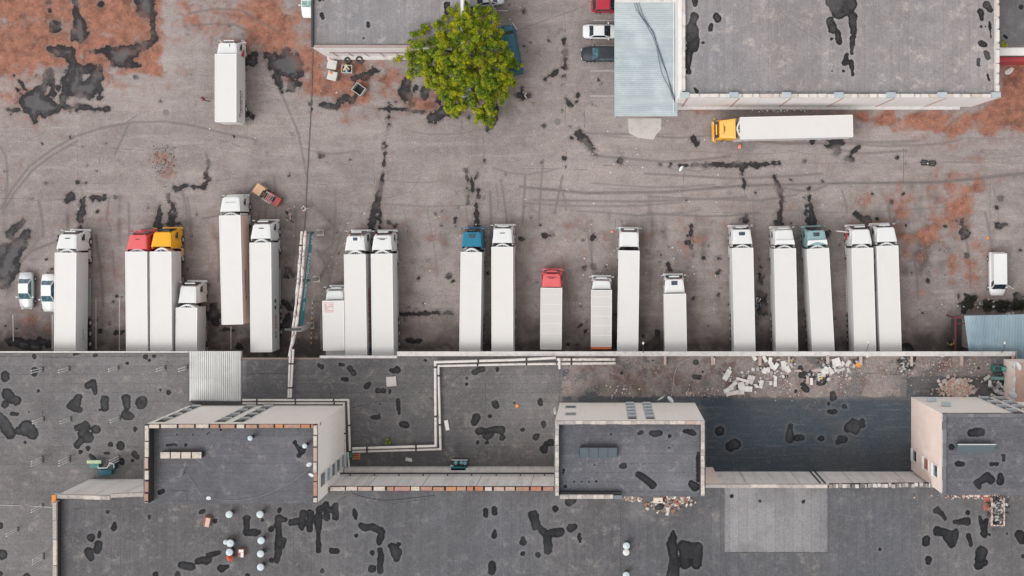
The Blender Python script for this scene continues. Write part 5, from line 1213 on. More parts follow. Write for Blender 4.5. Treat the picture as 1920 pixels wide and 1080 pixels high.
car("white saloon car half under the pale blue canopy", 1128, 58.5, 4.6, 1.8, R(-90), carw)
car("dark slate estate car nosing out from under the pale blue canopy", 1126, 101, 4.7, 1.85, R(90), dgrey, 'suv', glassm=bgl)
car("crimson hatchback at the top edge beside the canopy", 1141, 10, 4.2, 1.75, R(-90), crims, 'hatch')
car("silver car cut by the top edge of the frame above the tree", 910, -3, 4.5, 1.8, R(94), silver)
car("pale car almost wholly hidden under the tree crown", 874, 160, 4.2, 1.7, R(8), silver)
tv = car("teal blue van half hidden under the right side of the tree", 957, 94, 6.2, 2.1, R(11), paint("deep_teal_paint", (0.008, 0.10, 0.15), .35, .25, coat=.3), 'van', cat="van")
vn = car("white minivan facing down with its front door open", 1875, 514, 5.3, 1.98, R(180.5), whitep, 'van', cat="van", z=1.7)
MB().obox((-1.42, 1.55, .95), (.95, .07, .85), R(-33)).build("open_door", whitep, vn)
MB().obox((-1.38, 1.50, 1.5), (.75, .05, .5), R(-33)).build("door_window", wglass, vn)

# ======================= FORKLIFT WITH LOAD =======================
fk_p = W(507, 370, 1.0)
fkm = paint("forklift_red", (0.42, 0.07, 0.06), .5, .5, (0.5, 0.35, 0.3), 4)
fk = thing("forklift", (fk_p.x, fk_p.y, 0), R(57), "red forklift driving with stacked wooden pallets behind the two workers", "forklift")
# local +y = towards the load (north-west)
MB().box(-.55, -1.05, .3, .55, .55, .95).bevel(.1, 2).build("body", fkm, fk)
MB().loft([[(-.52, -1.25, .35), (.52, -1.25, .35), (.52, -1.25, 1.0), (-.52, -1.25, 1.0)], [(-.58, -.6, .3), (.58, -.6, .3), (.58, -.6, 1.2), (-.58, -.6, 1.2)]]).build("counterweight", fkm, fk)
MB().box(-.25, -.5, .96, .25, -.1, 1.3).box(-.25, -.62, .96, .25, -.5, 1.7).build("seat", chas, fk)
mb = MB()
for sx in (-.5, .5):
    mb.tube([(sx, -.7, 1.0), (sx, -.62, 2.05), (sx, .45, 2.1), (sx, .62, 1.0)], .045, 6)
for yy in (-.6, -.35, -.1, .15, .4): mb.tube([(-.5, yy, 2.08), (.5, yy, 2.08)], .03, 6)
mb.build("overhead_guard", paint("grey_guard", (0.35, 0.34, 0.35), .5, .4), fk)
MB().box(-.42, .7, .15, -.3, .84, 2.3).box(.3, .7, .15, .42, .84, 2.3).box(-.42, .7, 2.2, .42, .84, 2.3).box(-.45, .85, .3, .45, .92, .42).build("mast", chas, fk)
for sx in (-.28, .28): MB().box(sx - .06, .93, .12, sx + .06, 2.1, .17).build("fork", chas, fk)
for s in (-1, 1): wheel(fk, s * .62, .45, .32, .22); wheel(fk, s * .58, -.85, .26, .18)
fkp = MB().sph((0, -.3, 1.95 - .25), .01)
fkp.bm.free()
wood = paint("pallet_wood", (0.78, 0.50, 0.32), .8, .4, (0.80, 0.62, 0.46), 2.5)
d_ = Vector((math.cos(R(57) + math.pi / 2), math.sin(R(57) + math.pi / 2)))
lp = Vector((fk_p.x, fk_p.y)) + d_ * 1.62
for i in range(7):
    pl = thing("pallet", (lp.x, lp.y, .18 + i * .145), R(57), "orange wooden pallet, number %s from the top of the stack on the forklift" % ("one two three four five six seven".split()[6 - i]), "pallet", "pallets stacked on the forklift")
    m = MB()
    for k in range(7): m.box(-.6, -.6 + k * .175, .10, .6, -.6 + k * .175 + .13, .125)
    m.build("top_board", wood, pl)
    m = MB()
    for k in range(3): m.box(-.6 + k * .55, -.6, .0, -.5 + k * .55, .59, .099)
    m.build("bearer", wood, pl)
# ======================= PEOPLE =======================
skin = paint("skin", (0.45, 0.27, 0.20), .6, .1)
hairm = paint("dark_hair", (0.03, 0.022, 0.018), .7, .2)
def person(label, px, py, rz, top, legs, arm='down', capm=None, hat=None, stride=.25):
    p = W(px, py, 1.2); t = thing("person", (p.x, p.y, 0), rz, label, "person")
    me = bpy.data.meshes.new("body"); bm = bmesh.new(); sk = bm.verts.layers.skin.verify()
    def v(co, r, root=False):
        x = bm.verts.new(co); x[sk].radius = r if isinstance(r, tuple) else (r, r); x[sk].use_root = root; return x
    pel = v((0, 0, .98), (.17, .12), True); ab = v((0, .01, 1.14), (.15, .11)); ch = v((0, 0, 1.36), (.18, .12)); nk = v((0, 0, 1.50), .06); hd = v((0, .02, 1.60), .085); hd2 = v((0, .03, 1.72), .08)
    for a, b in ((pel, ab), (ab, ch), (ch, nk), (nk, hd), (hd, hd2)): bm.edges.new((a, b))
    for s in (-1, 1):
        hp = v((s * .10, 0, .90), .10); kn = v((s * .12, s * stride * .55 + .03, .50), .065); an = v((s * .13, s * stride - .03, .09), .045); to = v((s * .14, s * stride + .14, .04), .04)
        bm.edges.new((pel, hp)); bm.edges.new((hp, kn)); bm.edges.new((kn, an)); bm.edges.new((an, to))
        sh = v((s * .19, 0, 1.42), .065); 
        if arm == 'down' or (arm == 'one' and s < 0): el = v((s * .27, -.03, 1.14), .045); wr = v((s * .27, .10, .90), .032); ha = v((s * .26, .14, .82), .035)
        elif arm == 'bend': el = v((s * .30, .05, 1.16), .045); wr = v((s * .18, .30, 1.12), .032); ha = v((s * .14, .38, 1.13), .035)
        else: el = v((s * .36, .20, 1.34), .045); wr = v((s * .42, .45, 1.32), .032); ha = v((s * .43, .54, 1.32), .035)
        bm.edges.new((ch, sh)); bm.edges.new((sh, el)); bm.edges.new((el, wr)); bm.edges.new((wr, ha))
        for k in range(5):
            a_ = (k - 2) * .014
            f1 = v((ha.co.x + a_, ha.co.y + .05 - abs(k - 2) * .006, ha.co.z - (.05 if arm == 'down' else 0)), .010); bm.edges.new((ha, f1))
    bm.to_mesh(me); bm.free()
    o = put("body", me, t)
    m1 = o.modifiers.new("s", 'SKIN'); m1.use_smooth_shade = True; m2 = o.modifiers.new("u", 'SUBSURF'); m2.levels = 1; m2.render_levels = 1
    dg = bpy.context.evaluated_depsgraph_get()
    nm = bpy.data.meshes.new_from_object(o.evaluated_get(dg)); o.modifiers.clear(); o.data = nm
    nm.materials.clear()
    for m in (skin, top, legs, chas): nm.materials.append(m)
    for f in nm.polygons:
        c = f.center
        ax_ = abs(c.x)
        if c.z < .10: f.material_index = 3
        elif c.z < 1.0 and ax_ < .235: f.material_index = 2
        elif c.z < 1.49 and not (ax_ > .25 and (c.z < 1.1 or c.y > .12)): f.material_index = 1
        else: f.material_index = 0
        f.use_smooth = True
    MB().sph((0, 0, 1.735), .105, 12, (1, 1.1, .75)).build("cap" if hat else "hair", hat or hairm, t, True)
    m = MB(); m.sph((-.03, .115, 1.70), .012, 6); m.sph((.03, .115, 1.70), .012, 6); m.build("eyes", chas, t)
    MB().sph((0, .125, 1.665), .018, 6).build("nose", skin, t)
    return t
cw = paint("white_shirt", (0.80, 0.78, 0.77), .8, .15); ck = paint("black_shirt", (0.02, 0.02, 0.022), .8, .2); cb_ = paint("blue_shirt", (0.16, 0.26, 0.36), .8, .2)
jn = paint("dark_trousers", (0.035, 0.035, 0.045), .85, .2); lj = paint("pale_trousers", (0.50, 0.42, 0.40), .85, .2); rdc = paint("red_shirt", (0.35, 0.04, 0.04), .8, .2)
person("person in black shirt reaching towards another worker near the forklift", 538, 399, R(-70), ck, lj, 'reach', stride=.3)
person("person in pale clothes and dark trousers next to the black-shirted worker", 543, 411, R(40), lj, jn, 'reach', stride=.35)
person("person in white standing near the cable end in front of the pipe rack", 571.5, 390, R(120), cw, cw, 'bend')
person("person walking in red shirt and dark trousers left of the lone white box truck", 381, 185, R(80), rdc, jn, 'one', stride=.35)
person("person in white shirt between two trucks on the right of the yard", 1422, 559.5, R(170), cw, jn, 'bend')
person("person in blue shirt facing the white-shirted one between two trucks", 1422.5, 572.5, R(0), cb_, jn, 'bend')
person("person in yellow and black clothes by the dark pit at the dock", 1785, 646, R(30), paint("yellow_shirt", (0.62, 0.42, 0.10), .8, .4, (0.03, 0.03, 0.03), 6, ramp=(.4, .5)), jn, 'reach')
person("person in bright red shirt inside the dark frame by the blue shelter", 1806.5, 624, R(60), paint("scarlet_shirt", (0.75, 0.03, 0.06), .8, .1), jn, 'down')

# ======================= PIPE RACK AND PIPES =======================
lag = paint("pipe_lagging", (0.72, 0.66, 0.62), .75, .75, (0.30, 0.17, 0.13), 2.2, ramp=(.50, .62))
lagc = paint("clean_pipe_lagging", (0.72, 0.68, 0.64), .7, .45, (0.30, 0.24, 0.21), 1.6, ramp=(.5, .7))
def pipe(label, pts, r, mat, name="heating_pipe", n_clamp=6, group="lagged heating pipes", bump=.0):
    """pts: (px, py, z)"""
    P = [W(*p) for p in pts]; t = thing(name, tuple(P[0]), 0, label, "pipe", group)
    Q = []
    for a, b in zip(P[:-1], P[1:]):
        n = max(2, int((b - a).length / .55))
        for i in range(n): Q.append(a + (b - a) * i / n)
    Q.append(P[-1]); Q = [q - P[0] for q in Q]
    MB().tube(Q, [r * (1 + rnd.uniform(-bump, bump)) for _ in Q], 10).build("lagging", mat, t)
    tot = len(Q)
    for i in range(3, tot - 2, max(5, tot // max(1, n_clamp // 3))):
        mc_ = MB().sph(tuple(Q[i]), r * 1.3, 8); gz = P[0].z + Q[i].z
        if 5.7 < gz < 6.6 and P[-1].y < -14.5: mc_.box(Q[i].x - .06, Q[i].y - .06, 5.51 - P[0].z, Q[i].x + .06, Q[i].y + .06, Q[i].z)
        mc_.build("clamp", plank, t)
    return t
pipe("ragged white lagged pipe, left one on the outdoor pipe rack", [(566,434,3.6),(558,540,4.2),(549,625,4.9),(544,668,6.0)], .16, lag, bump=.30, n_clamp=5)
pipe("ragged white lagged pipe, middle one on the outdoor pipe rack", [(573,433,3.6),(565,540,4.2),(554,625,4.9),(546,650,5.6),(542,668,6.1)], .16, lag, bump=.30, n_clamp=5)
pipe("left of two pipes crossing the low roof down to the left tower", [(544,655,6.2),(541,745,6.2)], .125, lagc)
pipe("right of two pipes crossing the low roof down to the left tower", [(550,655,6.2),(545,745,6.2)], .125, lagc)
pipe("outer pipe hugging the left tower's north and east walls", [(455,750,6.0),(653,750,6.0),(656,845,6.0)], .125, lagc, n_clamp=12)
pipe("inner pipe hugging the left tower's north and east walls", [(455,756,5.9),(645,756,5.9),(648,878,5.9)], .115, lagc, n_clamp=12)
pipe("short vertical-running pipe stub at the left tower's south-east foot", [(652,848,6.0),(655,882,6.0)], .115, lagc, n_clamp=3)
pipe("upper of the two long roof pipes running right along the dock edge", [(661,841,6.2),(817,836,6.2),(816,679,6.2),(960,675,6.2),(1042,671,6.2)], .15, lagc, n_clamp=20)
pipe("lower of the two long roof pipes running right along the dock edge", [(661,847,6.0),(826,842,6.0),(822,686,6.0),(960,683,6.0),(1042,682,6.0)], .135, lagc, n_clamp=20)
pipe("upper pipe end piece right of the roof joint, pinkish lagging", [(1044,674,6.2),(1154,674,6.2)], .15, lag, n_clamp=4)
pipe("lower pipe end piece right of the roof joint, pinkish lagging", [(1044,682,6.1),(1154,681,6.1)], .15, lag, n_clamp=4)
pipe("short upright pipe bend joining both roof pipes near the roof joint", [(1049,672,6.5),(1049,692,6.5)], .14, lagc, n_clamp=2)
pipe("dark pipe lying at the foot of the ribbed grey roof", [(357,753,5.9),(455,754,5.9)], .12, plank, n_clamp=4)
concp = paint("concrete_column", (0.42, 0.39, 0.37), .85, .4, (0.28, 0.25, 0.23), 1.0)
for lab, bx, by, zt_, w_ in (("concrete column holding the far end of the pipe rack", 601, 436, 3.4, .45), ("concrete column at the middle of the pipe rack", 594, 523, 3.4, .42), ("concrete column of the pipe rack nearest the dock", 583, 610, 5.0, .55)):
    g = W(bx, by, 0); cp_ = thing("concrete_column", (g.x, g.y, 0), 0, lab, "column", "columns of the pipe rack")
    MB().box(-w_ / 2, -w_ / 2, 0, w_ / 2, w_ / 2, zt_).bevel(.04, 1).build("shaft", concp, cp_)
    MB().box(-1.6, -.14, zt_ + .001, w_ / 2, .14, zt_ + .22).build("crossbeam", plank, cp_)
    MB().box(-.45, -.4, 0.0, .45, .4, .12).build("footing", concp, cp_)
# teal sign along the rack, facing east
sg0 = W(583, 434, 3.8); sg1 = W(560, 611, 4.6)
sd = sg1 - sg0; sgt = thing("sign_board", tuple(sg0), math.atan2(sd.y, sd.x), "long teal sign board with white letters hung along the pipe rack", "sign")
Ls = math.hypot(sd.x, sd.y)
tealb = paint("teal_sign_paint", (0.02, 0.25, 0.29), .5, .3, (0.10, 0.35, 0.36), 1.5)
MB().loft([[(0, -.04, -.0), (0, .04, -.0), (0, .04, -1.0), (0, -.04, -1.0)], [(Ls, -.04, .6), (Ls, .04, .6), (Ls, .04, -.9), (Ls, -.04, -.9)]]).build("board", tealb, sgt)
whl = paint("white_lettering", (0.78, 0.80, 0.80), .5, .2)
for (s_, a_, b_, hh) in (("UODXVAS", 2.6, 6.4, 1.25), ("XCDZ", 7.0 - .7, 8.0, 1.1), ("DA", .4, 1.6, .9), ("NOE", 8.5, 9.5, .7)):
    me = text_mesh(s_, 1.0, whl); xs_ = [v.co.x for v in me.vertices]; wdt = max(xs_) - min(xs_)
    o = put("lettering", me, sgt); o.scale = ((b_ - a_) / wdt, hh, 1)
    zz = .6 * ((a_ + b_) / 2) / Ls
    o.rotation_euler = (R(90), 0, R(180)); o.location = (b_, .05, zz - 1.05 + .03)
MB().tube([(0, 0, .05), (Ls, 0, .65)], .05, 6).build("rail", plank, sgt)
# yellow striped barrier
br0 = W(586, 566, .6); br1 = W(583, 650, .6); brt = thing("barrier", tuple(br0), math.atan2((br1 - br0).y, (br1 - br0).x), "low barrier pole with yellow and white dashes right of the pipe rack", "barrier")
Lb = (br1 - br0).length; yb_m = paint("yellow_band", (0.75, 0.38, 0.05), .6, .4); wb_m = paint("grey_white_band", (0.55, 0.52, 0.5), .6, .4)
for i in range(18):
    x = Lb * i / 18
    if i % 2 == 0: MB().tube([(x, 0, 0), (x + Lb / 18, 0, 0)], .055, 6).build("white_band" if i < 6 else "yellow_band", wb_m if i < 6 else yb_m, brt)
MB().tube([(0, 0, 0), (Lb, 0, 0)], .045, 6).build("pole", plank, brt)
for x in (.1, Lb / 2, Lb - .1): MB().box(x - .04, -.04, -.6, x + .04, .04, -.05).build("post", plank, brt)

# ======================= CABLES =======================
def cable(label, pts, r, mat, z=None, name="cable", group=None, parts=0):
    P = [W(*p) for p in pts]; Q = []
    for i in range(len(P) - 1):
        p0 = P[max(0, i - 1)]; p1 = P[i]; p2 = P[i + 1]; p3 = P[min(len(P) - 1, i + 2)]
        for k in range(6):
            t = k / 6; Q.append(.5 * ((2 * p1) + (p2 - p0) * t + (2 * p0 - 5 * p1 + 4 * p2 - p3) * t * t + (3 * p1 - p0 - 3 * p2 + p3) * t ** 3))
    Q.append(P[-1]); o0 = Q[0].copy()
    o = MB().tube([q - o0 for q in Q], r, 5).build(name, mat, None, loc=tuple(o0))
    return tag(o, label, "cable", group)
cabw = paint("pale_cable", (0.55, 0.52, 0.50), .6, .3); cabk = paint("black_cable", (0.03, 0.035, 0.045), .6, .2); cabb = paint("blue_black_cable", (0.05, 0.10, 0.16), .6, .3)
cable("long grey cable lying across the yard from the workshop corner to the pipe rack", [(586,97,.08),(584,180,.06),(580,260,.06),(576,330,.06),(573,390,.06),(570,432,.1)], .05, paint("grey_cable", (0.16, 0.14, 0.14), .6, .3))
zc = 4.05
cable("left black cable sagging across the pale blue canopy", [(1189,0,zc),(1193,18,zc),(1207,38,zc),(1222,65,zc),(1231,88,zc),(1236,115,zc),(1242,140,zc),(1255,165,zc),(1260,180,zc),(1266,192,zc)], .025, cabk)
cable("middle dark cable sagging across the pale blue canopy", [(1191,-2,zc),(1200,25,zc),(1213,45,zc),(1225,60,zc),(1233,88,zc),(1240,112,zc),(1251,140,zc),(1258,168,zc),(1266,190,zc)], .035, cabb)
cable("right blue-black cable crossing the others on the pale blue canopy", [(1196,0,zc),(1206,30,zc),(1218,50,zc),(1228,72,zc),(1236,95,zc),(1248,130,zc),(1257,160,zc),(1268,192,zc)], .03, cabb)
zt = 16.06; cabd = paint('dim_cable', (0.30, 0.29, 0.28), .6, .3)
cable("pale cable curving over the left tower roof and away to its dish", [(352,888,zt),(362,905,zt),(376,925,zt),(385,938,zt)], .02, cabd)
cable("long pale cable curving along the lower part of the left tower roof", [(390,933,zt),(420,938,zt),(450,938,zt),(490,930,zt),(530,912,zt),(560,895,zt),(585,874,zt)], .02, cabd)
cable("thin pale cable lying on the low roof left of the rubble", [(1300,669,5.6),(1275,682,5.6),(1265,700,5.6),(1262,725,5.6),(1258,745,5.6)], .025, cabw)
cable("thin pale cable crossing the bottom left low roof to the hall parapet", [(-5,947,5.6),(30,948,5.6),(60,949,5.6),(98,952,9.0)], .03, cabw)
cable("thin cable running over the white tower wall base to the hall roof", [(660,925,12.86),(690,934,12.86),(730,938,12.86),(815,929,12.86)], .02, cabk)
cable("short cable from chimney stack to the mast on the left tower", [(353,862,16.8),(349,875,16.4),(344,890,16.1)], .03, cabk)

# ======================= ROOF CLUTTER =======================
ductm = paint("vent_cap_metal", (0.50, 0.58, 0.62), .4, .3, (0.62, 0.64, 0.64), 5)
def roof_vent(label, px, py, r, z0, h=1.0, capm=None, cone=False):
    p = W(px, py, z0 + h); t = thing("roof_vent", (p.x, p.y, z0), 0, label, "vent", "round metal roof vents")
    MB().cyl((0, 0, h / 2 - .1), r * .62, h - .2, 'Z', 14).build("stack", plank, t)
    if cone: MB().cyl((0, 0, h - .08), r, .34, 'Z', 18, .06).build("cap", capm, t)
    else: MB().cyl((0, 0, h - .08), r, .14, 'Z', 20, r * .92).cyl((0, 0, h + .03), r * .9, .07, 'Z', 20, r * .12).build("cap", capm or ductm, t)
    return t
zr = 12.8
roof_vent("round pale vent, topmost in the left column of roof vents", 429, 965, .40, zr)
roof_vent("round pale vent, topmost in the right column of roof vents", 487, 965, .40, zr)
roof_vent("round pale vent pressed against a smaller one in the left column", 431, 1019, .42, zr)
roof_vent("small round pale vent, smallest in the left column", 422.5, 1017, .27, zr, .9)
roof_vent("round pale vent just above the red vent cone", 429.5, 1036, .40, zr, 1.1)
roof_vent("rusty red cone-capped roof vent", 429.5, 1047, .40, zr, .8, paint("rust_red_cap", (0.50, 0.09, 0.04), .7, .5, (0.3, 0.08, 0.05), 4), True)
roof_vent("round pale vent, second in the right column of roof vents", 489, 1014, .41, zr)
roof_vent("round pale vent, third in the right column of roof vents", 488, 1039, .40, zr)
roof_vent("round pale vent, lowest in the right column of roof vents", 488, 1064, .40, zr)
roof_vent("round blue-grey vent above its twin on the hall roof below the middle tower", 1174.5, 1024, .40, zr)
roof_vent("round whitish vent touching its blue-grey twin below the middle tower", 1174, 1036, .38, zr, .8, paint("whitish_cap", (0.66, 0.64, 0.63), .5, .4))
roof_vent("round pale vent cut by the bottom edge below the middle tower", 1174, 1079, .38, zr)
roof_vent("small round vent at the right side of the left tower roof", 571, 836.5, .27, 16.0, 1.0)
roof_vent("small round vent at the top of the left tower roof", 468.5, 822, .27, 16.0, 1.0)
brk = paint("red_brick", (0.34, 0.10, 0.07), .85, .5, (0.60, 0.45, 0.40), 4); pkb = paint("pink_render", (0.62, 0.45, 0.40), .85, .3)
p = W(387, 979, 13.4); t = thing("chimney", (p.x, p.y, 12.8), R(-12), "small brick chimney with pink top left of the roof vents", "chimney"); MB().box(-.35, -.5, 0, .35, .5, .55).build("stack", brk, t); MB().box(-.1, -.5, .551, .35, .48, .62).build("cap", pkb, t)
p = W(451, 1038, 13.5); t = thing("chimney", (p.x, p.y, 12.8), 0, "small white and brick chimney right of the red vent cone", "chimney"); MB().box(-.3, -.42, 0, .3, .42, .6).build("stack", brk, t); MB().box(-.2, .1, .601, .3, .42, .66).box(-.0, -.42, .601, .3, .06, .66).build("cap", frame_w, t)
# slanting twin guy posts on the low left roof
def posts(label, px, py, n, hh=2.3, z0=5.5):
    t = thing("antenna_post", (*Z(px, py, z0), z0), 0, label, "post", "thin posts on the left low roof")
    for i in range(n): MB().cyl((-.05 + .0 * i, -.28 * i, hh / 2), .05, hh, 'Z', 6).build("post", frame_w, t)
    MB().box(-.13, -.28 * (n - 1) - .12, 0, .1, .12, .08).build("base", plank, t)
for lab, x, y, n in (("pair of thin posts at the far left of the upper row on the low roof",80,690,2),("pair of thin posts, second in the upper row on the low roof",130,689,2),("pair of thin posts, third in the upper row on the low roof",222,687,2),("pair of thin posts, fourth in the upper row on the low roof",310,687,2),("pair of thin posts beside the ribbed grey roof",351,687,2),
    ("pair of thin posts, first in the middle row on the low roof",82,783,2),("pair of thin posts, second in the middle row on the low roof",133,783,2),("pair of thin posts, third in the middle row on the low roof",225,781,2),
    ("three thin posts, first in the third row on the low roof",80,857,3),("three thin posts, second in the third row on the low roof",131,856,3),("three thin posts beside the green machine",224,855,3),
    ("pair of thin posts left of the hall's orange corner",80,946,2),("pair of thin posts left of the hall's west wall",34,990,2),("three thin posts close to the hall's west wall",82,1038,3)): posts(lab, x, y, n)

slabm = [paint("white_panel_%s" % a, c, .75, .55, (0.42, 0.36, 0.33), 2.2, ramp=(.4, .65)) for a, c in (("a", (0.72, 0.70, 0.67)), ("b", (0.66, 0.62, 0.58)), ("c", (0.76, 0.75, 0.72)))]
def panel(x, y, w_, l_, rot, lab, z0=5.5, m=None, h=.25, name="broken_panel", cat="panel", group="broken white panels on the dock roof", tilt=0):
    p = W(x, y, z0 + h)
    k = (H - z0) / F; w_ *= k * rnd.uniform(.75, .95); l_ *= k * rnd.uniform(.75, .95)
    a = w_ / 2; b = l_ / 2
    j = lambda: rnd.uniform(-.07, .07)
    pts = [(-a + j(), -b + j()), (a + j(), -b + j()), (a * rnd.uniform(.4, 1) , b + j()), (-a + j(), b + j())] if rnd.random() < .4 else [(-a, -b), (a, -b), (a, b), (-a, b)]
    o = MB().prism(pts, 0, .14).build(name, m or rnd.choice(slabm), None, loc=(p.x, p.y, z0 + h), rz=R(rot))
    o.rotation_euler[0] = R(tilt)
    return tag(o, lab, cat, group)
LBL = "white broken panel lying in the rubble beside the dock edge"
for (x, y, w_, l_, r_) in [(1414,670,8,14,38),(1434,673,8,13,28),(1444,676,8,14,-8),(1447,685,10,14,20),(1454,687,8,16,-35),(1434,695,9,14,-20),(1441,693,9,13,-5),(1469,684,9,16,12),(1478,692,8,13,25),(1427,720,8,17,-15),(1454,714,8,25,-8),(1445,718,7,8,0),
   (1543,697,8,15,20),(1549,694,8,15,5),(1557,694,9,15,40),(1568,679,17,20,18),(1580,681,8,10,45),(1590,681,8,16,-28),(1540,703,16,7,2),(1521,715,7,17,0),(1627,667,10,5,15),(1338,677,6,14,-3),
   (1850,708,14,6,35),(1856,719,7,14,0),(1876,722,5,25,40),(1885,719,6,12,-8),(1868,733,10,6,20),(1875,737,14,6,-10),(1862,742,12,6,-30),(1763,667,16,4,-10)]:
    panel(x, y, w_, l_, r_, LBL, h=rnd.uniform(.02, .3))
for (x, y, w_, l_, r_) in [(1366,730,9,22,-65),(1372,737,9,24,-80),(1384,735,10,26,-88),(1374,722,7,20,-50),(1379,716,7,18,-35),(1392,712,6,30,70),(1403,714,7,24,-25),(1410,712,7,18,-20),(1400,729,12,26,85),(1390,724,14,20,10),(1363,703,10,26,-30),(1367,697,8,20,-15),(1418,723,7,9,30)]:
    panel(x, y, w_, l_, r_, "white panel in the fan-shaped heap on the dock roof", h=rnd.uniform(.05, .55), tilt=rnd.uniform(-9, 9))
pkc = paint("pink_concrete", (0.50, 0.37, 0.33), .85, .4)
for (x, y, w_, l_) in [(1247,676,5,17),(1335.5,676,5,17),(1425,677,6,17),(1479,674,4,14),(1552,674,6,16),(1614,676,6,18),(1709,677,5,19),(1803,677,6,18),(1899,672,4,14)]:
    p = W(x, y, 5.7); o = MB().box(-w_ * .03, -l_ * .031, 0, w_ * .03, l_ * .031, .32).bevel(.03, 1).build("concrete_sleeper", pkc, None, loc=(p.x, p.y, 5.51)); tag(o, "short pinkish concrete stub sticking out from the dock edge", "stub", "concrete stubs along the dock edge")
for (x, y, w_, l_, r_) in [(1497,695,20,6,0),(1534,694,18,6,0),(1514,712,6,17,0)]:
    panel(x, y, w_, l_, r_, "pinkish plank among the dark tar patches on the dock roof", m=pkc, name="plank", cat="plank", group="pinkish planks on the dock roof", h=.02)
panel(734, 715, 24, 24, 4, "torn pale sheet lying on the low roof between the towers", m=paint("pale_sheet", (0.58, 0.54, 0.51), .8, .5), name="roofing_sheet", cat="sheet", group=None, h=.03)
panel(838, 797, 8, 20, 10, "white plank lying beside the long roof pipe corner", name="plank", cat="plank", group=None, h=.03)
panel(768, 862, 14, 8, -10, "small pale plate on the shaded low roof", name="plate", cat="plate", group=None, h=.03, m=slabm[1])
# fine rubble, uncountable
def litter(name, label, boxes, mats, n, zf, smin, smax, flat=.5):
    m = MB()
    for _ in range(n):
        x0, y0, x1, y1 = rnd.choice(boxes); x = rnd.gauss((x0 + x1) / 2, (x1 - x0) / 4); y = rnd.gauss((y0 + y1) / 2, (y1 - y0) / 4)
        s = rnd.uniform(smin, smax) ** 1; p = W(x, y, zf)
        m.obox((p.x, p.y, zf + s * .2), (s, s * rnd.uniform(.4, 1), s * flat), rnd.uniform(0, 3.1), rnd.uniform(-.4, .4), rnd.uniform(-.4, .4))
    return tag(m.build(name, mats), label, None, None, "stuff")
rubm = island_mat("brick_rubble", [(0.62, 0.52, 0.47), (0.55, 0.30, 0.21), (0.70, 0.64, 0.60), (0.50, 0.38, 0.33), (0.6, 0.42, 0.34)], grime=.3)
drkm = island_mat("dark_scrap", [(0.05, 0.05, 0.055), (0.12, 0.12, 0.12), (0.45, 0.44, 0.43), (0.2, 0.17, 0.15), (0.03, 0.03, 0.03)], grime=.3)
whm = island_mat("paper_litter", [(0.75, 0.74, 0.72), (0.65, 0.63, 0.6), (0.78, 0.77, 0.76)], grime=.1)
litter("rubble", "pink and white brick rubble heap on the dock roof by the right tower", [(1762,722,1828,740),(1770,708,1822,736),(1780,725,1815,741)], rubm, 900, 5.5, .08, .42)
litter("rubble", "loose brick crumbs around the fan-shaped panel heap", [(1350,690,1420,745),(1450,700,1500,745),(1300,720,1360,745),(1285,735,1300,742)], rubm, 260, 5.5, .04, .15)
litter("rubble", "white broken chunks mixed among the larger panels on the dock roof", [(1350,692,1425,742),(1412,670,1466,726),(1460,676,1490,700),(1535,676,1600,712)], island_mat("white_chunks", [(0.6, 0.57, 0.54), (0.66, 0.64, 0.61), (0.42, 0.38, 0.36), (0.5, 0.46, 0.43)], grime=.45), 170, 5.5, .12, .42, .35)
litter("rubble", "scattered crumbs over the brown dock roof", [(1300,672,1900,740),(1690,670,1880,700)], rubm, 240, 5.5, .04, .16)
litter("rubble", "rubble along the ruined south edge of the middle tower", [(1168,932,1200,938),(1250,928,1300,940),(1210,935,1290,955),(1225,945,1265,960)], island_mat("mixed_rubble", [(0.30, 0.25, 0.22), (0.5, 0.44, 0.4), (0.36, 0.16, 0.1), (0.16, 0.15, 0.15), (0.66, 0.62, 0.6)], grime=.4), 420, 12.8, .06, .4)
litter("scrap_heap", "heap of dark and white scrap against the dock edge", [(1690,668,1712,685),(1686,680,1705,698)], drkm, 260, 5.5, .12, .5)
litter("scrap_heap", "dark scrap between the panels and the orange bag on the dock roof", [(1533,668,1556,690),(1515,690,1560,712),(1600,668,1618,685),(1478,668,1490,685)], drkm, 190, 5.5, .08, .35)
litter("scrap_heap", "dark scrap around the green machine by the pink annex", [(1845,700,1900,740),(1870,690,1905,735)], drkm, 220, 5.5, .1, .45)
litter("scrap_heap", "rubble along the foot of the right tower's south side", [(1765,925,1880,935)], rubm, 120, 12.8, .05, .2)
litter("scrap_heap", "rusty metal frame debris filling the roof light well", [(1856,935,1884,985)], drkm, 200, 13.0, .1, .4)
litter("litter", "tiny white litter specks scattered over the yard", [(100,100,1850,640)] * 3 + [(1000,400,1350,650), (880,10,1000,180)], whm, 260, 0.0, .05, .16, .2)
litter("litter", "dark gravel and crumbs scattered over the yard", [(280,270,335,330)] * 2 + [(1650,400,1850,560)] + [(0,300,900,660)] + [(500,80,760,200)], drkm, 520, 0.0, .05, .13, .3)
litter("litter", "white crumbs over the low roofs", [(1110,720,1175,748), (1150,725,1200,745), (650,880,980,880)], whm, 40, 5.5, .06, .2, .3)
litter("litter", "pebbles under the wall of the white building and by the pit", [(1395,203,1520,212), (1870,585,1900,590), (1770,560,1900,585)], whm, 60, 0.0, .08, .25, .4)
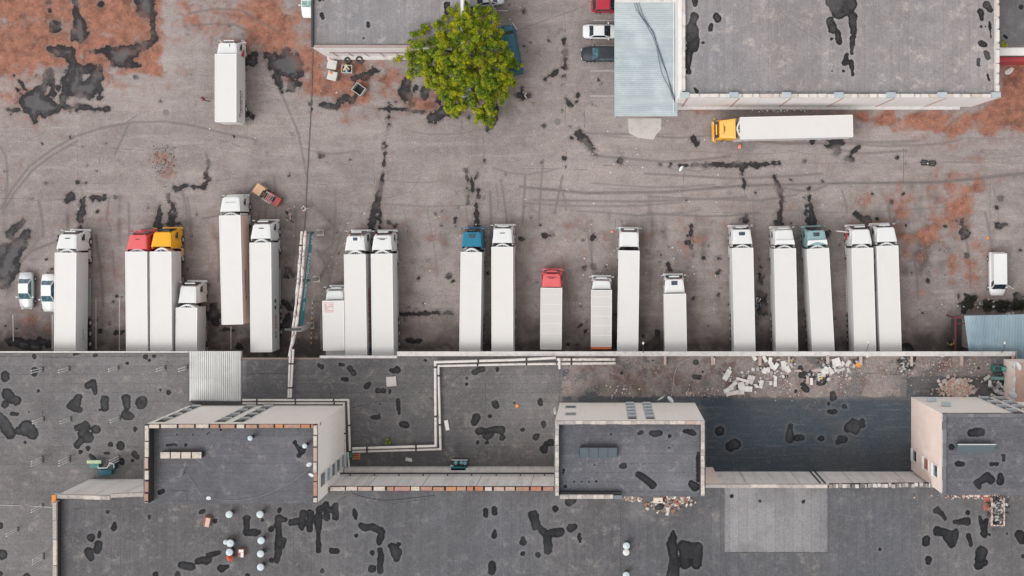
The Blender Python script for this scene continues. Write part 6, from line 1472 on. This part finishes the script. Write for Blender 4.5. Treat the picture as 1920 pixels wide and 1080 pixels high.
# orange and yellow things
og = paint("orange_plastic", (0.80, 0.30, 0.03), .5, .2); pnk = paint("salmon_plastic", (0.82, 0.28, 0.17), .5, .3)
def lump(label, px, py, r, mat, z0=0.0, name="plastic_bag", cat="bag", sc=(1, .8, .6)):
    p = W(px, py, z0 + .1); m = MB(); bmesh.ops.create_icosphere(m.bm, subdivisions=2, radius=r)
    for v in m.bm.verts: v.co = Vector((v.co.x * sc[0], v.co.y * sc[1], v.co.z * sc[2])) * rnd.uniform(.78, 1.15)
    return tag(m.build(name, mat, None, loc=(p.x, p.y, z0 + r * sc[2] * .6), rz=rnd.uniform(0, 3)), label, cat)
lump("small salmon-coloured bag left of the semi truck with rounded fairing", 1148, 434.5, .2, pnk)
lump("crumpled pink and white bag below the lone yellow-cabbed truck", 1387, 274.5, .3, pnk)
lump("small orange bag on the asphalt above the white minivan", 1852.5, 446, .2, og)
lump("orange bag on the brown dock roof", 1609, 684, .36, og, 5.5)
lump("orange bag on the grey low roof left of the middle tower", 970, 761, .25, og, 5.5)
lump("white crumpled sheet of plastic on the asphalt under the long tar stain", 1277, 316, .33, whl, 0, "plastic_sheet", "plastic", (1.2, .6, .3))
lump("small red clay lump under the white building's wall", 1531, 204, .28, pnk)
lump("yellow bag between pinkish planks and dark scrap", 1541, 709, .18, paint("yellow_plastic", (0.75, 0.55, 0.05), .5, .2), 5.5)
lump("bright yellow bag next to the concrete stub", 1484, 677, .2, paint("yellow_plastic", (0.75, 0.55, 0.05), .5, .2), 5.5)

# machines on the roof
grn = paint("machine_green", (0.03, 0.16, 0.14), .5, .4, (0.10, 0.28, 0.25), 3); tealc = paint("cooler_teal", (0.01, 0.16, 0.20), .5, .2)
p = W(1882, 697, 6.6); t = thing("roof_machine", (p.x, p.y, 5.5), R(-3), "dark green machine with long green beam beside the pink annex", "machine")
MB().box(-1.15, -.05, .1, -.35, .6, .9).box(-.3, .0, .1, 1.0, .6, .8).bevel(.06, 1).build("housing", grn, t); MB().box(-.15, .1, .801, .75, .5, 1.0).build("motor", paint("mint_motor", (0.15, 0.36, 0.33), .5, .4), t); MB().box(-1.1, -1.05, .1, 1.3, -.72, .35).build("beam", paint("mint_beam", (0.18, 0.38, 0.34), .5, .4), t); MB().cyl((-.7, .3, .95), .22, .1).build("fan", plank, t)
p = W(862, 872, 6.4); t = thing("roof_cooler", (p.x, p.y, 5.5), 0, "teal cooling machine standing at the foot of the tall hall's wall", "machine")
MB().box(-1.05, -.62, 0, .75, -.2, 1.0).bevel(.04, 1).build("tank", tealc, t); MB().box(-1.0, -.15, 0, .9, .6, .55).build("base", plank, t)
MB().cyl((-.45, .3, .8), .22, .5).cyl((.2, .32, .8), .2, .5).cyl((.62, .25, .8), .2, .5).build("compressor", paint("steel_blue_metal", (0.18, 0.32, 0.38), .45, .4), t); MB().tube([(-1.0, .55, .7), (-.3, .58, .9), (.9, .55, .75)], .05, 6).build("pipe", frame_w, t)
p = W(847, 878, 6.2); tag(MB().box(-.2, -.3, 0, .2, .3, .6).bevel(.03, 1).build("switch_box", frame_w, None, loc=(p.x, p.y, 5.51)), "small white switch box left of the teal cooling machine", "box")
p = W(188, 874, 6.6); t = thing("roof_machine", (p.x, p.y, 5.5), 0, "green machine with lime beam and white hoist near the hall's corner", "machine")
MB().box(-1.75, .22, .5, -.1, .58, .75).build("beam", paint("lime_beam", (0.42, 0.52, 0.30), .5, .3), t); MB().box(-1.5, -.35, 0, -.4, .2, .6).build("frame", grn, t); MB().box(.85, -.5, 0, 1.55, .2, .9).bevel(.04, 1).build("housing", paint("navy_housing", (0.015, 0.05, 0.08), .5, .2), t)
MB().tube([(-.5, -.1, .8), (-.3, -.28, .9), (.7, -.25, .95), (.95, .1, 1.0), (1.0, .3, 1.0), (1.5, .3, 1.0), (1.55, -.2, 1.0)], .06, 6).build("hoist", frame_w, t)
p = W(197, 886, 6.0); tag(MB().box(-.75, -.3, 0, .75, .3, .5).bevel(.03, 1).build("crate", paint("crate_blue", (0.01, 0.12, 0.17), .5, .2), None, loc=(p.x, p.y, 5.51)), "dark blue crate below the green machine", "crate")
p = W(667, 855, 5.8); pl = thing("pallet", (p.x, p.y, 5.52), 0, "orange slatted pallet in the shade beside the left tower", "pallet"); m = MB()
for k in range(4): m.box(-.45, -.42 + k * .24, .1, .45, -.3 + k * .24, .13)
m.build("top_board", paint("orange_slats", (0.62, 0.24, 0.09), .7, .3), pl); MB().box(-.45, -.42, 0, -.35, .42, .099).box(.35, -.42, 0, .45, .42, .099).build("bearer", paint("orange_slats", (0.62, 0.24, 0.09), .7, .3), pl)
p = W(656, 854, 5.9); tag(MB().box(-.3, -.3, 0, .3, .3, .35).bevel(.04, 1).build("box", grn, None, loc=(p.x, p.y, 5.52)), "small dark green box left of the orange pallet", "box")
# dishes
def dish(label, px, py, z, r, yaw, tilt):
    p = W(px, py, z); t = thing("satellite_dish", tuple(p), yaw, label, "dish", "satellite dishes")
    m = MB(); rings = []
    for k in range(5):
        rr = r * (k / 4 + .02); rings.append([(rr * math.cos(a), .22 * r * (k / 4) ** 2 + .0, rr * math.sin(a)) for a in [2 * math.pi * i / 16 for i in range(16)]])
    m.loft(rings, cap=False); o = m.build("reflector", paint("dish_white", (0.62, 0.65, 0.67), .5, .2), t); o.rotation_euler[0] = tilt
    MB().tube([(0, 0, -r * .9), (0, r * .7, -r * .2)], .02, 5).build("feed_arm", plank, o); MB().tube([(0, -.05, -.1), (0, -.2, -.8)], .03, 5).build("bracket", plank, t)
dish("white dish at the north edge of the middle tower, left of a pair", 1240, 748, 11, .42, R(30), R(-20))
dish("white dish at the north edge of the middle tower, right of a pair", 1256, 750, 11, .45, R(-50), R(-30))
dish("topmost white dish on the pink annex", 1906, 688, 9, .55, R(-70), R(-35))
dish("second white dish on the pink annex, below the topmost", 1906, 712, 9, .42, R(90), R(-55))
dish("third white dish on the pink annex, above the lowest", 1904, 732, 9, .42, R(90), R(-50))
dish("lowest white dish on the pink annex", 1899, 741, 9, .45, R(-60), R(-45))
dish("white dish sticking out at the west side of the middle tower", 1042, 770, 12, .42, R(95), R(-20))
dish("small dish on the east side of the left tower roof, upper", 580, 872, 17.3, .3, R(40), R(-50))
dish("small dish on the east side of the left tower roof, lower", 583, 892, 17.3, .3, R(-20), R(-50))
dish("small dish on the south edge of the left tower roof", 391, 935, 17.1, .25, R(20), R(-60))
# roof light well by the right tower, hatch at middle tower
p = W(1870, 960, 13); t = thing("roof_light", (p.x, p.y, 12.8), 0, "ruined roof light frame filled with debris below the right tower", "roof light")
MB().box(-.75, -1.5, 0, -.6, 1.6, .45).box(.6, -1.5, 0, .75, 1.6, .45).box(-.59, -1.5, 0, .59, -1.36, .4).build("frame", paint("flaky_white_frame", (0.6, 0.5, 0.45), .8, .8, (0.15, 0.06, 0.04), 4, ramp=(.45, .55)), t); MB().box(-.6, -1.35, .0, .6, 1.6, .12).build("floor", plank, t)
p = W(1852, 945, 13); tag(MB().box(-.42, -.75, 0, .42, .75, .1).build("brick_pad", brk, None, loc=(p.x, p.y, 12.81)), "square of bare red brick beside the ruined roof light", "brickwork")
p = W(1234, 938, 13.2); t = thing("roof_box", (p.x, p.y, 12.8), 0, "small cream roof box at the ruined edge of the middle tower", "box"); MB().box(-.5, -.28, 0, .5, .28, .5).build("box", paint("cream_box", (0.66, 0.57, 0.49), .7, .3), t); MB().box(.05, -.15, .501, .25, -.05, .52).build("slot", plank, t)
lump("heap of black sacks below the small cream roof box", 1236, 950, .55, chas, 12.8, "sack_heap", "sacks", (1.1, .7, .5))

# poles and lamps
p = W(927, 20, 0); t = thing("utility_pole", (p.x, p.y, 0), 0, "grey concrete utility pole at the top edge beside the tree", "pole"); MB().cyl((0, 0, 5), .17, 10, 'Z', 10, .11).build("shaft", concp, t); MB().box(-.9, -.05, 9.4, .9, .05, 9.55).build("crossarm", plank, t); MB().cyl((0, 0, .1), .3, .2).build("footing", concp, t)
for lab, x, y in (("thin lamp post on the dock edge at far right", 1877, 662), ("thin lamp post on the dock edge above the orange bag", 1624, 660), ("thin slanted post on the dock edge by the pipe ends", 1206, 662)):
    p = W(x, y, 5.6); t = thing("lamp_post", (p.x, p.y, 5.6), 0, lab, "lamp", "lamp posts on the dock edge"); MB().tube([(0, 0, 0), (-.05, .5, .9), (-.05, 1.2, 1.2)], .035, 6).build("pole", plank, t); MB().sph((-.05, 1.3, 1.2), .13, 8, (1, 1.3, .6)).build("lamp_head", frame_w, t)
for (x, y, lab) in ((401,556,"round manhole cover between the box truck and the forward semi truck"), (593,633,"small round manhole cover near the dock beside the pipe rack"), (311,211,"round manhole cover in the open yard left of the lone box truck"), (1045,228,"faint round manhole cover in front of the canopy")):
    p = W(x, y); o = MB().cyl((0, 0, 0), .36 if x != 593 else .2, .02, 'Z', 20).build("manhole_cover", paint("iron_cover", (0.20, 0.175, 0.165), .7, .5), None, loc=(p.x, p.y, .012)); tag(o, lab, "manhole")

# clutter by the workshop
def open_box(label, px, py, w_, l_, h, rot, mat, inm, name="bin", cat="bin", z=0, fill=None):
    p = W(px, py, h); t = thing(name, (p.x, p.y, z), R(rot), label, cat); e = .07
    MB().box(-w_ / 2, -l_ / 2, .1, w_ / 2, -l_ / 2 + e, h).box(-w_ / 2, l_ / 2 - e, .1, w_ / 2, l_ / 2, h).box(-w_ / 2, -l_ / 2 + e, .1, -w_ / 2 + e, l_ / 2 - e, h).box(w_ / 2 - e, -l_ / 2 + e, .1, w_ / 2, l_ / 2 - e, h).build("side", mat, t)
    MB().box(-w_ / 2 + e, -l_ / 2 + e, .1, w_ / 2 - e, l_ / 2 - e, .18).build("bottom", inm, t)
    if fill:
        for i in range(7): MB().obox((rnd.uniform(-.3, .3), rnd.uniform(-.3, .3), h - .15 + i * .01), (rnd.uniform(.08, .2), rnd.uniform(.5, .9), .05), rnd.uniform(-.8, .8)).build("scrap", rnd.choice([frame_w, galv, bluep, yell2]), t)
    return t
binm = paint("pale_bin", (0.50, 0.50, 0.47), .6, .4)
open_box("open grey waste bin with dark inside standing askew", 672, 167, 1.35, 1.15, 1.1, -35, binm, chas, "waste_bin", "bin")
open_box("open pale crate full of scrap near two tyres", 650, 129, 1.25, .95, .9, -2, binm, chas, "scrap_crate", "crate", fill=True)
for lab, x, y, r_, h in (("square pale grey box with lid under the workshop wall", 622, 121, -12, .9), ("square pale grey box with an orange bag on top", 622.5, 142, -14, .8)):
    p = W(x, y, h); t = thing("storage_box", (p.x, p.y, 0), R(r_), lab, "box"); MB().box(-.52, -.5, 0, .52, .5, h - .06).build("body", binm, t); MB().box(-.56, -.54, h - .055, .56, .54, h).build("lid", paint("lid_grey", (0.60, 0.59, 0.55), .6, .4), t)
lump("salmon bag on the lower pale grey box", 620, 136, .22, pnk, .8); lump("salmon bag between the wall and the pale grey box", 620, 110, .28, pnk, 0, sc=(1.5, .5, .6))
for lab, x, y, r_ in (("worn truck tyre lying left of its twin under the workshop wall", 651, 113, .46), ("worn truck tyre lying right of its twin under the workshop wall", 673.5, 112, .5)):
    p = W(x, y, .3); m = MB(); Rr = r_; rr_ = .15
    rings = [[((Rr - rr_ + rr_ * math.cos(b)) * math.cos(a), (Rr - rr_ + rr_ * math.cos(b)) * math.sin(a), .16 + rr_ * math.sin(b)) for b in [2 * math.pi * j / 8 for j in range(8)]] for a in [2 * math.pi * i / 20 for i in range(21)]]
    m.loft(rings, cap=False); tag(m.build("loose_tyre", paint("grey_rubber", (0.075, 0.07, 0.068), .85, .5, (0.2, 0.18, 0.16), 5), None, True, (p.x, p.y, 0)), lab, "tyre", "loose tyres by the workshop")
# double black frame and trolley
p = W(1741, 305.5, .3); t = thing("double_rack", (p.x, p.y, 0), R(-4), "low black double metal rack lying on the open asphalt at right", "frame")
for sx in (-1, 1):
    m = MB(); m.tube([(sx * .12, .25, .15), (sx * .8, .28, .2), (sx * .93, .0, .25), (sx * .8, -.28, .2), (sx * .12, -.25, .15), (sx * .12, .25, .15)], .07, 6); m.box(min(sx * .2, sx * .85), -.06, .1, max(sx * .2, sx * .85), .06, .22); m.build("side_frame", chas, t)
MB().sph((-.1, -.05, .3), .09, 8).build("hub", frame_w, t)
p = W(989, 179.5, .6); t = thing("trolley", (p.x, p.y, 0), R(180), "small black trolley with white handle right of the tree", "trolley"); MB().box(-.4, -.25, .2, .3, -.08, .5).box(-.4, .08, .2, .3, .25, .5).build("tray", chas, t); MB().tube([(.1, -.3, .75), (.32, 0, .8), (.1, .3, .75)], .035, 6).build("handle", frame_w, t)
for s in (-1, 1): wheel(t, s * .26, -.2, .14, .06)
for lab, x0, y0, x1, y1 in (("white plank leaning on the ground right of the teal van", 961, 43, 969, 55), ("white rod by the red post near the tree", 927, 39, 938, 45)):
    a = W(x0, y0, .1); b = W(x1, y1, .1); d = b - a; tag(MB().obox((0, 0, 0), (d.length, .09, .06), 0).build("rod", frame_w, None, loc=tuple((a + b) / 2), rz=math.atan2(d.y, d.x)), lab, "rod")
lump("small red bag near the utility pole", 926, 37, .2, redp, 0)
lump("white bag on red soil at the upper right corner", 1893, 133, .5, slabm[0], 0, "cardboard_sheet", "sheet", (1.3, .7, .15))

# ======================= TREES AND PLANTS =======================
def leafmat(name, cols):
    m, n, b = nodes_of(name)
    g = N(n, "ShaderNodeNewGeometry"); cr = N(n, "ShaderNodeValToRGB"); e = cr.color_ramp.elements
    while len(e) > 1: e.remove(e[-1])
    e[0].position = 0; e[0].color = rgb(cols[0])
    for i, c in enumerate(cols[1:]): x = e.new((i + 1) / (len(cols) - 1)); x.color = rgb(c)
    tn = noise(n, g.outputs["Position"], .75, 3, .6)
    f = mth(n, 'ADD', mth(n, 'MULTIPLY', g.outputs["Random Per Island"], .55), mth(n, 'MULTIPLY_ADD', tn, 1.7, -.62), clamp=True)
    L(n, f, cr.inputs[0]); L(n, cr.outputs[0], b.inputs["Base Color"])
    b.inputs["Roughness"].default_value = .55; b.inputs["Specular IOR Level"].default_value = .3
    tr = N(n, "ShaderNodeBsdfTranslucent"); L(n, cr.outputs[0], tr.inputs[0])
    mx = N(n, "ShaderNodeMixShader"); mx.inputs[0].default_value = .25; out = n.nodes.get("Material Output")
    L(n, b.outputs[0], mx.inputs[1]); L(n, tr.outputs[0], mx.inputs[2]); L(n, mx.outputs[0], out.inputs[0])
    return m
leafm = leafmat("tree_leaf", [(0.018, 0.045, 0.004), (0.085, 0.16, 0.010), (0.20, 0.28, 0.012), (0.46, 0.46, 0.012), (0.70, 0.52, 0.015)])
bark = paint("bark", (0.10, 0.075, 0.055), .9, .5)
def leaves(clumps, per, ls, seed):
    rg = np.random.default_rng(seed); V = []; 
    for (cx, cy, cz, r) in clumps:
        n = int(per * r * r) + 12
        d = rg.normal(size=(n, 3)); d /= np.linalg.norm(d, axis=1)[:, None]
        d[:, 2] = np.abs(d[:, 2]) * np.where(rg.random(n) < .8, 1, -1)
        rad = r * rg.uniform(.55, 1.08, n)[:, None]
        c = np.array([cx, cy, cz]) + d * rad * np.array([1, 1, .85])
        u = rg.normal(size=(n, 3)); nn = d + rg.normal(size=(n, 3)) * .55 + np.array([0, 0, .5]); nn /= np.linalg.norm(nn, axis=1)[:, None]
        a = np.cross(nn, u); a /= np.linalg.norm(a, axis=1)[:, None]; b = np.cross(nn, a)
        s = ls * rg.uniform(.6, 1.3, n)[:, None]
        V.append(np.stack([c - a * s, c - b * s * .55 + nn * s * .1, c + a * s, c + b * s * .55 + nn * s * .1], 1))
    V = np.concatenate(V).reshape(-1, 3); q = len(V) // 4
    me = bpy.data.meshes.new("crown"); me.vertices.add(len(V)); me.vertices.foreach_set("co", V.reshape(-1).astype(np.float32))
    me.loops.add(len(V)); me.loops.foreach_set("vertex_index", np.arange(len(V), dtype=np.int32)); me.polygons.add(q)
    me.polygons.foreach_set("loop_start", (np.arange(q) * 4).astype(np.int32)); me.polygons.foreach_set("loop_total", np.full(q, 4, dtype=np.int32)); me.update(calc_edges=True)
    return me
lobes = [(868,95,58,8.6),(812,88,44,7.2),(792,118,28,5.5),(838,150,36,7.0),(872,165,34,6.6),(905,140,44,7.6),(925,90,36,7.2),(895,45,38,7.2),(852,48,34,7.0),(866,25,18,5.5),(936,145,26,6.0),(905,190,22,5.5),(906,215,16,4.6),(850,182,22,5.0),(820,130,28,6.0),(945,120,22,5.2),(785,90,22,5.0),(925,170,22,5.4),(835,70,32,7.6)]
tb = W(868, 108, 0); tr_ = thing("tree", (tb.x, tb.y, 0), 0, "large broad tree with yellow-green crown beside the workshop", "tree")
cl = []; rg2 = random.Random(11); big = []
for (x, y, r, z) in lobes:
    c = W(x, y, z); R_ = r * (H - z) / F
    for k in range(60):
        a = rg2.uniform(0, 2 * math.pi); q = math.sqrt(rg2.random()); h = math.sqrt(max(0, 1 - q * q))
        v = Vector((c.x + math.cos(a) * q * R_ - tb.x, c.y + math.sin(a) * q * R_ - tb.y, z - 1.6 + h * R_ * .55 + rg2.uniform(-.5, .5)))
        if all((v - w_).length > 1.06 for w_ in big): big.append(v)
for v in big:
    rb = rg2.uniform(.5, .85)
    for k in range(rg2.randint(8, 13)):
        a = rg2.uniform(0, 2 * math.pi); q = rg2.uniform(.2, 1.0) * rb
        cl.append((v.x + math.cos(a) * q, v.y + math.sin(a) * q, v.z + math.sqrt(max(0, rb * rb - q * q)) * .8 + rg2.uniform(-.25, .1), rg2.uniform(.18, .36)))
    if rg2.random() < .6: cl.append((v.x + rg2.uniform(-.8, .8), v.y + rg2.uniform(-.8, .8), v.z - rg2.uniform(1.2, 2.4), .55))
put("crown", leaves(cl, 700, .095, 3), tr_).data.materials.append(leafm)
MB().tube([(0, 0, 0), (.1, .05, 1.5), (.0, .1, 3.0), (.05, 0, 4.2)], [.38, .3, .26, .2], 10).build("trunk", bark, tr_)
for i, (x, y, r, z) in enumerate(lobes):
    c = W(x, y, z - 1.2); m = MB(); e = Vector((c.x - tb.x, c.y - tb.y, z - 1.4)); m.tube([(0, .05, 2.4 + (i % 4) * .4), (e.x * .35, e.y * .35, 3.6 + (i % 3) * .4), tuple(e)], [.16, .1, .04], 6); m.build("limb", bark, tr_)
def bush(label, px, py, r, n, seed, name="bush", z=0, cat="bush", mat=None):
    p = W(px, py, z + .3); t = thing(name, (p.x, p.y, z), 0, label, cat); q = random.Random(seed)
    put("foliage", leaves([(q.uniform(-r, r) * .7, q.uniform(-r, r) * .7, .25 + q.uniform(0, r * .5), r * q.uniform(.4, .6)) for _ in range(n)], 420, .10, seed), t).data.materials.append(mat or leafm)
    MB().tube([(0, 0, 0), (0, .03, .3)], .03, 5).build("stem", bark, t)
bush("small yellow-green bush under the workshop's white wall", 747, 109, .6, 6, 5)
bush("small green plant growing in the shaded low roof by the pipes", 729, 829, .4, 4, 8, z=5.5, name="plant", cat="plant")
darkl = leafmat("dark_scrub_leaf", [(0.012, 0.016, 0.010), (0.03, 0.035, 0.02), (0.05, 0.05, 0.03)])  # dark olive foliage of the scrubby bushes
for lab, x, y in (("dark scrubby bush left of the white minivan's front end", 1823, 566), ("dark scrubby bush above the blue shelter roof, leftmost", 1852, 575), ("dark scrubby bush above the blue shelter roof, middle", 1880, 574), ("dark scrubby bush above the blue shelter roof at the frame edge", 1910, 572)):
    bush(lab, x, y, .8, 7, x, mat=darkl)
bush("small plant with yellow tips at the foot of the outbuilding edge", 1884, 84, .4, 4, 77, z=4.0, name="plant", cat="plant")
